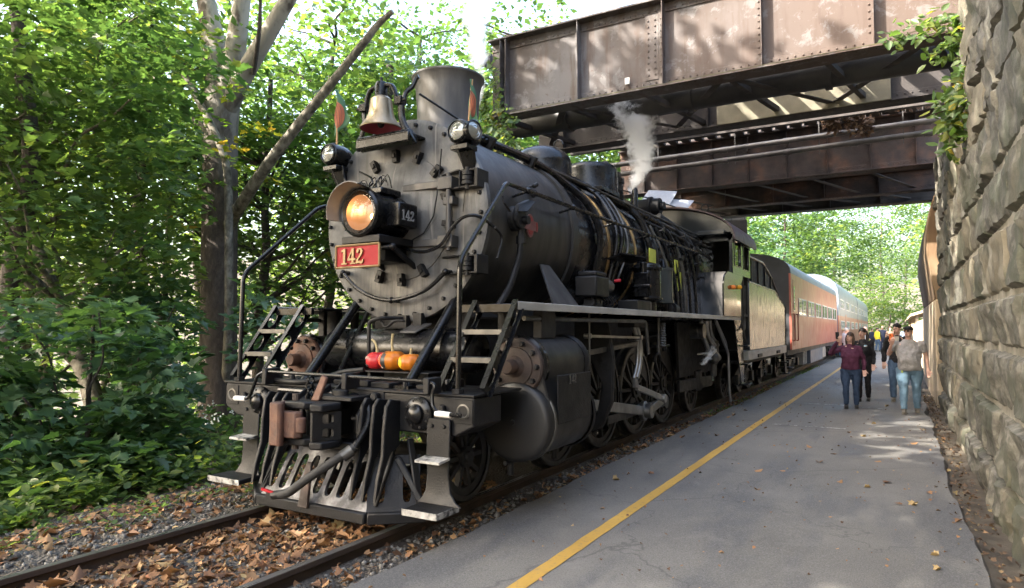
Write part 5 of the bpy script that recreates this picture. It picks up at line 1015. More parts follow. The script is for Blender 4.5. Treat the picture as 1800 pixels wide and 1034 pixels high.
    B(MB().prism([(s*1.0,7.3,1.75),(s*1.0,10.2,1.75),(s*.95,10.2,.75),(s*.95,7.6,.75)],(-s*.05,0,0)),'ash_pan',DULL)
    inj=V((s*1.2,9.15,1.05)); mb=MB(); mb.cyl(inj+V((0,-.3,.2)),inj+V((0,.35,.0)),.07,n=14); mb.cyl(inj,inj+V((0,0,-.35)),.05); mb.ball(inj,.12); mb.cyl(inj+V((0,.2,0)),inj+V((0,.2,.35)),.05); B(mb,'injector',STEEL)
    for k,(yy,z1,z2,r) in enumerate(((8.4,1.8,1.15,.045),(8.75,1.8,1.3,.05),(9.05,1.8,1.3,.04))): B(MB().tube(rnd([(s*1.15,yy,z1),(s*1.15,yy+.1,1.5),(s*1.2,yy+.45,z2)],.15),r,10),'injector_pipe',BRIGHT)
    B(MB().tube(rnd([(s*1.3,8.9,1.8),(s*1.32,9.6,1.3),(s*1.32,9.9,1.15),(s*1.32,9.95,.3),(s*1.32,10.05,.12)],.15),.028,8).tube(rnd([(s*1.25,9.2,1.8),(s*1.28,9.9,1.35),(s*1.28,10.0,1.2)],.15),.02,8),'overflow_pipe',BRIGHT)
    B(MB().box(min(s*1.2,s*1.24),max(s*1.2,s*1.24),7.9,8.9,1.16,1.19).bar((s*1.3,7.95,1.02),(s*1.3,8.9,1.22),.04,.06),'step_board',SILVER,None,.004)
    B(MB().cyl((s*1.1,7.85,1.6),(s*1.35,7.85,1.6),.14,n=22).lathe([(.142,-.02),(.15,0),(.142,.02)],(s*1.25,7.85,1.6),(1,0,0),22),'reservoir_end',STEEL)
# --- running board fittings (right side)
mb=MB(); o=V((1.28,2.95,1.87)); mb.box(1.12,1.40,2.72,3.12,2.02,2.26); mb.box(1.14,1.38,2.76,3.1,2.262,2.32); mb.prism([(1.16,2.8,1.87),(1.36,2.8,1.87),(1.33,2.84,2.02),(1.19,2.84,2.02)],(0,.24,0)); lb=B(mb,'lubricator',IRON,None,.02,seg=2)
mb=MB(); mb.cyl((1.26,3.12,2.17),(1.26,3.34,2.17),.10,n=20); mb.cyl((1.26,3.34,2.17),(1.26,3.44,2.17),.085,n=20); mb.cyl((1.26,3.44,2.17),(1.26,3.5,2.17),.04,n=12); B(mb,'lubricator_drive',STEEL,lb,.006); B(MB().cyl((1.33,3.46,2.24),(1.40,3.50,2.25),.02,n=8),'crank_knob',REDP,lb)
mb=MB(); rs=random.Random(3)
for k in range(11): y=2.75+k*.065; mb.tube(spline([(1.3,y,2.05),(1.33+rs.random()*.05,y+.03,1.95),(1.28,y-.1,1.885),(1.2,y-.5-rs.random()*.4,1.885),(1.15,1.6+rs.random(),1.88)],5),.0085,5)
for k in range(6): y=2.8+k*.08; mb.tube(spline([(1.2,y,2.3),(1.1,y+.25,2.36),(1.02,y+.45,2.28),(1.0,y+.5,2.0)],4),.009,5)
B(mb,'lubricator_lines',IRON)
B(MB().box(1.18,1.46,3.95,4.5,1.868,2.02),'sand_box_step',IRON,None,.008); B(MB().box(1.185,1.455,4.502,4.52,1.872,2.015),'step_end',SILVER)
mb=MB(); 
for (y,z0,z1,r,x) in ((5.05,2.05,2.56,.20,1.22),(5.05,1.88,2.05,.13,1.22)): mb.lathe([(.0005,z0),(r,z0),(r,z1),(r*.9,z1+.03),(.0005,z1+.03)],(x,y,0),(0,0,1),32)
mb.lathe([(.21,2.06),(.225,2.06),(.225,2.1),(.21,2.1)],(1.22,5.05,0),(0,0,1),32); mb.lathe([(.21,2.5),(.225,2.5),(.225,2.54),(.21,2.54)],(1.22,5.05,0),(0,0,1),32); mb.box(1.12,1.32,4.78,4.9,2.1,2.45); mb.cyl((1.24,4.84,2.1),(1.24,4.84,2.6),.05); mb.cyl((1.12,4.8,2.25),(1.36,4.8,2.25),.035); B(mb,'air_pump',GLOSS,None,.006)
mb=MB().lathe([(.17,2.07),(.17,2.53),(.185,2.53),(.185,2.57),(.0005,2.575)],(1.26,5.62,0),(0,0,1),32).lathe([(.185,2.03),(.185,2.075),(.0005,2.03)],(1.26,5.62,0),(0,0,1),32); B(mb,'pump_cylinder',pm('pump_grey',[(.3,(.03,.04,.045)),(.7,(.06,.07,.075))],3,rough=(.12,.25),metal=.3),None)
mb=MB()
for k in range(12): y=5.0+k*.12; mb.cyl((1.2+.08*math.sin(k),y,1.87),(1.2+.08*math.sin(k),y,1.98+.1*((k*7)%3)),.035,n=8); mb.ball((1.22,y,2.0),.045)
mb.cyl((1.2,6.0,1.95),(1.2,6.5,1.95),.1,n=18); mb.cyl((1.2,6.15,1.95),(1.2,6.2,1.95),.14,n=18); B(mb,'pump_valves',IRON)
B(MB().tube(rnd([bp(5.7,-5,.1),(1.2,5.0,2.45),(1.2,4.8,2.2)],.2),.045,10),'pump_pipe',GLOSS)
for k,(y,r) in enumerate(((6.2,.022),(6.45,.03),(6.7,.02),(7.0,.035),(7.3,.025),(7.7,.03))): B(MB().tube(spline([bp(y-.1,32,.08),bp(y,8,.10),(1.2,y+.1,2.4),(1.22,y+.12,1.9)],5),r,8),'boiler_pipe',STEEL if k%3==0 else GLOSS)
mb=MB()
for k in range(9): q=bp(6.4+k*.28,28-(k%4)*12,.05); mb.ball(q,.045); mb.cyl(q,q+V((.12,0,.02)),.018,n=6); mb.lathe([(.05,0),(.05,.015),(.0005,.015)],q+V((.12,0,.02)),(1,0,0),12)
B(mb,'washout_plug',IRON)
B(MB().bar((1.12,4.0,2.62),(1.28,4.55,2.60),.02,.28,(1,0,.2)),'deflector_plate',GLOSS); B(MB().box(.55,.75,4.5,5.2,3.66,3.72),'walkway_plate',GLOSS,None,.004)
# --- marker lamps
LAMPG=glass('lamp_lens',(.34,.35,.33),.12,.6); LAMPB=glass('lamp_bowl',(.8,.8,.78),.15,1)
for s in (-1,1):
    c=V((s*.84,.80,3.52)); mb=MB(); mb.lathe([(.0005,.2),(.09,.19),(.12,.12),(.125,.02),(.118,-.09),(.105,-.10)],c,YAX,28); mb.cyl(c,c+V((s*.14,-.03,0)),.1,n=24) if s>0 else mb.cyl(c,c+V((-.02,0,.14)),.03); mb.box(c.x-.1,c.x+.1,.72,.9,c.z-.17,c.z-.12); mb.prism([c+V((-.1,.0,-.12)),c+V((.1,.0,-.12)),c+V((.06,.12,-.36)),c+V((-.06,.12,-.36))],(0,.05,0)); ml=B(mb,'marker_lamp',GLOSS,None,.006)
    faces=[(c+V((0,-.10,0)),V((0,-1,0)))]+([(c+V((.14,-.03,0)),V((1,-.2,0)).normalized())] if s>0 else [])
    for q,d in faces:
        B(MB().lathe([(.098,0),(.104,.014),(.092,.022),(.085,.012)],q,d,28),'lens_rim',GLOSS,ml); B(MB().lathe([(.09,.008),(.07,.02),(.066,.016),(.045,.026),(.041,.022),(.02,.032),(.0005,.033)],q,d,28),'lens',LAMPG,ml)
    B(MB().tube([c+V((-s*.02,-.08,-.14)),c+V((-s*.02,.09,-.4)),V((c.x-s*.05,.87,c.z-.75))],.007,5),'lamp_wire',STEEL,ml)
# --- cab
CABM=pm('cab_gloss_paint',[(.3,(.018,.022,.028)),(.7,(.03,.035,.04))],1.2,rough=(.1,.22),bmp=.05,bscale=6)
CABS=pm('cab_side_gloss',[(.3,(.03,.034,.034)),(.7,(.05,.055,.052))],1.2,(1,.6,.3),rough=(.06,.16),metal=.55,spec=.9)
cb=None
for s in (1,-1):
    X=s*1.55; T=lambda a,b,c: V((X-s*c,a,b)); mb=MB()
    mb.holed(T,9.40,10.36,2.76,3.56,.03,(9.86,3.19,.30,.25),28,7); mb.holed(T,10.36,11.2,2.76,3.56,.03,(10.74,3.17,.27,.25),28,7)
    mb.prism([T(8.55,1.89,0),T(10.12,1.89,0),T(10.12,2.44,0),T(10.2,2.60,0),T(10.36,2.72,0),T(10.36,2.757,0),T(8.9,2.757,0),T(8.66,2.66,0),T(8.55,2.5,0)],(-s*.03,0,0))
    side=B(mb,'cab_side',CABS); 
    B(MB().add([T(9.55,2.93,.02),T(10.17,2.93,.02),T(10.17,3.45,.02),T(9.55,3.45,.02)],[(0,1,2,3)]),'window_pane',CLEAR,side)
    for (cy_,cz2,ra,rb) in ((9.86,3.19,.30,.25),(10.74,3.17,.27,.25)):
        mb=MB()
        for a_,b__,c_,d_2 in ((cy_-ra-.03,cy_-ra+.006,cz2-rb,cz2+rb),(cy_+ra-.006,cy_+ra+.03,cz2-rb,cz2+rb),(cy_-ra-.03,cy_+ra+.03,cz2+rb,cz2+rb+.02),(cy_-ra-.03,cy_+ra+.03,cz2-rb-.02,cz2-rb)): mb.box(min(X,X+s*.012),max(X,X+s*.012),a_,b__,c_,d_2)
        B(mb,'window_frame',GLOSS,side)
    mb=MB(); T2=lambda a,b,c: V((s*a,9.40+c,b)); mb.holed(T2,.86,1.52,2.6,3.60,.03,(1.2,3.12,.28,.40),28,8); mb.prism([(s*.92,8.55,1.89),(s*1.52,8.55,1.89),(s*1.52,8.55,2.5),(s*1.52,8.9,2.757),(s*.92,8.9,2.757),(s*.92,8.55,2.5)],(0,.03,0)); mb.prism([(s*.95,8.9,2.757),(s*1.52,8.9,2.757),(s*1.52,9.42,2.757),(s*.95,9.42,2.757)],(0,0,-.03)); B(mb,'cab_front',CABM)
    B(MB().box(min(s*.90,s*1.46),max(s*.90,s*1.46),9.05,9.40,3.52,3.60).box(min(s*.90,s*.93),max(s*.90,s*.93),9.05,9.40,3.3,3.52),'window_hood',CABM,None,.006)
    B(MB().add([(s*.95,9.41,2.75),(s*1.16,9.41,2.75),(s*1.16,9.41,3.5),(s*.95,9.41,3.5)],[(0,1,2,3)]),'window_pane',CLEAR)
def roofpt(a,y,dr=0): return V(((1.64+dr)*math.sin(a),y,3.50+(.72+dr)*math.cos(a)-.02))
mb=MB(); K=20; A=[R(-94)+R(188)*i/K for i in range(K+1)]
front=[roofpt(a,9.40,-.05) for a in A if abs(a)<R(88)]
mb.prism(front+[V((1.5,9.4,3.42)),V((-1.5,9.4,3.42))],(0,.03,0)); mb.prism([(-.86,9.4,3.42),(-.86,9.4,2.6),(.86,9.4,2.6),(.86,9.4,3.42)],(0,.03,0)); B(mb,'cab_front_upper',CABM,None,0)
mb=MB(); vs=[];fs=[]
for y,dr in ((9.22,0),(11.55,0),(11.55,-.03),(9.22,-.03)):
    for a in A: vs.append(roofpt(a,y,dr))
n=K+1
for j in range(4):
    for i in range(K): fs.append((j*n+i,j*n+i+1,((j+1)%4)*n+i+1,((j+1)%4)*n+i))
fs+=[(0,n,2*n,3*n),(n-1,2*n-1,3*n-1,4*n-1)]; mb.add(vs,fs); rf=B(mb,'cab_roof',pm('cab_roof_maroon',[(.3,(.07,.045,.05)),(.7,(.13,.085,.09))],2,rough=(.45,.6),bmp=.1))
HATM=pm('hatch_galvanised',[(.3,(.38,.39,.42)),(.7,(.52,.53,.56))],12,rough=(.5,.7),bmp=.15)
for (u0,u1,uu0,uu1,v0,v1) in ((1125,1178,1140,1190,360,336),(1175,1210,1180,1220,366,352)):
    q=[at(u0,v0-4,y=9.6),at(u1,v0,y=9.6),at(uu1,v1+2,y=10.0),at(uu0,v1,y=10.0)]; B(MB().prism(q,(0,.02,.025)),'roof_hatch',HATM,rf,.02,seg=2)
B(MB().tube(arc((1.02,9.35,4.12),.075,0,2*PI,14),.016,6),'lifting_eye',IRON,rf)
B(MB().box(-1.5,1.5,9.45,11.2,1.9,1.95).box(-1.5,1.5,11.1,11.15,1.95,2.7).box(-1.45,-.6,9.6,9.9,1.95,2.6),'cab_floor',DULL); B(MB().lathe([(1.0,0),(.95,.05),(.0005,.06)],(0,9.5,ZC),YAX,32),'backhead',IRON)
mb=MB()
for k in range(7): x=-.6+k*.2; mb.cyl((x,9.56,2.7+.25*math.sin(k*2)),(x,9.75,2.7+.25*math.sin(k*2)),.05,n=10)
mb.cyl((.9,9.6,2.3),(.9,9.6,3.0),.05); B(mb,'backhead_fittings',STEEL)
B(MB().tube(spline([(1.52,10.2,2.9),(1.53,10.25,2.3),(1.53,10.3,1.8),(1.5,10.6,1.6),(1.45,11.0,1.8),(1.45,11.05,2.6)],6),.022,8),'grab_rail',STEEL); B(MB().tube(rnd([(1.52,10.5,2.7),(1.52,10.55,1.5),(1.5,10.8,1.35)],.1),.02,8),'grab_rail',STEEL)
mb=MB(); mb.prism([(1.40,10.05,1.86),(1.40,10.9,1.86),(1.40,11.0,.45),(1.40,10.7,.45)],(.02,0,0)); 
for z in (.42,.85,1.25): mb.box(1.38,1.58,10.6,11.05,z,z+.03)
B(mb,'cab_step',GLOSS,None,.004)
mb=MB(); mb.box(1.0,1.3,11.0,11.25,2.0,3.4); 
B(MB().box(-1.5,1.5,11.17,11.22,1.6,4.1),'cab_dark_backing',DULL)  # dark sheet added behind the cab so its openings read as shade
# yellow pressure plates on the firebox side
YP=pm('chrome_yellow_green',[(.3,(.42,.46,.05)),(.7,(.52,.55,.08))],6,rough=(.4,.6))
for (u,v,du,dv) in ((1147,450,7,9),(1190,470,6,10),(1194,495,5,14)): q=at(u,v,x=1.16); B(MB().box(1.15,1.165,q.y-du*.022,q.y+du*.022,q.z-dv*.012,q.z+dv*.012),'warning_plate',YP,None,.004)
# pair of orange lamps under the cab roof corner
for k,(u,v,c_) in enumerate(((1289,505,(.9,.25,.04)),(1300,505,(.95,.45,.03)))):
    q=at(u,v,x=1.58); mb=MB().ball(q,.055,.055,.045,12,8); B(mb,'cab_ornament',pm('orange_ornament',[(.3,c_),(.7,c_)],4,rough=(.4,.5)))
# ================================================================ TENDER
TEND=pm('tender_gloss_side',[(.3,(.048,.056,.066)),(.7,(.095,.108,.124))],3.5,(1,2.2,.25),rough=(.16,.32),metal=.4,spec=.8,bmp=.12,bscale=3,bdist=.02)
te=thing('locomotive_tender','glossy black coal tender with dark plank bunker coupled behind the locomotive cab','tender',(0,14,0))
for s in (1,-1):
    X=s*1.5; P=[(11.3,1.15),(16.72,1.15),(16.76,2.27),(14.9,2.66),(11.3,2.70)]
    ts=MB().prism([(X,a,b) for a,b in P],(-s*.04,0,0)).build('tank_side',TEND,te,.01)
    mb=MB(); mb.tube([(X,11.3,2.70),(X,14.9,2.66),(X,16.76,2.27),(X,16.72,1.15)],.018,8); mb.build('edge_bead',GLOSS,ts)
    Pb=[(11.55,3.36),(14.2,3.36),(15.6,3.05),(16.85,2.5)]
    for k in range(11):
        y0=11.58+k*.48; y1=y0+.465; z0=np.interp(y0,[p[0] for p in Pb],[p[1] for p in Pb]); z1=np.interp(y1,[p[0] for p in Pb],[p[1] for p in Pb])
        MB().prism([(s*1.30,y0,2.0),(s*1.30,y1,2.0),(s*1.30,y1,z1),(s*1.30,y0,z0)],(-s*.035,0,0)).build('plank',DULL,te,.004)
        if k%2==0: MB().box(min(s*1.302,s*1.34),max(s*1.302,s*1.34),y0-.02,y0+.02,2.6,float(z0)).build('stake',IRON,te)
    MB().tube([(s*1.32,11.55,3.38),(s*1.32,14.2,3.38),(s*1.32,15.6,3.07),(s*1.32,16.85,2.52),(s*1.45,17.0,1.9)],.028,8).build('bunker_rail',STEEL,te)
    MB().box(min(s*1.3,s*1.5),max(s*1.3,s*1.5),11.1,16.9,.93,1.14).build('sill',SILVER,te,.008)
    for y in (12.2,15.0): MB().box(min(s*1.5,s*1.53),max(s*1.5,s*1.53),y,y+.5,.96,1.04).build('sill_bracket',IRON,te,.004)
    mb=MB(); mb.prism([(s*1.42,16.6,1.1),(s*1.42,16.9,1.1),(s*1.42,17.3,.3),(s*1.42,16.95,.3)],(s*.03,0,0)); mb.box(min(s*1.3,s*1.55),max(s*1.3,s*1.55),16.9,17.3,.28,.31); mb.box(min(s*1.3,s*1.52),max(s*1.3,s*1.52),16.8,17.1,.62,.65); mb.build('footstep',IRON,te,.004)
MB().box(-1.46,1.46,11.32,16.7,1.16,2.2).box(-1.25,1.25,11.6,11.65,2.2,3.3).box(-1.4,1.4,11.1,17.0,.85,.92).box(-1.25,1.25,11.7,16.6,2.2,2.7).build('tank',DULL,te)
for yc in (12.6,15.5):
    for s in (1,-1):
        mb=MB(); mb.prism([(s*1.0,yc-1.1,.52),(s*1.0,yc-.8,.62),(s*1.0,yc-.3,.78),(s*1.0,yc+.3,.78),(s*1.0,yc+.8,.62),(s*1.0,yc+1.1,.52),(s*1.0,yc+1.1,.38),(s*1.0,yc+.75,.38),(s*1.0,yc+.25,.30),(s*1.0,yc-.25,.30),(s*1.0,yc-.75,.38),(s*1.0,yc-1.1,.38)],(s*.08,0,0))
        for dy in (-.85,.85): mb.box(min(s*1.05,s*1.16),max(s*1.05,s*1.16),yc+dy-.13,yc+dy+.13,.33,.57)
        mb.bar((s*1.1,yc-.6,.3),(s*1.1,yc+.5,.72),.03,.05); mb.bar((s*1.1,yc-.1,.8),(s*1.1,yc+.1,.3),.04,.08)
        tf=mb.build('truck_frame',IRON,te,.01); 
        mb=MB()
        for dy in (-.16,0,.16):
            for k in range(5): mb.lathe([(.05,0),(.065,.02),(.05,.04)],(s*1.06,yc+dy,.40+k*.06),(0,0,1),10)
        mb.build('spring',STEEL,tf)
        for dy in (-.85,.85): place_wheel(PW,'tender_wheel',s*.765,yc+dy,.422,dy,te,s)
# ================================================================ COACHES
SALMON=pm('salmon_coach_paint',[(.3,(.36,.09,.065)),(.7,(.44,.125,.09))],.8,rough=(.28,.42),bmp=.03,bscale=5)
SALMON2=pm('orange_salmon_paint',[(.3,(.34,.135,.085)),(.7,(.42,.18,.115))],.8,rough=(.3,.42))
ROOFG=pm('pale_coach_roof',[(.3,(.12,.135,.14)),(.7,(.19,.21,.21))],1.2,(1,.3,1),rough=(.45,.6)); DARKEND=pm('dark_coach_end',[(.3,(.03,.032,.036)),(.7,(.055,.058,.065))],2,rough=(.4,.6)); BLUEEND=pm('slate_blue_end',[(.3,(.10,.125,.17)),(.7,(.15,.18,.23))],2,rough=(.4,.55)); WBLUE=pm('pale_blue_white_paint',[(.3,(.17,.21,.245)),(.7,(.25,.295,.33))],1,rough=(.3,.45))
ALU=pm('white_window_frame',[(.3,(.55,.55,.53)),(.7,(.72,.72,.7))],6,rough=(.35,.5)); UNDER=pm('underframe_grey',[(.3,(.05,.055,.065)),(.7,(.11,.115,.125))],2,rough=(.6,.8))
def window(par,X,s,y0,y1,z0,z1,mull=2):
    w_=MB(); t=.05
    for a,b,c,d in ((y0-t,y1+t,z1,z1+t),(y0-t,y1+t,z0-t,z0),(y0-t,y0,z0,z1),(y1,y1+t,z0,z1)): w_.box(min(X,X+s*.018),max(X,X+s*.018),a,b,c,d)
    for k in range(1,mull): ym=y0+(y1-y0)*k/mull; w_.box(min(X,X+s*.016),max(X,X+s*.016),ym-.06,ym+.06,z0,z1)
    f=w_.build('window',ALU,par); MB().box(min(X+s*.004,X+s*.008),max(X+s*.004,X+s*.008),y0,y1,z0,z1).build('pane',PANE,f)
def coach(label,y0,y1,zb,zs,apex,mats,wins,endm,twotone=None,name='passenger_coach',group=None):
    c=thing(name,label,'train coach',(0,(y0+y1)/2,0),group)
    K=18; arcp=[(1.5*math.cos(a),zs+(apex-zs)*math.sin(a)**.8) for a in np.linspace(0,PI,K+1)]
    for s in (1,-1):
        if twotone: MB().box(min(s*1.44,s*1.5),max(s*1.44,s*1.5),y0,y1,zb,twotone).build('side',mats[0],c); MB().box(min(s*1.44,s*1.502),max(s*1.44,s*1.502),y0,y1,twotone,zs).build('upper_side',mats[1],c)
        else: MB().box(min(s*1.44,s*1.5),max(s*1.44,s*1.5),y0,y1,zb,zs).build('side',mats[0],c)
    mb=MB(); mb.prism([(a,y0+.12,b) for a,b in arcp],(0,y1-y0-.24,0)); mb.build('roof',mats[1],c,smooth=50)
    for yy in (y0,y1-.12): MB().prism([(a*.999,yy,b*.999+.003) for a,b in arcp]+[(-1.44,yy,zs),(-1.44,yy,zb),(1.44,yy,zb),(1.44,yy,zs)],(0,.118,0)).build('end_wall',endm,c,smooth=30)
    MB().box(-1.35,1.35,y0+.1,y1-.1,zb-.18,zb-.01).build('underframe',UNDER,c)
    for (a,b,z0,z1,mull) in wins:
        for s in (1,-1): window(c,s*1.503,s,a,b,z0,z1,mull)
    for yc in (y0+2.6,y1-2.6):
        for s in (1,-1):
            mb=MB(); mb.box(min(s*1.05,s*1.15),max(s*1.05,s*1.15),yc-1.5,yc+1.5,.42,.62); 
            for dy in (-1.1,1.1): mb.box(min(s*1.1,s*1.22),max(s*1.1,s*1.22),yc+dy-.16,yc+dy+.16,.32,.60)
            for k in range(5): mb.lathe([(.08,0),(.10,.02),(.08,.04)],(s*1.15,yc,.42+k*.06),(0,0,1),12)
            mb.build('truck_frame',IRON,c,.01)
            for dy in (-1.1,1.1): place_wheel(PW,'coach_wheel',s*.765,yc+dy,.422,dy,c,s)
    return c
W1=[(19.9+i*2.65,19.9+i*2.65+2.05,2.12,2.62,2) for i in range(6)]
c1=coach('salmon red single level coach with white framed windows behind the tender',18.1,35.9,.97,3.38,4.08,(SALMON,ROOFG),W1,DARKEND)
MB().box(1.502,1.51,18.45,19.05,1.1,3.2).build('door',pm('red_door',[(.3,(.28,.05,.035)),(.7,(.36,.07,.05))],2,rough=(.3,.45)),c1,.004); MB().box(1.505,1.516,18.6,18.92,2.2,3.0).build('door_window',PANE,c1)
for y in (18.36,19.16): MB().tube(rnd([(1.5,y,1.25),(1.56,y,1.25),(1.56,y,2.1),(1.5,y,2.1)],.03),.018,8).build('grab_rail',pm('dark_red_rail',[(.3,(.2,.03,.025)),(.7,(.26,.04,.03))],2),c1)
MB().box(1.0,1.42,18.5,19.1,.35,.4).box(1.0,1.42,18.5,19.1,.66,.7).build('step',IRON,c1)
MB().box(.7,1.35,24.5,29.2,.25,.78).build('equipment_box',BLUEEND,c1,.02); MB().box(.8,1.36,29.3,30.6,.3,.78).build('equipment_box',pm('grey_box',[(.3,(.3,.3,.29)),(.7,(.42,.41,.4))],2,rough=(.6,.7)),c1,.02)
MB().box(.8,1.3,22.6,22.72,.3,.8).box(.8,1.3,23.0,23.12,.3,.8).box(.8,1.3,23.5,23.62,.3,.8).build('hanger',SILVER,c1)
mb=MB(); mb.tube(spline([(-.5,18.1,.8),(-.2,17.6,.5),(.2,17.2,.7)],5),.05,8); mb.box(-.2,.2,16.9,18.2,.75,.95); mb.box(-.5,.5,17.9,18.1,1.0,3.1); mb.build('coupling_gear',DULL,c1)
for (a,b,lb) in ((37.1,56.9,'double deck coach with pale blue upper level and slate end behind the salmon coach'),(57.4,77.2,'second double deck coach, the far one, at the tail of the train')):
    W2=[]
    for k in range(4): yy=a+1.4+k*4.9; W2+=[(yy,yy+3.0,2.82,3.28,4),(yy+.2,yy+3.0,1.62,2.04,3)]
    cc=coach(lb,a,b,.66,3.55,4.75,(SALMON2,WBLUE),W2,BLUEEND,2.36,'double_deck_coach','double deck coaches at the tail of the train')
    MB().box(1.503,1.512,a+5.3,a+6.3,.9,2.5).build('door',pm('dusky_door',[(.3,(.32,.16,.11)),(.7,(.4,.2,.14))],2,rough=(.3,.4)),cc,.004); MB().box(.6,1.3,a+7,a+12,.3,.62).build('equipment_box',UNDER,cc,.02)
# platform shelter at the far right
sh_=thing('platform_shelter','low platform shelter with a pale tan sloping roof beyond the wall','shelter',(6.4,50,0))
TANR=pm('tan_roofing',[(.3,(.42,.33,.22)),(.7,(.56,.46,.33))],2,rough=(.7,.85))
MB().prism([(4.95,38,2.28),(4.95,38,2.42),(8.2,38,3.5),(8.2,38,3.36)],(0,34,0)).build('roof',TANR,sh_,.01)
for y in (38.4,46,54,62,70): MB().box(5.2,5.34,y,y+.14,-.1,2.36).build('post',TANR,sh_)
MB().box(7.6,7.8,38,72,-.1,3.2).build('back_wall',pm('brown_boarding',[(.3,(.12,.07,.045)),(.7,(.2,.13,.09))],2,rough=(.8,.9)),sh_)
ct=thing('signal_mast','dark signal post standing beyond the bridge behind the cab roof','signal',(.0,26,0))
q=at(1311,395,y=27); MB().cyl((-1.95,27,-.1),(-1.95,27,q.z+.3),.08,n=10).build('post',DULL,ct); MB().box(-2.3,-1.5,26.9,27.1,q.z+.15,q.z+.45).box(-2.4,-2.1,26.85,27.15,q.z+.2,q.z+.5).build('signal_head',DULL,ct,.02)
# ================================================================ PUMPKINS AND FLAGS
def pumpkin(label,c,r,h,mat,stem,smat):
    t=thing('pumpkin',label,'pumpkin',c,'pumpkins lined up on the little shelf'); n=40; m_=14; vs=[];fs=[]
    for i in range(m_+1):
        ph=PI*i/m_
        for j in range(n):
            th=2*PI*j/n; rr=r*(math.sin(ph)**.8 if 0<i<m_ else 0)*(1-.05*abs(math.cos(th*5))**6); z=h/2+h/2*math.cos(ph)*(1-.12*math.exp(-(math.sin(ph)/.25)**2)); vs.append(V(c)+V((rr*math.cos(th),rr*math.sin(th),z)))
    for i in range(m_):
        for j in range(n): fs.append((i*n+j,(i+1)*n+j,(i+1)*n+(j+1)%n,i*n+(j+1)%n))
    b=MB().add(vs,fs).build('flesh',mat,t,smooth=80); pts=spline([V(c)+V(p) for p in stem],5); MB().tube(pts,list(np.interp(np.linspace(0,1,len(pts)),[0,.3,1],[.017,.011,.012])),8).build('stem',smat,t); return t,b
ORNG=pm('orange_pumpkin_skin',[(.3,(.42,.11,.008)),(.7,(.54,.17,.013))],9,rough=(.3,.42)); REDK=pm('red_painted_pumpkin',[(.3,(.36,.012,.02)),(.6,(.42,.022,.025)),(.8,(.5,.13,.02))],5,rough=(.3,.4))
STEMM=pm('pumpkin_stem',[(.3,(.22,.16,.07)),(.7,(.42,.36,.2))],9,rough=(.7,.85))
def curved(par,c,r,h,pts,mat,name,off=1.004,sub=None):
    """a painted patch that follows the front of a pumpkin; pts are (angle degrees, height share)"""
    vs=[];fs=[]; C=V(c)
    def S(a,b):
        zz=max(-.98,min(.98,b*2-1)); rr=r*off*(1-zz*zz)**.4; a=R(a-90); return C+V((rr*math.cos(a)*1.002,rr*math.sin(a)*1.002,h/2+h/2*zz))
    if len(pts)==4 and sub:
        n=8
        for i in range(n+1):
            for j in range(n+1):
                u,v=i/n,j/n; a=(pts[0][0]*(1-u)+pts[1][0]*u)*(1-v)+(pts[3][0]*(1-u)+pts[2][0]*u)*v; b=(pts[0][1]*(1-u)+pts[1][1]*u)*(1-v)+(pts[3][1]*(1-u)+pts[2][1]*u)*v; vs.append(S(a,b))
        for i in range(n):
            for j in range(n): q=i*(n+1)+j; fs.append((q,q+1,q+n+2,q+n+1))
    else:
        n=len(pts); ca=sum(p[0] for p in pts)/n; cb=sum(p[1] for p in pts)/n; vs=[S(ca,cb)]
        for k in (.35,.7,1.0): vs+= [S(ca+(a-ca)*k,cb+(b-cb)*k) for a,b in pts]
        for j in range(n): fs.append((0,1+j,1+(j+1)%n))
        for k in range(2):
            for j in range(n): fs.append((1+k*n+j,1+(k+1)*n+j,1+(k+1)*n+(j+1)%n,1+k*n+(j+1)%n))
    return MB().add(vs,fs).build(name,mat,par,smooth=80)
BLK=pm('black_marker',[(.3,(.012,.012,.012)),(.7,(.02,.02,.02))],5,rough=(.4,.5)); PALE=pm('cream_marker',[(.3,(.65,.5,.4)),(.7,(.75,.62,.5))],5,rough=(.5,.6)); YLW=pm('yellow_marker',[(.3,(.55,.36,.014)),(.7,(.62,.43,.025))],5,rough=(.4,.5)); REDM=pm('red_marker',[(.3,(.62,.06,.02)),(.7,(.7,.1,.03))],5,rough=(.4,.5))
def stroke(par,c,r,h,pts,wd,mat,name='lettering',off=1.02):
    vs=[]; C=V(c)
    P=[]
    for a,b in pts:
        zz=b*2-1; rr=r*off*(1-zz*zz)**.4; a_=R(a-90); P.append(C+V((rr*math.cos(a_),rr*math.sin(a_),h/2+h/2*zz)))
    return MB().tube(P,wd,5).build(name,mat,par)
c=(.055,.50,1.251); t,b=pumpkin('red painted pumpkin with a long bent stem, leftmost of the three on the shelf',c,.112,.175,REDK,[(0,0,.165),(-.01,0,.22),(-.035,0,.265),(-.07,0,.29)],STEMM)
for k,x in enumerate((-28,-16,-4,8,20)): stroke(b,c,.112,.175,[(x-30,.62),(x-26,.74),(x-22,.60)] if k%2 else [(x-30,.60),(x-29,.74),(x-23,.66),(x-29,.66)],.0028,PALE)
for k in range(5): stroke(b,c,.112,.175,[(-62+k*9,.20),(-61+k*9,.30),(-57+k*9,.22)],.004,BLK)
c=(.265,.48,1.251); t,b=pumpkin('orange pumpkin with a red and black painted panel, middle one on the shelf',c,.135,.19,ORNG,[(0,0,.18),(-.01,0,.24),(-.012,0,.29),(.0,0,.345)],STEMM)
curved(b,c,.135,.19,[(-82,.10),(4,.10),(4,.92),(-82,.92)],BLK,'black_panel',1.006,1); curved(b,c,.135,.19,[(-80,.2),(-22,.2),(-22,.84),(-80,.84)],REDM,'red_panel',1.02,1)
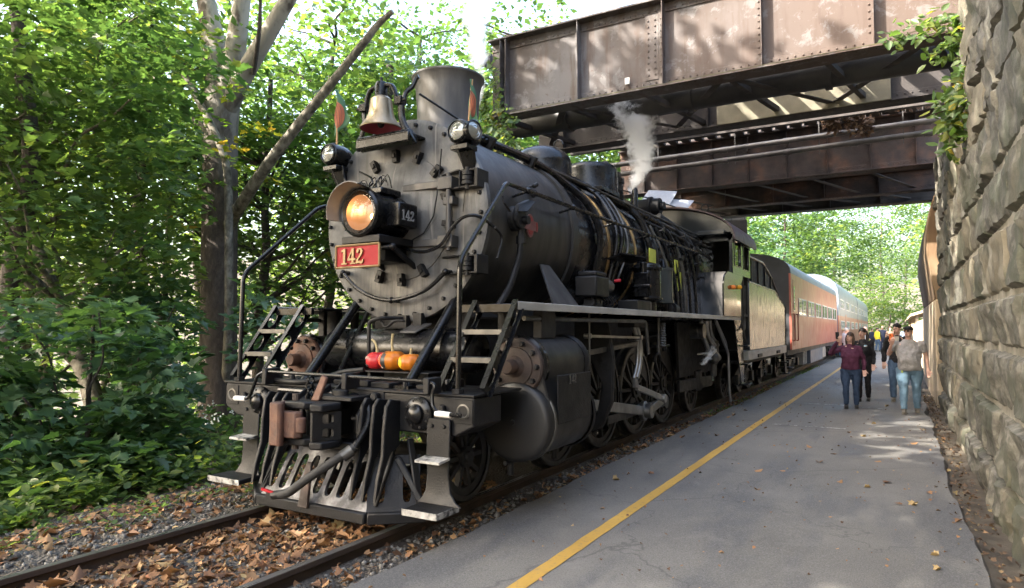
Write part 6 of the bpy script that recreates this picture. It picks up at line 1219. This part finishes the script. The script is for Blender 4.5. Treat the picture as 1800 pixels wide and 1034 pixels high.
for pts in ([(-22,.2),(-22,.84),(-80,.84)],[(-22,.2),(-80,.2)],[(-66,.78),(-70,.62),(-54,.62),(-56,.56),(-56,.78)],[(-48,.74),(-40,.79),(-33,.72),(-48,.56),(-32,.56)],[(-72,.44),(-30,.46)],[(-72,.34),(-30,.36)]): stroke(b,c,.135,.19,pts,.003,PALE,off=1.03)
for k in range(5): stroke(b,c,.135,.19,[(-70+k*9,.12),(-68+k*9,.17),(-64+k*9,.12)],.003,PALE,off=1.015)
c=(.487,.47,1.251); t,b=pumpkin('small orange pumpkin with a yellow painted face and short stem, rightmost of the three',c,.118,.165,ORNG,[(0,0,.155),(.004,0,.19),(.006,0,.215)],STEMM)
curved(b,c,.118,.165,[(-52+46*math.cos(a),.48+.36*math.sin(a)) for a in np.linspace(0,2*PI,25)[:-1]],YLW,'yellow_face',1.012); stroke(b,c,.118,.165,[(-60,.62),(-50,.66),(-44,.56),(-54,.5),(-44,.44),(-50,.34),(-60,.36)],.004,BLK,off=1.03)
FLG=pm('green_flag_cloth',[(.3,(.035,.10,.055)),(.7,(.06,.14,.08))],5,rough=(.8,.9)); FLO=pm('orange_flag_print',[(.3,(.26,.075,.04)),(.7,(.34,.11,.06))],8,rough=(.8,.9))
def flag(label,b0,b1,tri,shape):
    t=thing('flag',label,'flag',b0,'little harvest flags on the smokebox'); MB().cyl(b0,b1,.011,n=8).build('pole',pm('wood_dowel',[(.3,(.35,.2,.09)),(.7,(.48,.3,.15))],8,rough=(.6,.7)),t)
    def Sf(u,v):
        p=V(tri[0]).lerp(V(tri[2]),v); q=V(tri[0]).lerp(V(tri[1]),v); r_=p.lerp(q,u); return r_+V((.012*math.sin(v*9+u*5),.03*math.sin(u*6+v*4)*u,0))
    n=14; vs=[Sf(i/n,j/n) for i in range(n+1) for j in range(n+1)]; fs=[(i*(n+1)+j,i*(n+1)+j+1,(i+1)*(n+1)+j+1,(i+1)*(n+1)+j) for i in range(n) for j in range(n)]
    cl=MB().add(vs,fs).build('cloth',FLG,t,smooth=80); m_=cl.modifiers.new('thick','SOLIDIFY'); m_.thickness=.003
    pts=[(shape[0]+shape[2]*math.cos(a),shape[1]+shape[3]*math.sin(a)) for a in np.linspace(0,2*PI,19)[:-1]]; ctr=(shape[0],shape[1]); vs=[]
    for sd in (-.006,.006):
        vs.append(Sf(*ctr)+V((0,sd,0))); vs+=[Sf(ctr[0]+(a-ctr[0])*.5,ctr[1]+(b-ctr[1])*.5)+V((0,sd,0)) for a,b in pts]+[Sf(a,b)+V((0,sd,0)) for a,b in pts]
    fs=[]
    for o in (0,37):
        for j in range(18): j2=(j+1)%18; fs+=[(o,o+1+j,o+1+j2),(o+1+j,o+19+j,o+19+j2,o+1+j2)]
    MB().add(vs,fs).build('pumpkin_print',FLO,cl,smooth=80)
    for k in (-.5,.1,.55): MB().tube([Sf(shape[0]+k*shape[2]*math.sqrt(max(0,1-(w_*.95)**2)),shape[1]+w_*shape[3]*.95)+V((0,-.009,0)) for w_ in np.linspace(-1,1,9)],.002,4).build('print_line',BLK,cl)
z=.8
flag('green flag with an orange pumpkin print standing left of the bell',at(592,262,y=z),at(594,166,y=z),[at(593,158,y=z),at(616,212,y=z),at(586,242,y=z)],(.42,.62,.40,.30))
flag('drooping green flag with orange print beside the smokestack',at(821,250,y=1.0),at(830,140,y=1.0),[at(830,140,y=1.0),at(840,218,y=1.0),at(821,215,y=1.0)],(.55,.55,.4,.3))
# ================================================================ PEOPLE
def tex(name,sc):
    t=bpy.data.textures.new(name,'CLOUDS'); t.noise_scale=sc; return t
FOLD=tex('folds',.09)
def loft(mb,secs,n=20):
    """stacked oval sections (z, rx, ry, x, y)"""
    vs=[];fs=[]
    for z,rx,ry,x,y in secs:
        for j in range(n): a=2*PI*j/n; vs.append((x+rx*math.cos(a),y+ry*math.sin(a),z))
    for i in range(len(secs)-1):
        for j in range(n): fs.append((i*n+j,i*n+(j+1)%n,(i+1)*n+(j+1)%n,(i+1)*n+j))
    fs+=[tuple(range(n-1,-1,-1)),tuple((len(secs)-1)*n+j for j in range(n))]; return mb.add(vs,fs)
SKIN=pm('skin',[(.3,(.56,.32,.24)),(.7,(.66,.41,.32))],9,rough=(.45,.55),obj=True)
def cloth(name,c,v=.7,rough=(.8,.9),sc=14): return pm(name,[(.3,tuple(x*v for x in c)),(.7,c)],sc,rough=rough,bmp=.15,bscale=120,bdist=.002,obj=True)
LIP=pm('lips',[(.3,(.4,.12,.11)),(.7,(.45,.16,.14))],9); EYE=pm('eye_dark',[(.3,(.02,.014,.012)),(.7,(.03,.02,.016))],9,rough=(.2,.3))
def person(label,loc,rz,H=1.75,wide=1.0,belly=0,fem=False,arms=None,stride=.14,top=None,sleeve='long',legs=None,shoe=None,hair=None,hairstyle='short',cap=None,near=True,look=(0,0),open_jacket=None,group=None,glasses=False):
    t=thing('person',label,'person',loc,group); ORG[t.name]=V((0,0,0)); k=H/1.75; vox=.008 if near else .02
    def J(x,y,z): return V((x*k,y*k,z*k))
    sw=(.165 if fem else .195)*wide; hw=.095*wide
    feet=[(-hw,-stride,0),(hw,stride,0)]
    def leg(mb,sx,ex,z0=.06):
        ft=feet[0] if sx<0 else feet[1]; hip=J(hw*sx/abs(sx)*1.0,0,.90); an=J(ft[0],ft[1],.09); kn=(hip+an)/2+J(0,-.05 if ft[1]<0 else -.02,.02)
        P=spline([hip,(hip+kn)/2,kn,(kn+an)/2,an],4); L=len(P); rr=np.interp(np.linspace(0,1,L),[0,.25,.5,.7,1],[.095*wide,.085*wide,.06,.056,.04]); mb.tube(P,[(r+ex)*k for r in rr],14); return an
    ar=arms or {}
    def arm(mb,s,ex,upto=1.0,hand=True):
        sh=J(s*(sw-.012),.0,1.385); el,wr=[J(*p) for p in ar.get(s,((s*(sw+.055),.03,1.13),(s*(sw+.05),-.05,.90)))]
        P=spline([sh+J(-s*.04,0,.0),sh,(sh+el)/2,el,(el+wr)/2,wr],4); L=len(P); rr=np.interp(np.linspace(0,1,L),[0,.2,.4,.6,.8,1],[.055,.058,.048,.043,.038,.028]); n=max(4,int(L*upto)); mb.tube(P[:n],[(r*(.85 if fem else 1)+ex)*k for r in rr[:n]],12)
        return el,wr
    def hand(mb,s,el,wr):
        d=(wr-el).normalized(); a=d.cross(V((0,1,0)) if abs(d.z)>.5 else V((0,0,1))).normalized(); b=a.cross(d); c=wr+d*.05*k
        mb.bar(wr-d*.01,wr+d*.10*k,.078*k,.03*k,b)
        grip=s in ar and ar[s][1][2]>1.2
        for i in range(4):
            f0=wr+d*.09*k+a*((i-1.5)*.021*k); ln=(.07,.08,.075,.06)[i]*k; cur=(.9 if grip else .35); f1=f0+d*ln*.5-b*ln*.25*cur*s; f2=f1+d*ln*.5*(1-.6*cur)-b*ln*.5*cur*s; mb.tube([f0,f1,f2],[.0105*k,.0095*k,.008*k],6)
        th0=wr+d*.03*k+a*.035*k; mb.tube([th0,th0+a*.03*k+d*.03*k,th0+a*.035*k+d*.065*k],[.013*k,.011*k,.009*k],6)
    Hd=V((0,-.02*k,1.635*k)); M=Matrix.Rotation(look[0],3,'Z')@Matrix.Rotation(look[1],3,'X')
    mb=MB(); loft(mb,[(z*k,rx*k*wide,ry*k,0,y*k) for z,rx,ry,y in ((.82,.13,.1,0),(.92,.155,.11,.0),(1.05,.135,.10,0),(1.2,.15,.11,0),(1.38,.165,.10,0),(1.45,.10,.07,0))])
    mb.tube([J(0,.01,1.40),J(0,0,1.5),Hd+M@V((0,.005,-.03))],[.065*k,.055*k,.056*k],14)
    hw_,hd_,hh_=.074*k,.094*k,.115*k
    mb.ball(Hd+M@V((0,.008*k,.018*k)),hw_,hd_*.95,hh_*.85,18,12,M); mb.ball(Hd+M@V((0,-.022*k,-.05*k)),hw_*.78,hd_*.72,hh_*.6,16,10,M); mb.tube([Hd+M@V((0,-.088*k,.01*k)),Hd+M@V((0,-.112*k,-.022*k)),Hd+M@V((0,-.09*k,-.032*k))],[.009*k,.016*k,.012*k],8)
    for s in (-1,1): mb.ball(Hd+M@V((s*.074*k,.01*k,-.01*k)),.012*k,.02*k,.032*k,8,6,M)
    hands={}
    for s in (-1,1): leg(mb,s,-.012); el,wr=arm(mb,s,-.004); hands[s]=(el,wr); hand(mb,s,el,wr)
    b=mb.build('body',SKIN,t,smooth=80); m_=b.modifiers.new('one_surface','REMESH'); m_.mode='VOXEL'; m_.voxel_size=vox; m_.use_smooth_shade=True; m_=b.modifiers.new('soften','SMOOTH'); m_.iterations=2; m_.factor=.5
    def soft(o,v,fold=.017):
        m_=o.modifiers.new('one_surface','REMESH'); m_.mode='VOXEL'; m_.voxel_size=v; m_.use_smooth_shade=True
        m_=o.modifiers.new('soften','SMOOTH'); m_.iterations=4; m_.factor=.5
        if near: m_=o.modifiers.new('folds','DISPLACE'); m_.texture=FOLD; m_.strength=fold*2.4; m_.mid_level=.5
        return o
    # upper clothing
    mb=MB(); zb=.86 if not fem else .90; B_=belly
    loft(mb,[(z*k,rx*k*wide,ry*k,0,y*k) for z,rx,ry,y in ((zb,.178,.128+B_*.6,-B_*.45),(zb+.06,.178,.134+B_*.8,-B_*.6),(1.06,.168,.128+B_,-B_*.75),(1.2,.178,.132+B_*.6+(.015 if fem else 0),-B_*.4-(.015 if fem else 0)),(1.32,.185,.125+(.015 if fem else 0),-.005),(1.38,.172,.105,0),(1.425,.135,.088,0),(1.46,.09,.07,.0),(1.485,.066,.06,.0))])
    for s in (-1,1): arm(mb,s,.016,1.0 if sleeve=='long' else .52)
    o=soft(mb.build('shirt' if top[0]!='jacket' else 'jacket',top[1],t,smooth=80),.012 if near else .025)
    if open_jacket: mb=MB(); mb.prism([J(-.05,-.145,1.46),J(.05,-.145,1.46),J(.035,-.165,1.2),J(.02,-.165,1.02),J(-.02,-.165,1.02),J(-.035,-.165,1.2)],(0,.02,0)); mb.build('undershirt',open_jacket,t,.006)
    mb=MB(); loft(mb,[(z*k,rx*k*wide,ry*k,0,y*k) for z,rx,ry,y in ((.78,.165,.115,0),(.86,.178,.125+B_*.2,0),(.94,.168,.122+B_*.3,-B_*.2),(1.02,.15,.11+B_*.3,-B_*.2))])
    for s in (-1,1): leg(mb,s,.018 if not fem else .012)
    soft(mb.build('trousers',legs,t,smooth=80),.012 if near else .025,.012)
    for f in feet:
        mb=MB(); c=J(f[0],f[1],0); up=.0 if f[1]<0 else .0; mb.ball(c+J(0,-.09,.04),.046*k,.10*k,.038*k,12,8); mb.ball(c+J(0,.02,.055),.042*k,.07*k,.055*k,12,8); mb.box(c.x-.042*k,c.x+.042*k,c.y-.18*k,c.y+.07*k,0,.02*k); mb.build('shoe',shoe,t,.004,smooth=60)
    if hair:
        mb=MB(); mb.ball(Hd+M@V((0,.018*k,.040*k)),hw_*1.12,hd_*1.03,hh_*.80,18,12,M)
        if hairstyle=='long': 
            mb.tube([Hd+M@V((0,.06*k,.03*k)),Hd+M@V((.0,.085*k,-.06*k)),Hd+M@V((.0,.07*k,-.17*k))],[.075*k,.07*k,.045*k],10)
            for s in (-1,1): mb.tube([Hd+M@V((s*.055*k,.0,.06*k)),Hd+M@V((s*.084*k,.01*k,-.03*k)),Hd+M@V((s*.078*k,.01*k,-.13*k)),Hd+M@V((s*.07*k,-.01*k,-.19*k))],[.03*k,.03*k,.028*k,.012*k],8)
        if hairstyle=='ponytail': mb.tube([Hd+M@V((.03*k,.10*k,.04*k)),Hd+M@V((.075*k,.09*k,-.06*k)),Hd+M@V((.08*k,.07*k,-.18*k)),Hd+M@V((.085*k,.05*k,-.25*k))],[.035*k,.04*k,.035*k,.012*k],8)
        mb.build('hair',hair,t,smooth=80)
    if near:
        mb=MB(); 
        for s in (-1,1): mb.ball(Hd+M@V((s*.031*k,-.090*k,.006*k)),.013*k,.008*k,.007*k,8,6,M); mb.tube([Hd+M@V((s*.015*k,-.099*k,.028*k)),Hd+M@V((s*.05*k,-.086*k,.03*k))],.005*k,5)
        mb.build('eyes',EYE,t)
        mb=MB(); mb.ball(Hd+M@V((0,-.094*k,-.058*k)),.024*k,.008*k,.007*k,10,6,M); mb.build('mouth',LIP,t)
        if glasses: mb=MB(); [mb.ball(Hd+M@V((s*.032*k,-.098*k,.012*k)),.026*k,.008*k,.017*k,10,6,M) for s in (-1,1)]; [mb.bar(Hd+M@V((s*.055*k,-.09*k,.016*k)),Hd+M@V((s*.078*k,.01*k,.012*k)),.005,.008) for s in (-1,1)]; mb.build('sunglasses',EYE,t)
    if cap:
        mb=MB(); mb.ball(Hd+M@V((0,.012*k,.062*k)),hw_*1.16,hd_*1.06,hh_*.52,18,12,M)
        if cap[1]=='flat': mb.ball(Hd+M@V((0,-.04*k,.07*k)),hw_*1.12,hd_*.85,.032*k,16,8,M); mb.ball(Hd+M@V((0,-.10*k,.05*k)),hw_*.8,.045*k,.009*k,14,6,M)
        else: mb.ball(Hd+M@V((0,.11*k,.04*k)),hw_*.8,.05*k,.009*k,14,6,M)
        mb.build('cap',cap[0],t,smooth=80)
    t.rotation_euler.z=rz
    return t,hands,k
DEN=cloth('dark_denim',(.03,.055,.11)); DEN2=cloth('light_denim',(.17,.28,.38)); DEN3=cloth('mid_denim',(.07,.12,.2)); BLKC=cloth('black_cloth',(.014,.013,.015)); MARC=cloth('maroon_knit',(.10,.022,.055)); GREYC=cloth('grey_jersey',(.36,.34,.325)); NAVY=cloth('navy_cloth',(.018,.026,.06)); CREAM=cloth('cream_cloth',(.5,.46,.38)); WHT=cloth('white_cloth',(.68,.69,.72)); SHOEB=pm('black_shoe',[(.3,(.012,.012,.012)),(.7,(.03,.03,.03))],6,rough=(.4,.5),obj=True); SHOET=pm('tan_suede_shoe',[(.3,(.16,.14,.11)),(.7,(.24,.21,.17))],6,rough=(.8,.9),obj=True)
BRH=pm('brown_hair',[(.3,(.03,.017,.011)),(.7,(.065,.036,.022))],18,(1,1,.2),rough=(.4,.55),obj=True); DKH=pm('dark_hair',[(.3,(.012,.009,.008)),(.7,(.03,.022,.018))],18,(1,1,.2),rough=(.4,.5),obj=True); GRH=pm('grey_hair',[(.3,(.4,.38,.35)),(.7,(.6,.58,.55))],18,rough=(.5,.6),obj=True); BLH=pm('blonde_hair',[(.3,(.42,.28,.13)),(.7,(.55,.4,.22))],18,rough=(.4,.5),obj=True)
def held_phone(label,t,hands,s,k,mat,tilt=.3,h=.15):
    M=Matrix.Translation(t.location)@Matrix.Rotation(t.rotation_euler.z,4,'Z'); el,wr=hands[s]; p=M@(wr+V((0,-.035,.10*k))); o=thing('phone',label,'phone',p); ORG[o.name]=V((0,0,0))
    mb=MB(); mb.box(-.038,.038,-.006,.006,-.045,h-.045); mb.build('case',mat,o,.006); mb=MB(); mb.box(-.036,.036,.0062,.0075,-.043,h-.047); mb.build('screen',glass('phone_screen',(.01,.01,.012),.08),o)
    mb=MB(); mb.cyl((-.02,-.007,h-.065),(-.02,-.009,h-.065),.009,n=12); mb.cyl((-.02,-.007,h-.09),(-.02,-.009,h-.09),.009,n=12); mb.build('camera_lens',glass('phone_lens',(.02,.02,.025),.05),o); o.rotation_euler=(-.2,0,t.rotation_euler.z+tilt)
GZ=-.042
t,h,k=person('woman in maroon sweater and dark jeans filming upward with a black phone',at(1497,718,z=GZ),.05,1.60,1.12,.03,True,{-1:((-.42,-.08,1.26),(-.25,-.26,1.55)),1:((.27,.02,1.13),(.28,-.06,.89))},.05,('sweater',MARC),'long',DEN,SHOEB,BRH,'long',look=(-.45,-.12))
held_phone('black phone raised by the woman in the maroon sweater',t,h,-1,k,pm('phone_black',[(.3,(.012,.012,.014)),(.7,(.02,.02,.022))],5,rough=(.3,.4)))
t,h,k=person('woman in black zip jacket with white name badge and ponytail',at(1519,705,z=GZ),.0,1.69,.95,.0,True,{1:((.225,.03,1.12),(.22,-.05,.88)),-1:((-.21,.03,1.12),(-.19,-.05,.88))},.10,('jacket',BLKC),'long',BLKC,SHOEB,DKH,'ponytail',look=(-.45,-.04))
mb=MB(); mb.box(.03,.10,-.152,-.146,1.26,1.30); mb.build('name_badge',WHITE,t,.002); mb=MB(); mb.box(.035,.095,-.1535,-.1525,1.285,1.297); mb.build('badge_stripe',pm('badge_blue',[(.3,(.2,.45,.6)),(.7,(.25,.5,.65))],5),t)
t,h,k=person('heavyset man in grey henley shirt and black flat cap holding an orange phone',at(1601,726,z=GZ),.0,1.73,1.22,.075,False,{-1:((-.36,-.10,1.18),(-.30,-.32,1.40)),1:((.30,.04,1.13),(.32,-.06,.87))},.20,('henley',GREYC),'half',DEN2,SHOET,None,None,(BLKC,'flat'),look=(-.4,-.05),glasses=True)
held_phone('phone in an orange case held up by the man in grey',t,h,-1,k,pm('phone_orange',[(.3,(.75,.15,.03)),(.7,(.82,.2,.04))],5,rough=(.35,.45)))
mb=MB(); mb.ball((-.13,-.17,.83),.018,.008,.03); mb.build('key_fob',pm('lime_fob',[(.3,(.4,.5,.1)),(.7,(.5,.58,.15))],5),t)
t,h,k=person('man in open black jacket and backward black cap behind the man in grey',at(1580,705,z=GZ),-.05,1.80,1.0,.0,False,{-1:((-.27,.05,1.12),(-.27,-.03,.87)),1:((.27,.03,1.12),(.26,-.05,.88))},.13,('jacket',BLKC),'long',DEN3,SHOET,DKH,'short',(BLKC,'back'),look=(-.45,-.04),open_jacket=CREAM)
BGP=[(1522,632,'bald man in a white shirt standing by the train in the distance',WHT,cloth('pale_trousers',(.4,.5,.6)),None,1.78,1.6),(1552,618,'bald man in a navy sweatshirt facing the camera down the platform',NAVY,NAVY,None,1.86,.1),(1543,618,'person in a yellow and orange safety vest beside the navy sweatshirt',pm('hi_vis_vest',[(.3,(.75,.5,.03)),(.7,(.6,.75,.05))],3,rough=(.7,.8),obj=True),DEN3,DKH,1.72,2.2),(1534,614,'person in a dark blue striped jacket far down the platform',NAVY,BLKC,DKH,1.66,.5),(1489,640,'grey haired person in white close to the salmon coach',WHT,NAVY,GRH,1.7,2.0),(1484,628,'blonde person in white behind the raised phone',WHT,BLKC,BLH,1.66,2.3),(1566,622,'person in a brown jacket partly hidden behind the black jacket man',cloth('brown_cloth',(.2,.13,.09)),DEN3,BRH,1.78,.3),
 (1591,620,'dark haired person in grey blue near the shelter, leftmost by the wall',cloth('blue_grey_cloth',(.15,.19,.26)),DEN3,DKH,1.75,.4),(1601,618,'dark haired person in pale blue beside the shelter posts',cloth('pale_blue_cloth',(.3,.38,.46)),DEN3,DKH,1.76,1.2),(1617,616,'person with a white bag strap close to the pale side wall',cloth('slate_cloth',(.12,.14,.19)),DEN3,BRH,1.78,.8),(1473,628,'person in white half hidden by the end of the salmon coach',WHT,DEN3,GRH,1.68,1.9)]
for (u,v,lb,tp,lg,hr,H,rz) in BGP: person(lb,at(u,v,z=GZ),rz,H,1.05,.02,False,None,.08,('jacket',tp),'long',lg,SHOEB,hr,'short',near=False)
# ================================================================ STEAM
def steam(name,label,path,rad,dens,scale=3.0,edge=.5):
    """vapour thinning out from the axis of the plume; a closed hull round it"""
    P=np.array([tuple(p) for p in spline(path,6)]); rr=np.interp(np.linspace(0,1,len(P)),np.linspace(0,1,len(rad)),rad)
    m=bpy.data.materials.new('steam_vapour'); m.use_nodes=True; nt=m.node_tree; nt.nodes.clear(); o=N(nt,'ShaderNodeOutputMaterial'); pv=N(nt,'ShaderNodeVolumePrincipled'); pv.inputs['Color'].default_value=(.99,.99,.99,1); pv.inputs['Anisotropy'].default_value=.1
    co=coords(nt); sp=N(nt,'ShaderNodeSeparateXYZ'); nt.links.new(co,sp.inputs[0])
    def mth(op,a,b=None):
        n=N(nt,'ShaderNodeMath',_operation=op)
        for i,s_ in enumerate((a,b)):
            if s_ is None: continue
            if hasattr(s_,'is_linked'): nt.links.new(s_,n.inputs[i])
            else: n.inputs[i].default_value=float(s_)
        return n.outputs[0]
    Z=sp.outputs[2]
    def poly(c): 
        v=mth('MULTIPLY',Z,c[0])
        for k in c[1:-1]: v=mth('MULTIPLY',mth('ADD',v,k),Z)
        return mth('ADD',v,c[-1])
    cx=poly(np.polyfit(P[:,2],P[:,0],3)); cy=poly(np.polyfit(P[:,2],P[:,1],1)); rd=mth('MAXIMUM',poly(np.polyfit(P[:,2],rr,3)),.02)
    dx=mth('SUBTRACT',sp.outputs[0],cx); dy=mth('SUBTRACT',sp.outputs[1],cy); d=mth('DIVIDE',mth('SQRT',mth('ADD',mth('MULTIPLY',dx,dx),mth('MULTIPLY',dy,dy))),rd)
    f=noise(nt,co,scale,6,.62,.5); f2=noise(nt,co,scale*3.1,4,.6)
    q=mth('ADD',mth('SUBTRACT',.8,d),mth('ADD',mth('MULTIPLY',mth('SUBTRACT',f,.5),3.2),mth('MULTIPLY',mth('SUBTRACT',f2,.5),.9)))
    mr=N(nt,'ShaderNodeMapRange',_interpolation_type='SMOOTHSTEP'); nt.links.new(q,mr.inputs['Value']); mr.inputs['From Min'].default_value=0; mr.inputs['From Max'].default_value=edge
    fade=N(nt,'ShaderNodeMapRange'); nt.links.new(Z,fade.inputs['Value']); z0,z1=P[0,2],P[-1,2]; fade.inputs['From Min'].default_value=z0+(z1-z0)*.35; fade.inputs['From Max'].default_value=z1; fade.inputs['To Min'].default_value=1; fade.inputs['To Max'].default_value=.05
    nt.links.new(mth('MULTIPLY',mth('MULTIPLY',mr.outputs[0],fade.outputs[0]),dens),pv.inputs['Density']); nt.links.new(pv.outputs[0],o.inputs['Volume'])
    mb=MB(); mb.tube([V(p) for p in P],list(rr*1.5+.03),16); me=mb.mesh(name,m,smooth=80); ob=bpy.data.objects.new(name,me); COL.objects.link(ob); tag(ob,label,'steam',kind='stuff'); return ob
y=7.45
steam('steam_plume','white steam jet rising from the safety valve under the bridge',[at(1113,343,y=y),at(1118,320,y=y),at(1127,285,y=y),at(1130,255,y=y+.1),at(1118,225,y=y+.2),at(1105,195,y=y+.3),at(1095,165,y=y+.4)],[.03,.15,.25,.31,.36,.42,.46],450,4.2)
steam('steam_plume','pale steam column drifting up beside the smokestack',[at(842,185,y=4.3),at(843,150,y=4.3),at(842,110,y=4.2),at(838,70,y=4.2),at(840,20,y=4.2),at(845,-30,y=4.2)],[.03,.12,.15,.17,.24,.3],20,2.6)
steam('steam_plume','small puff of steam at the injector below the cab',[at(1236,645,x=1.3),at(1240,632,x=1.32),at(1248,618,x=1.34),at(1256,600,x=1.3)],[.05,.10,.10,.03],20,6)
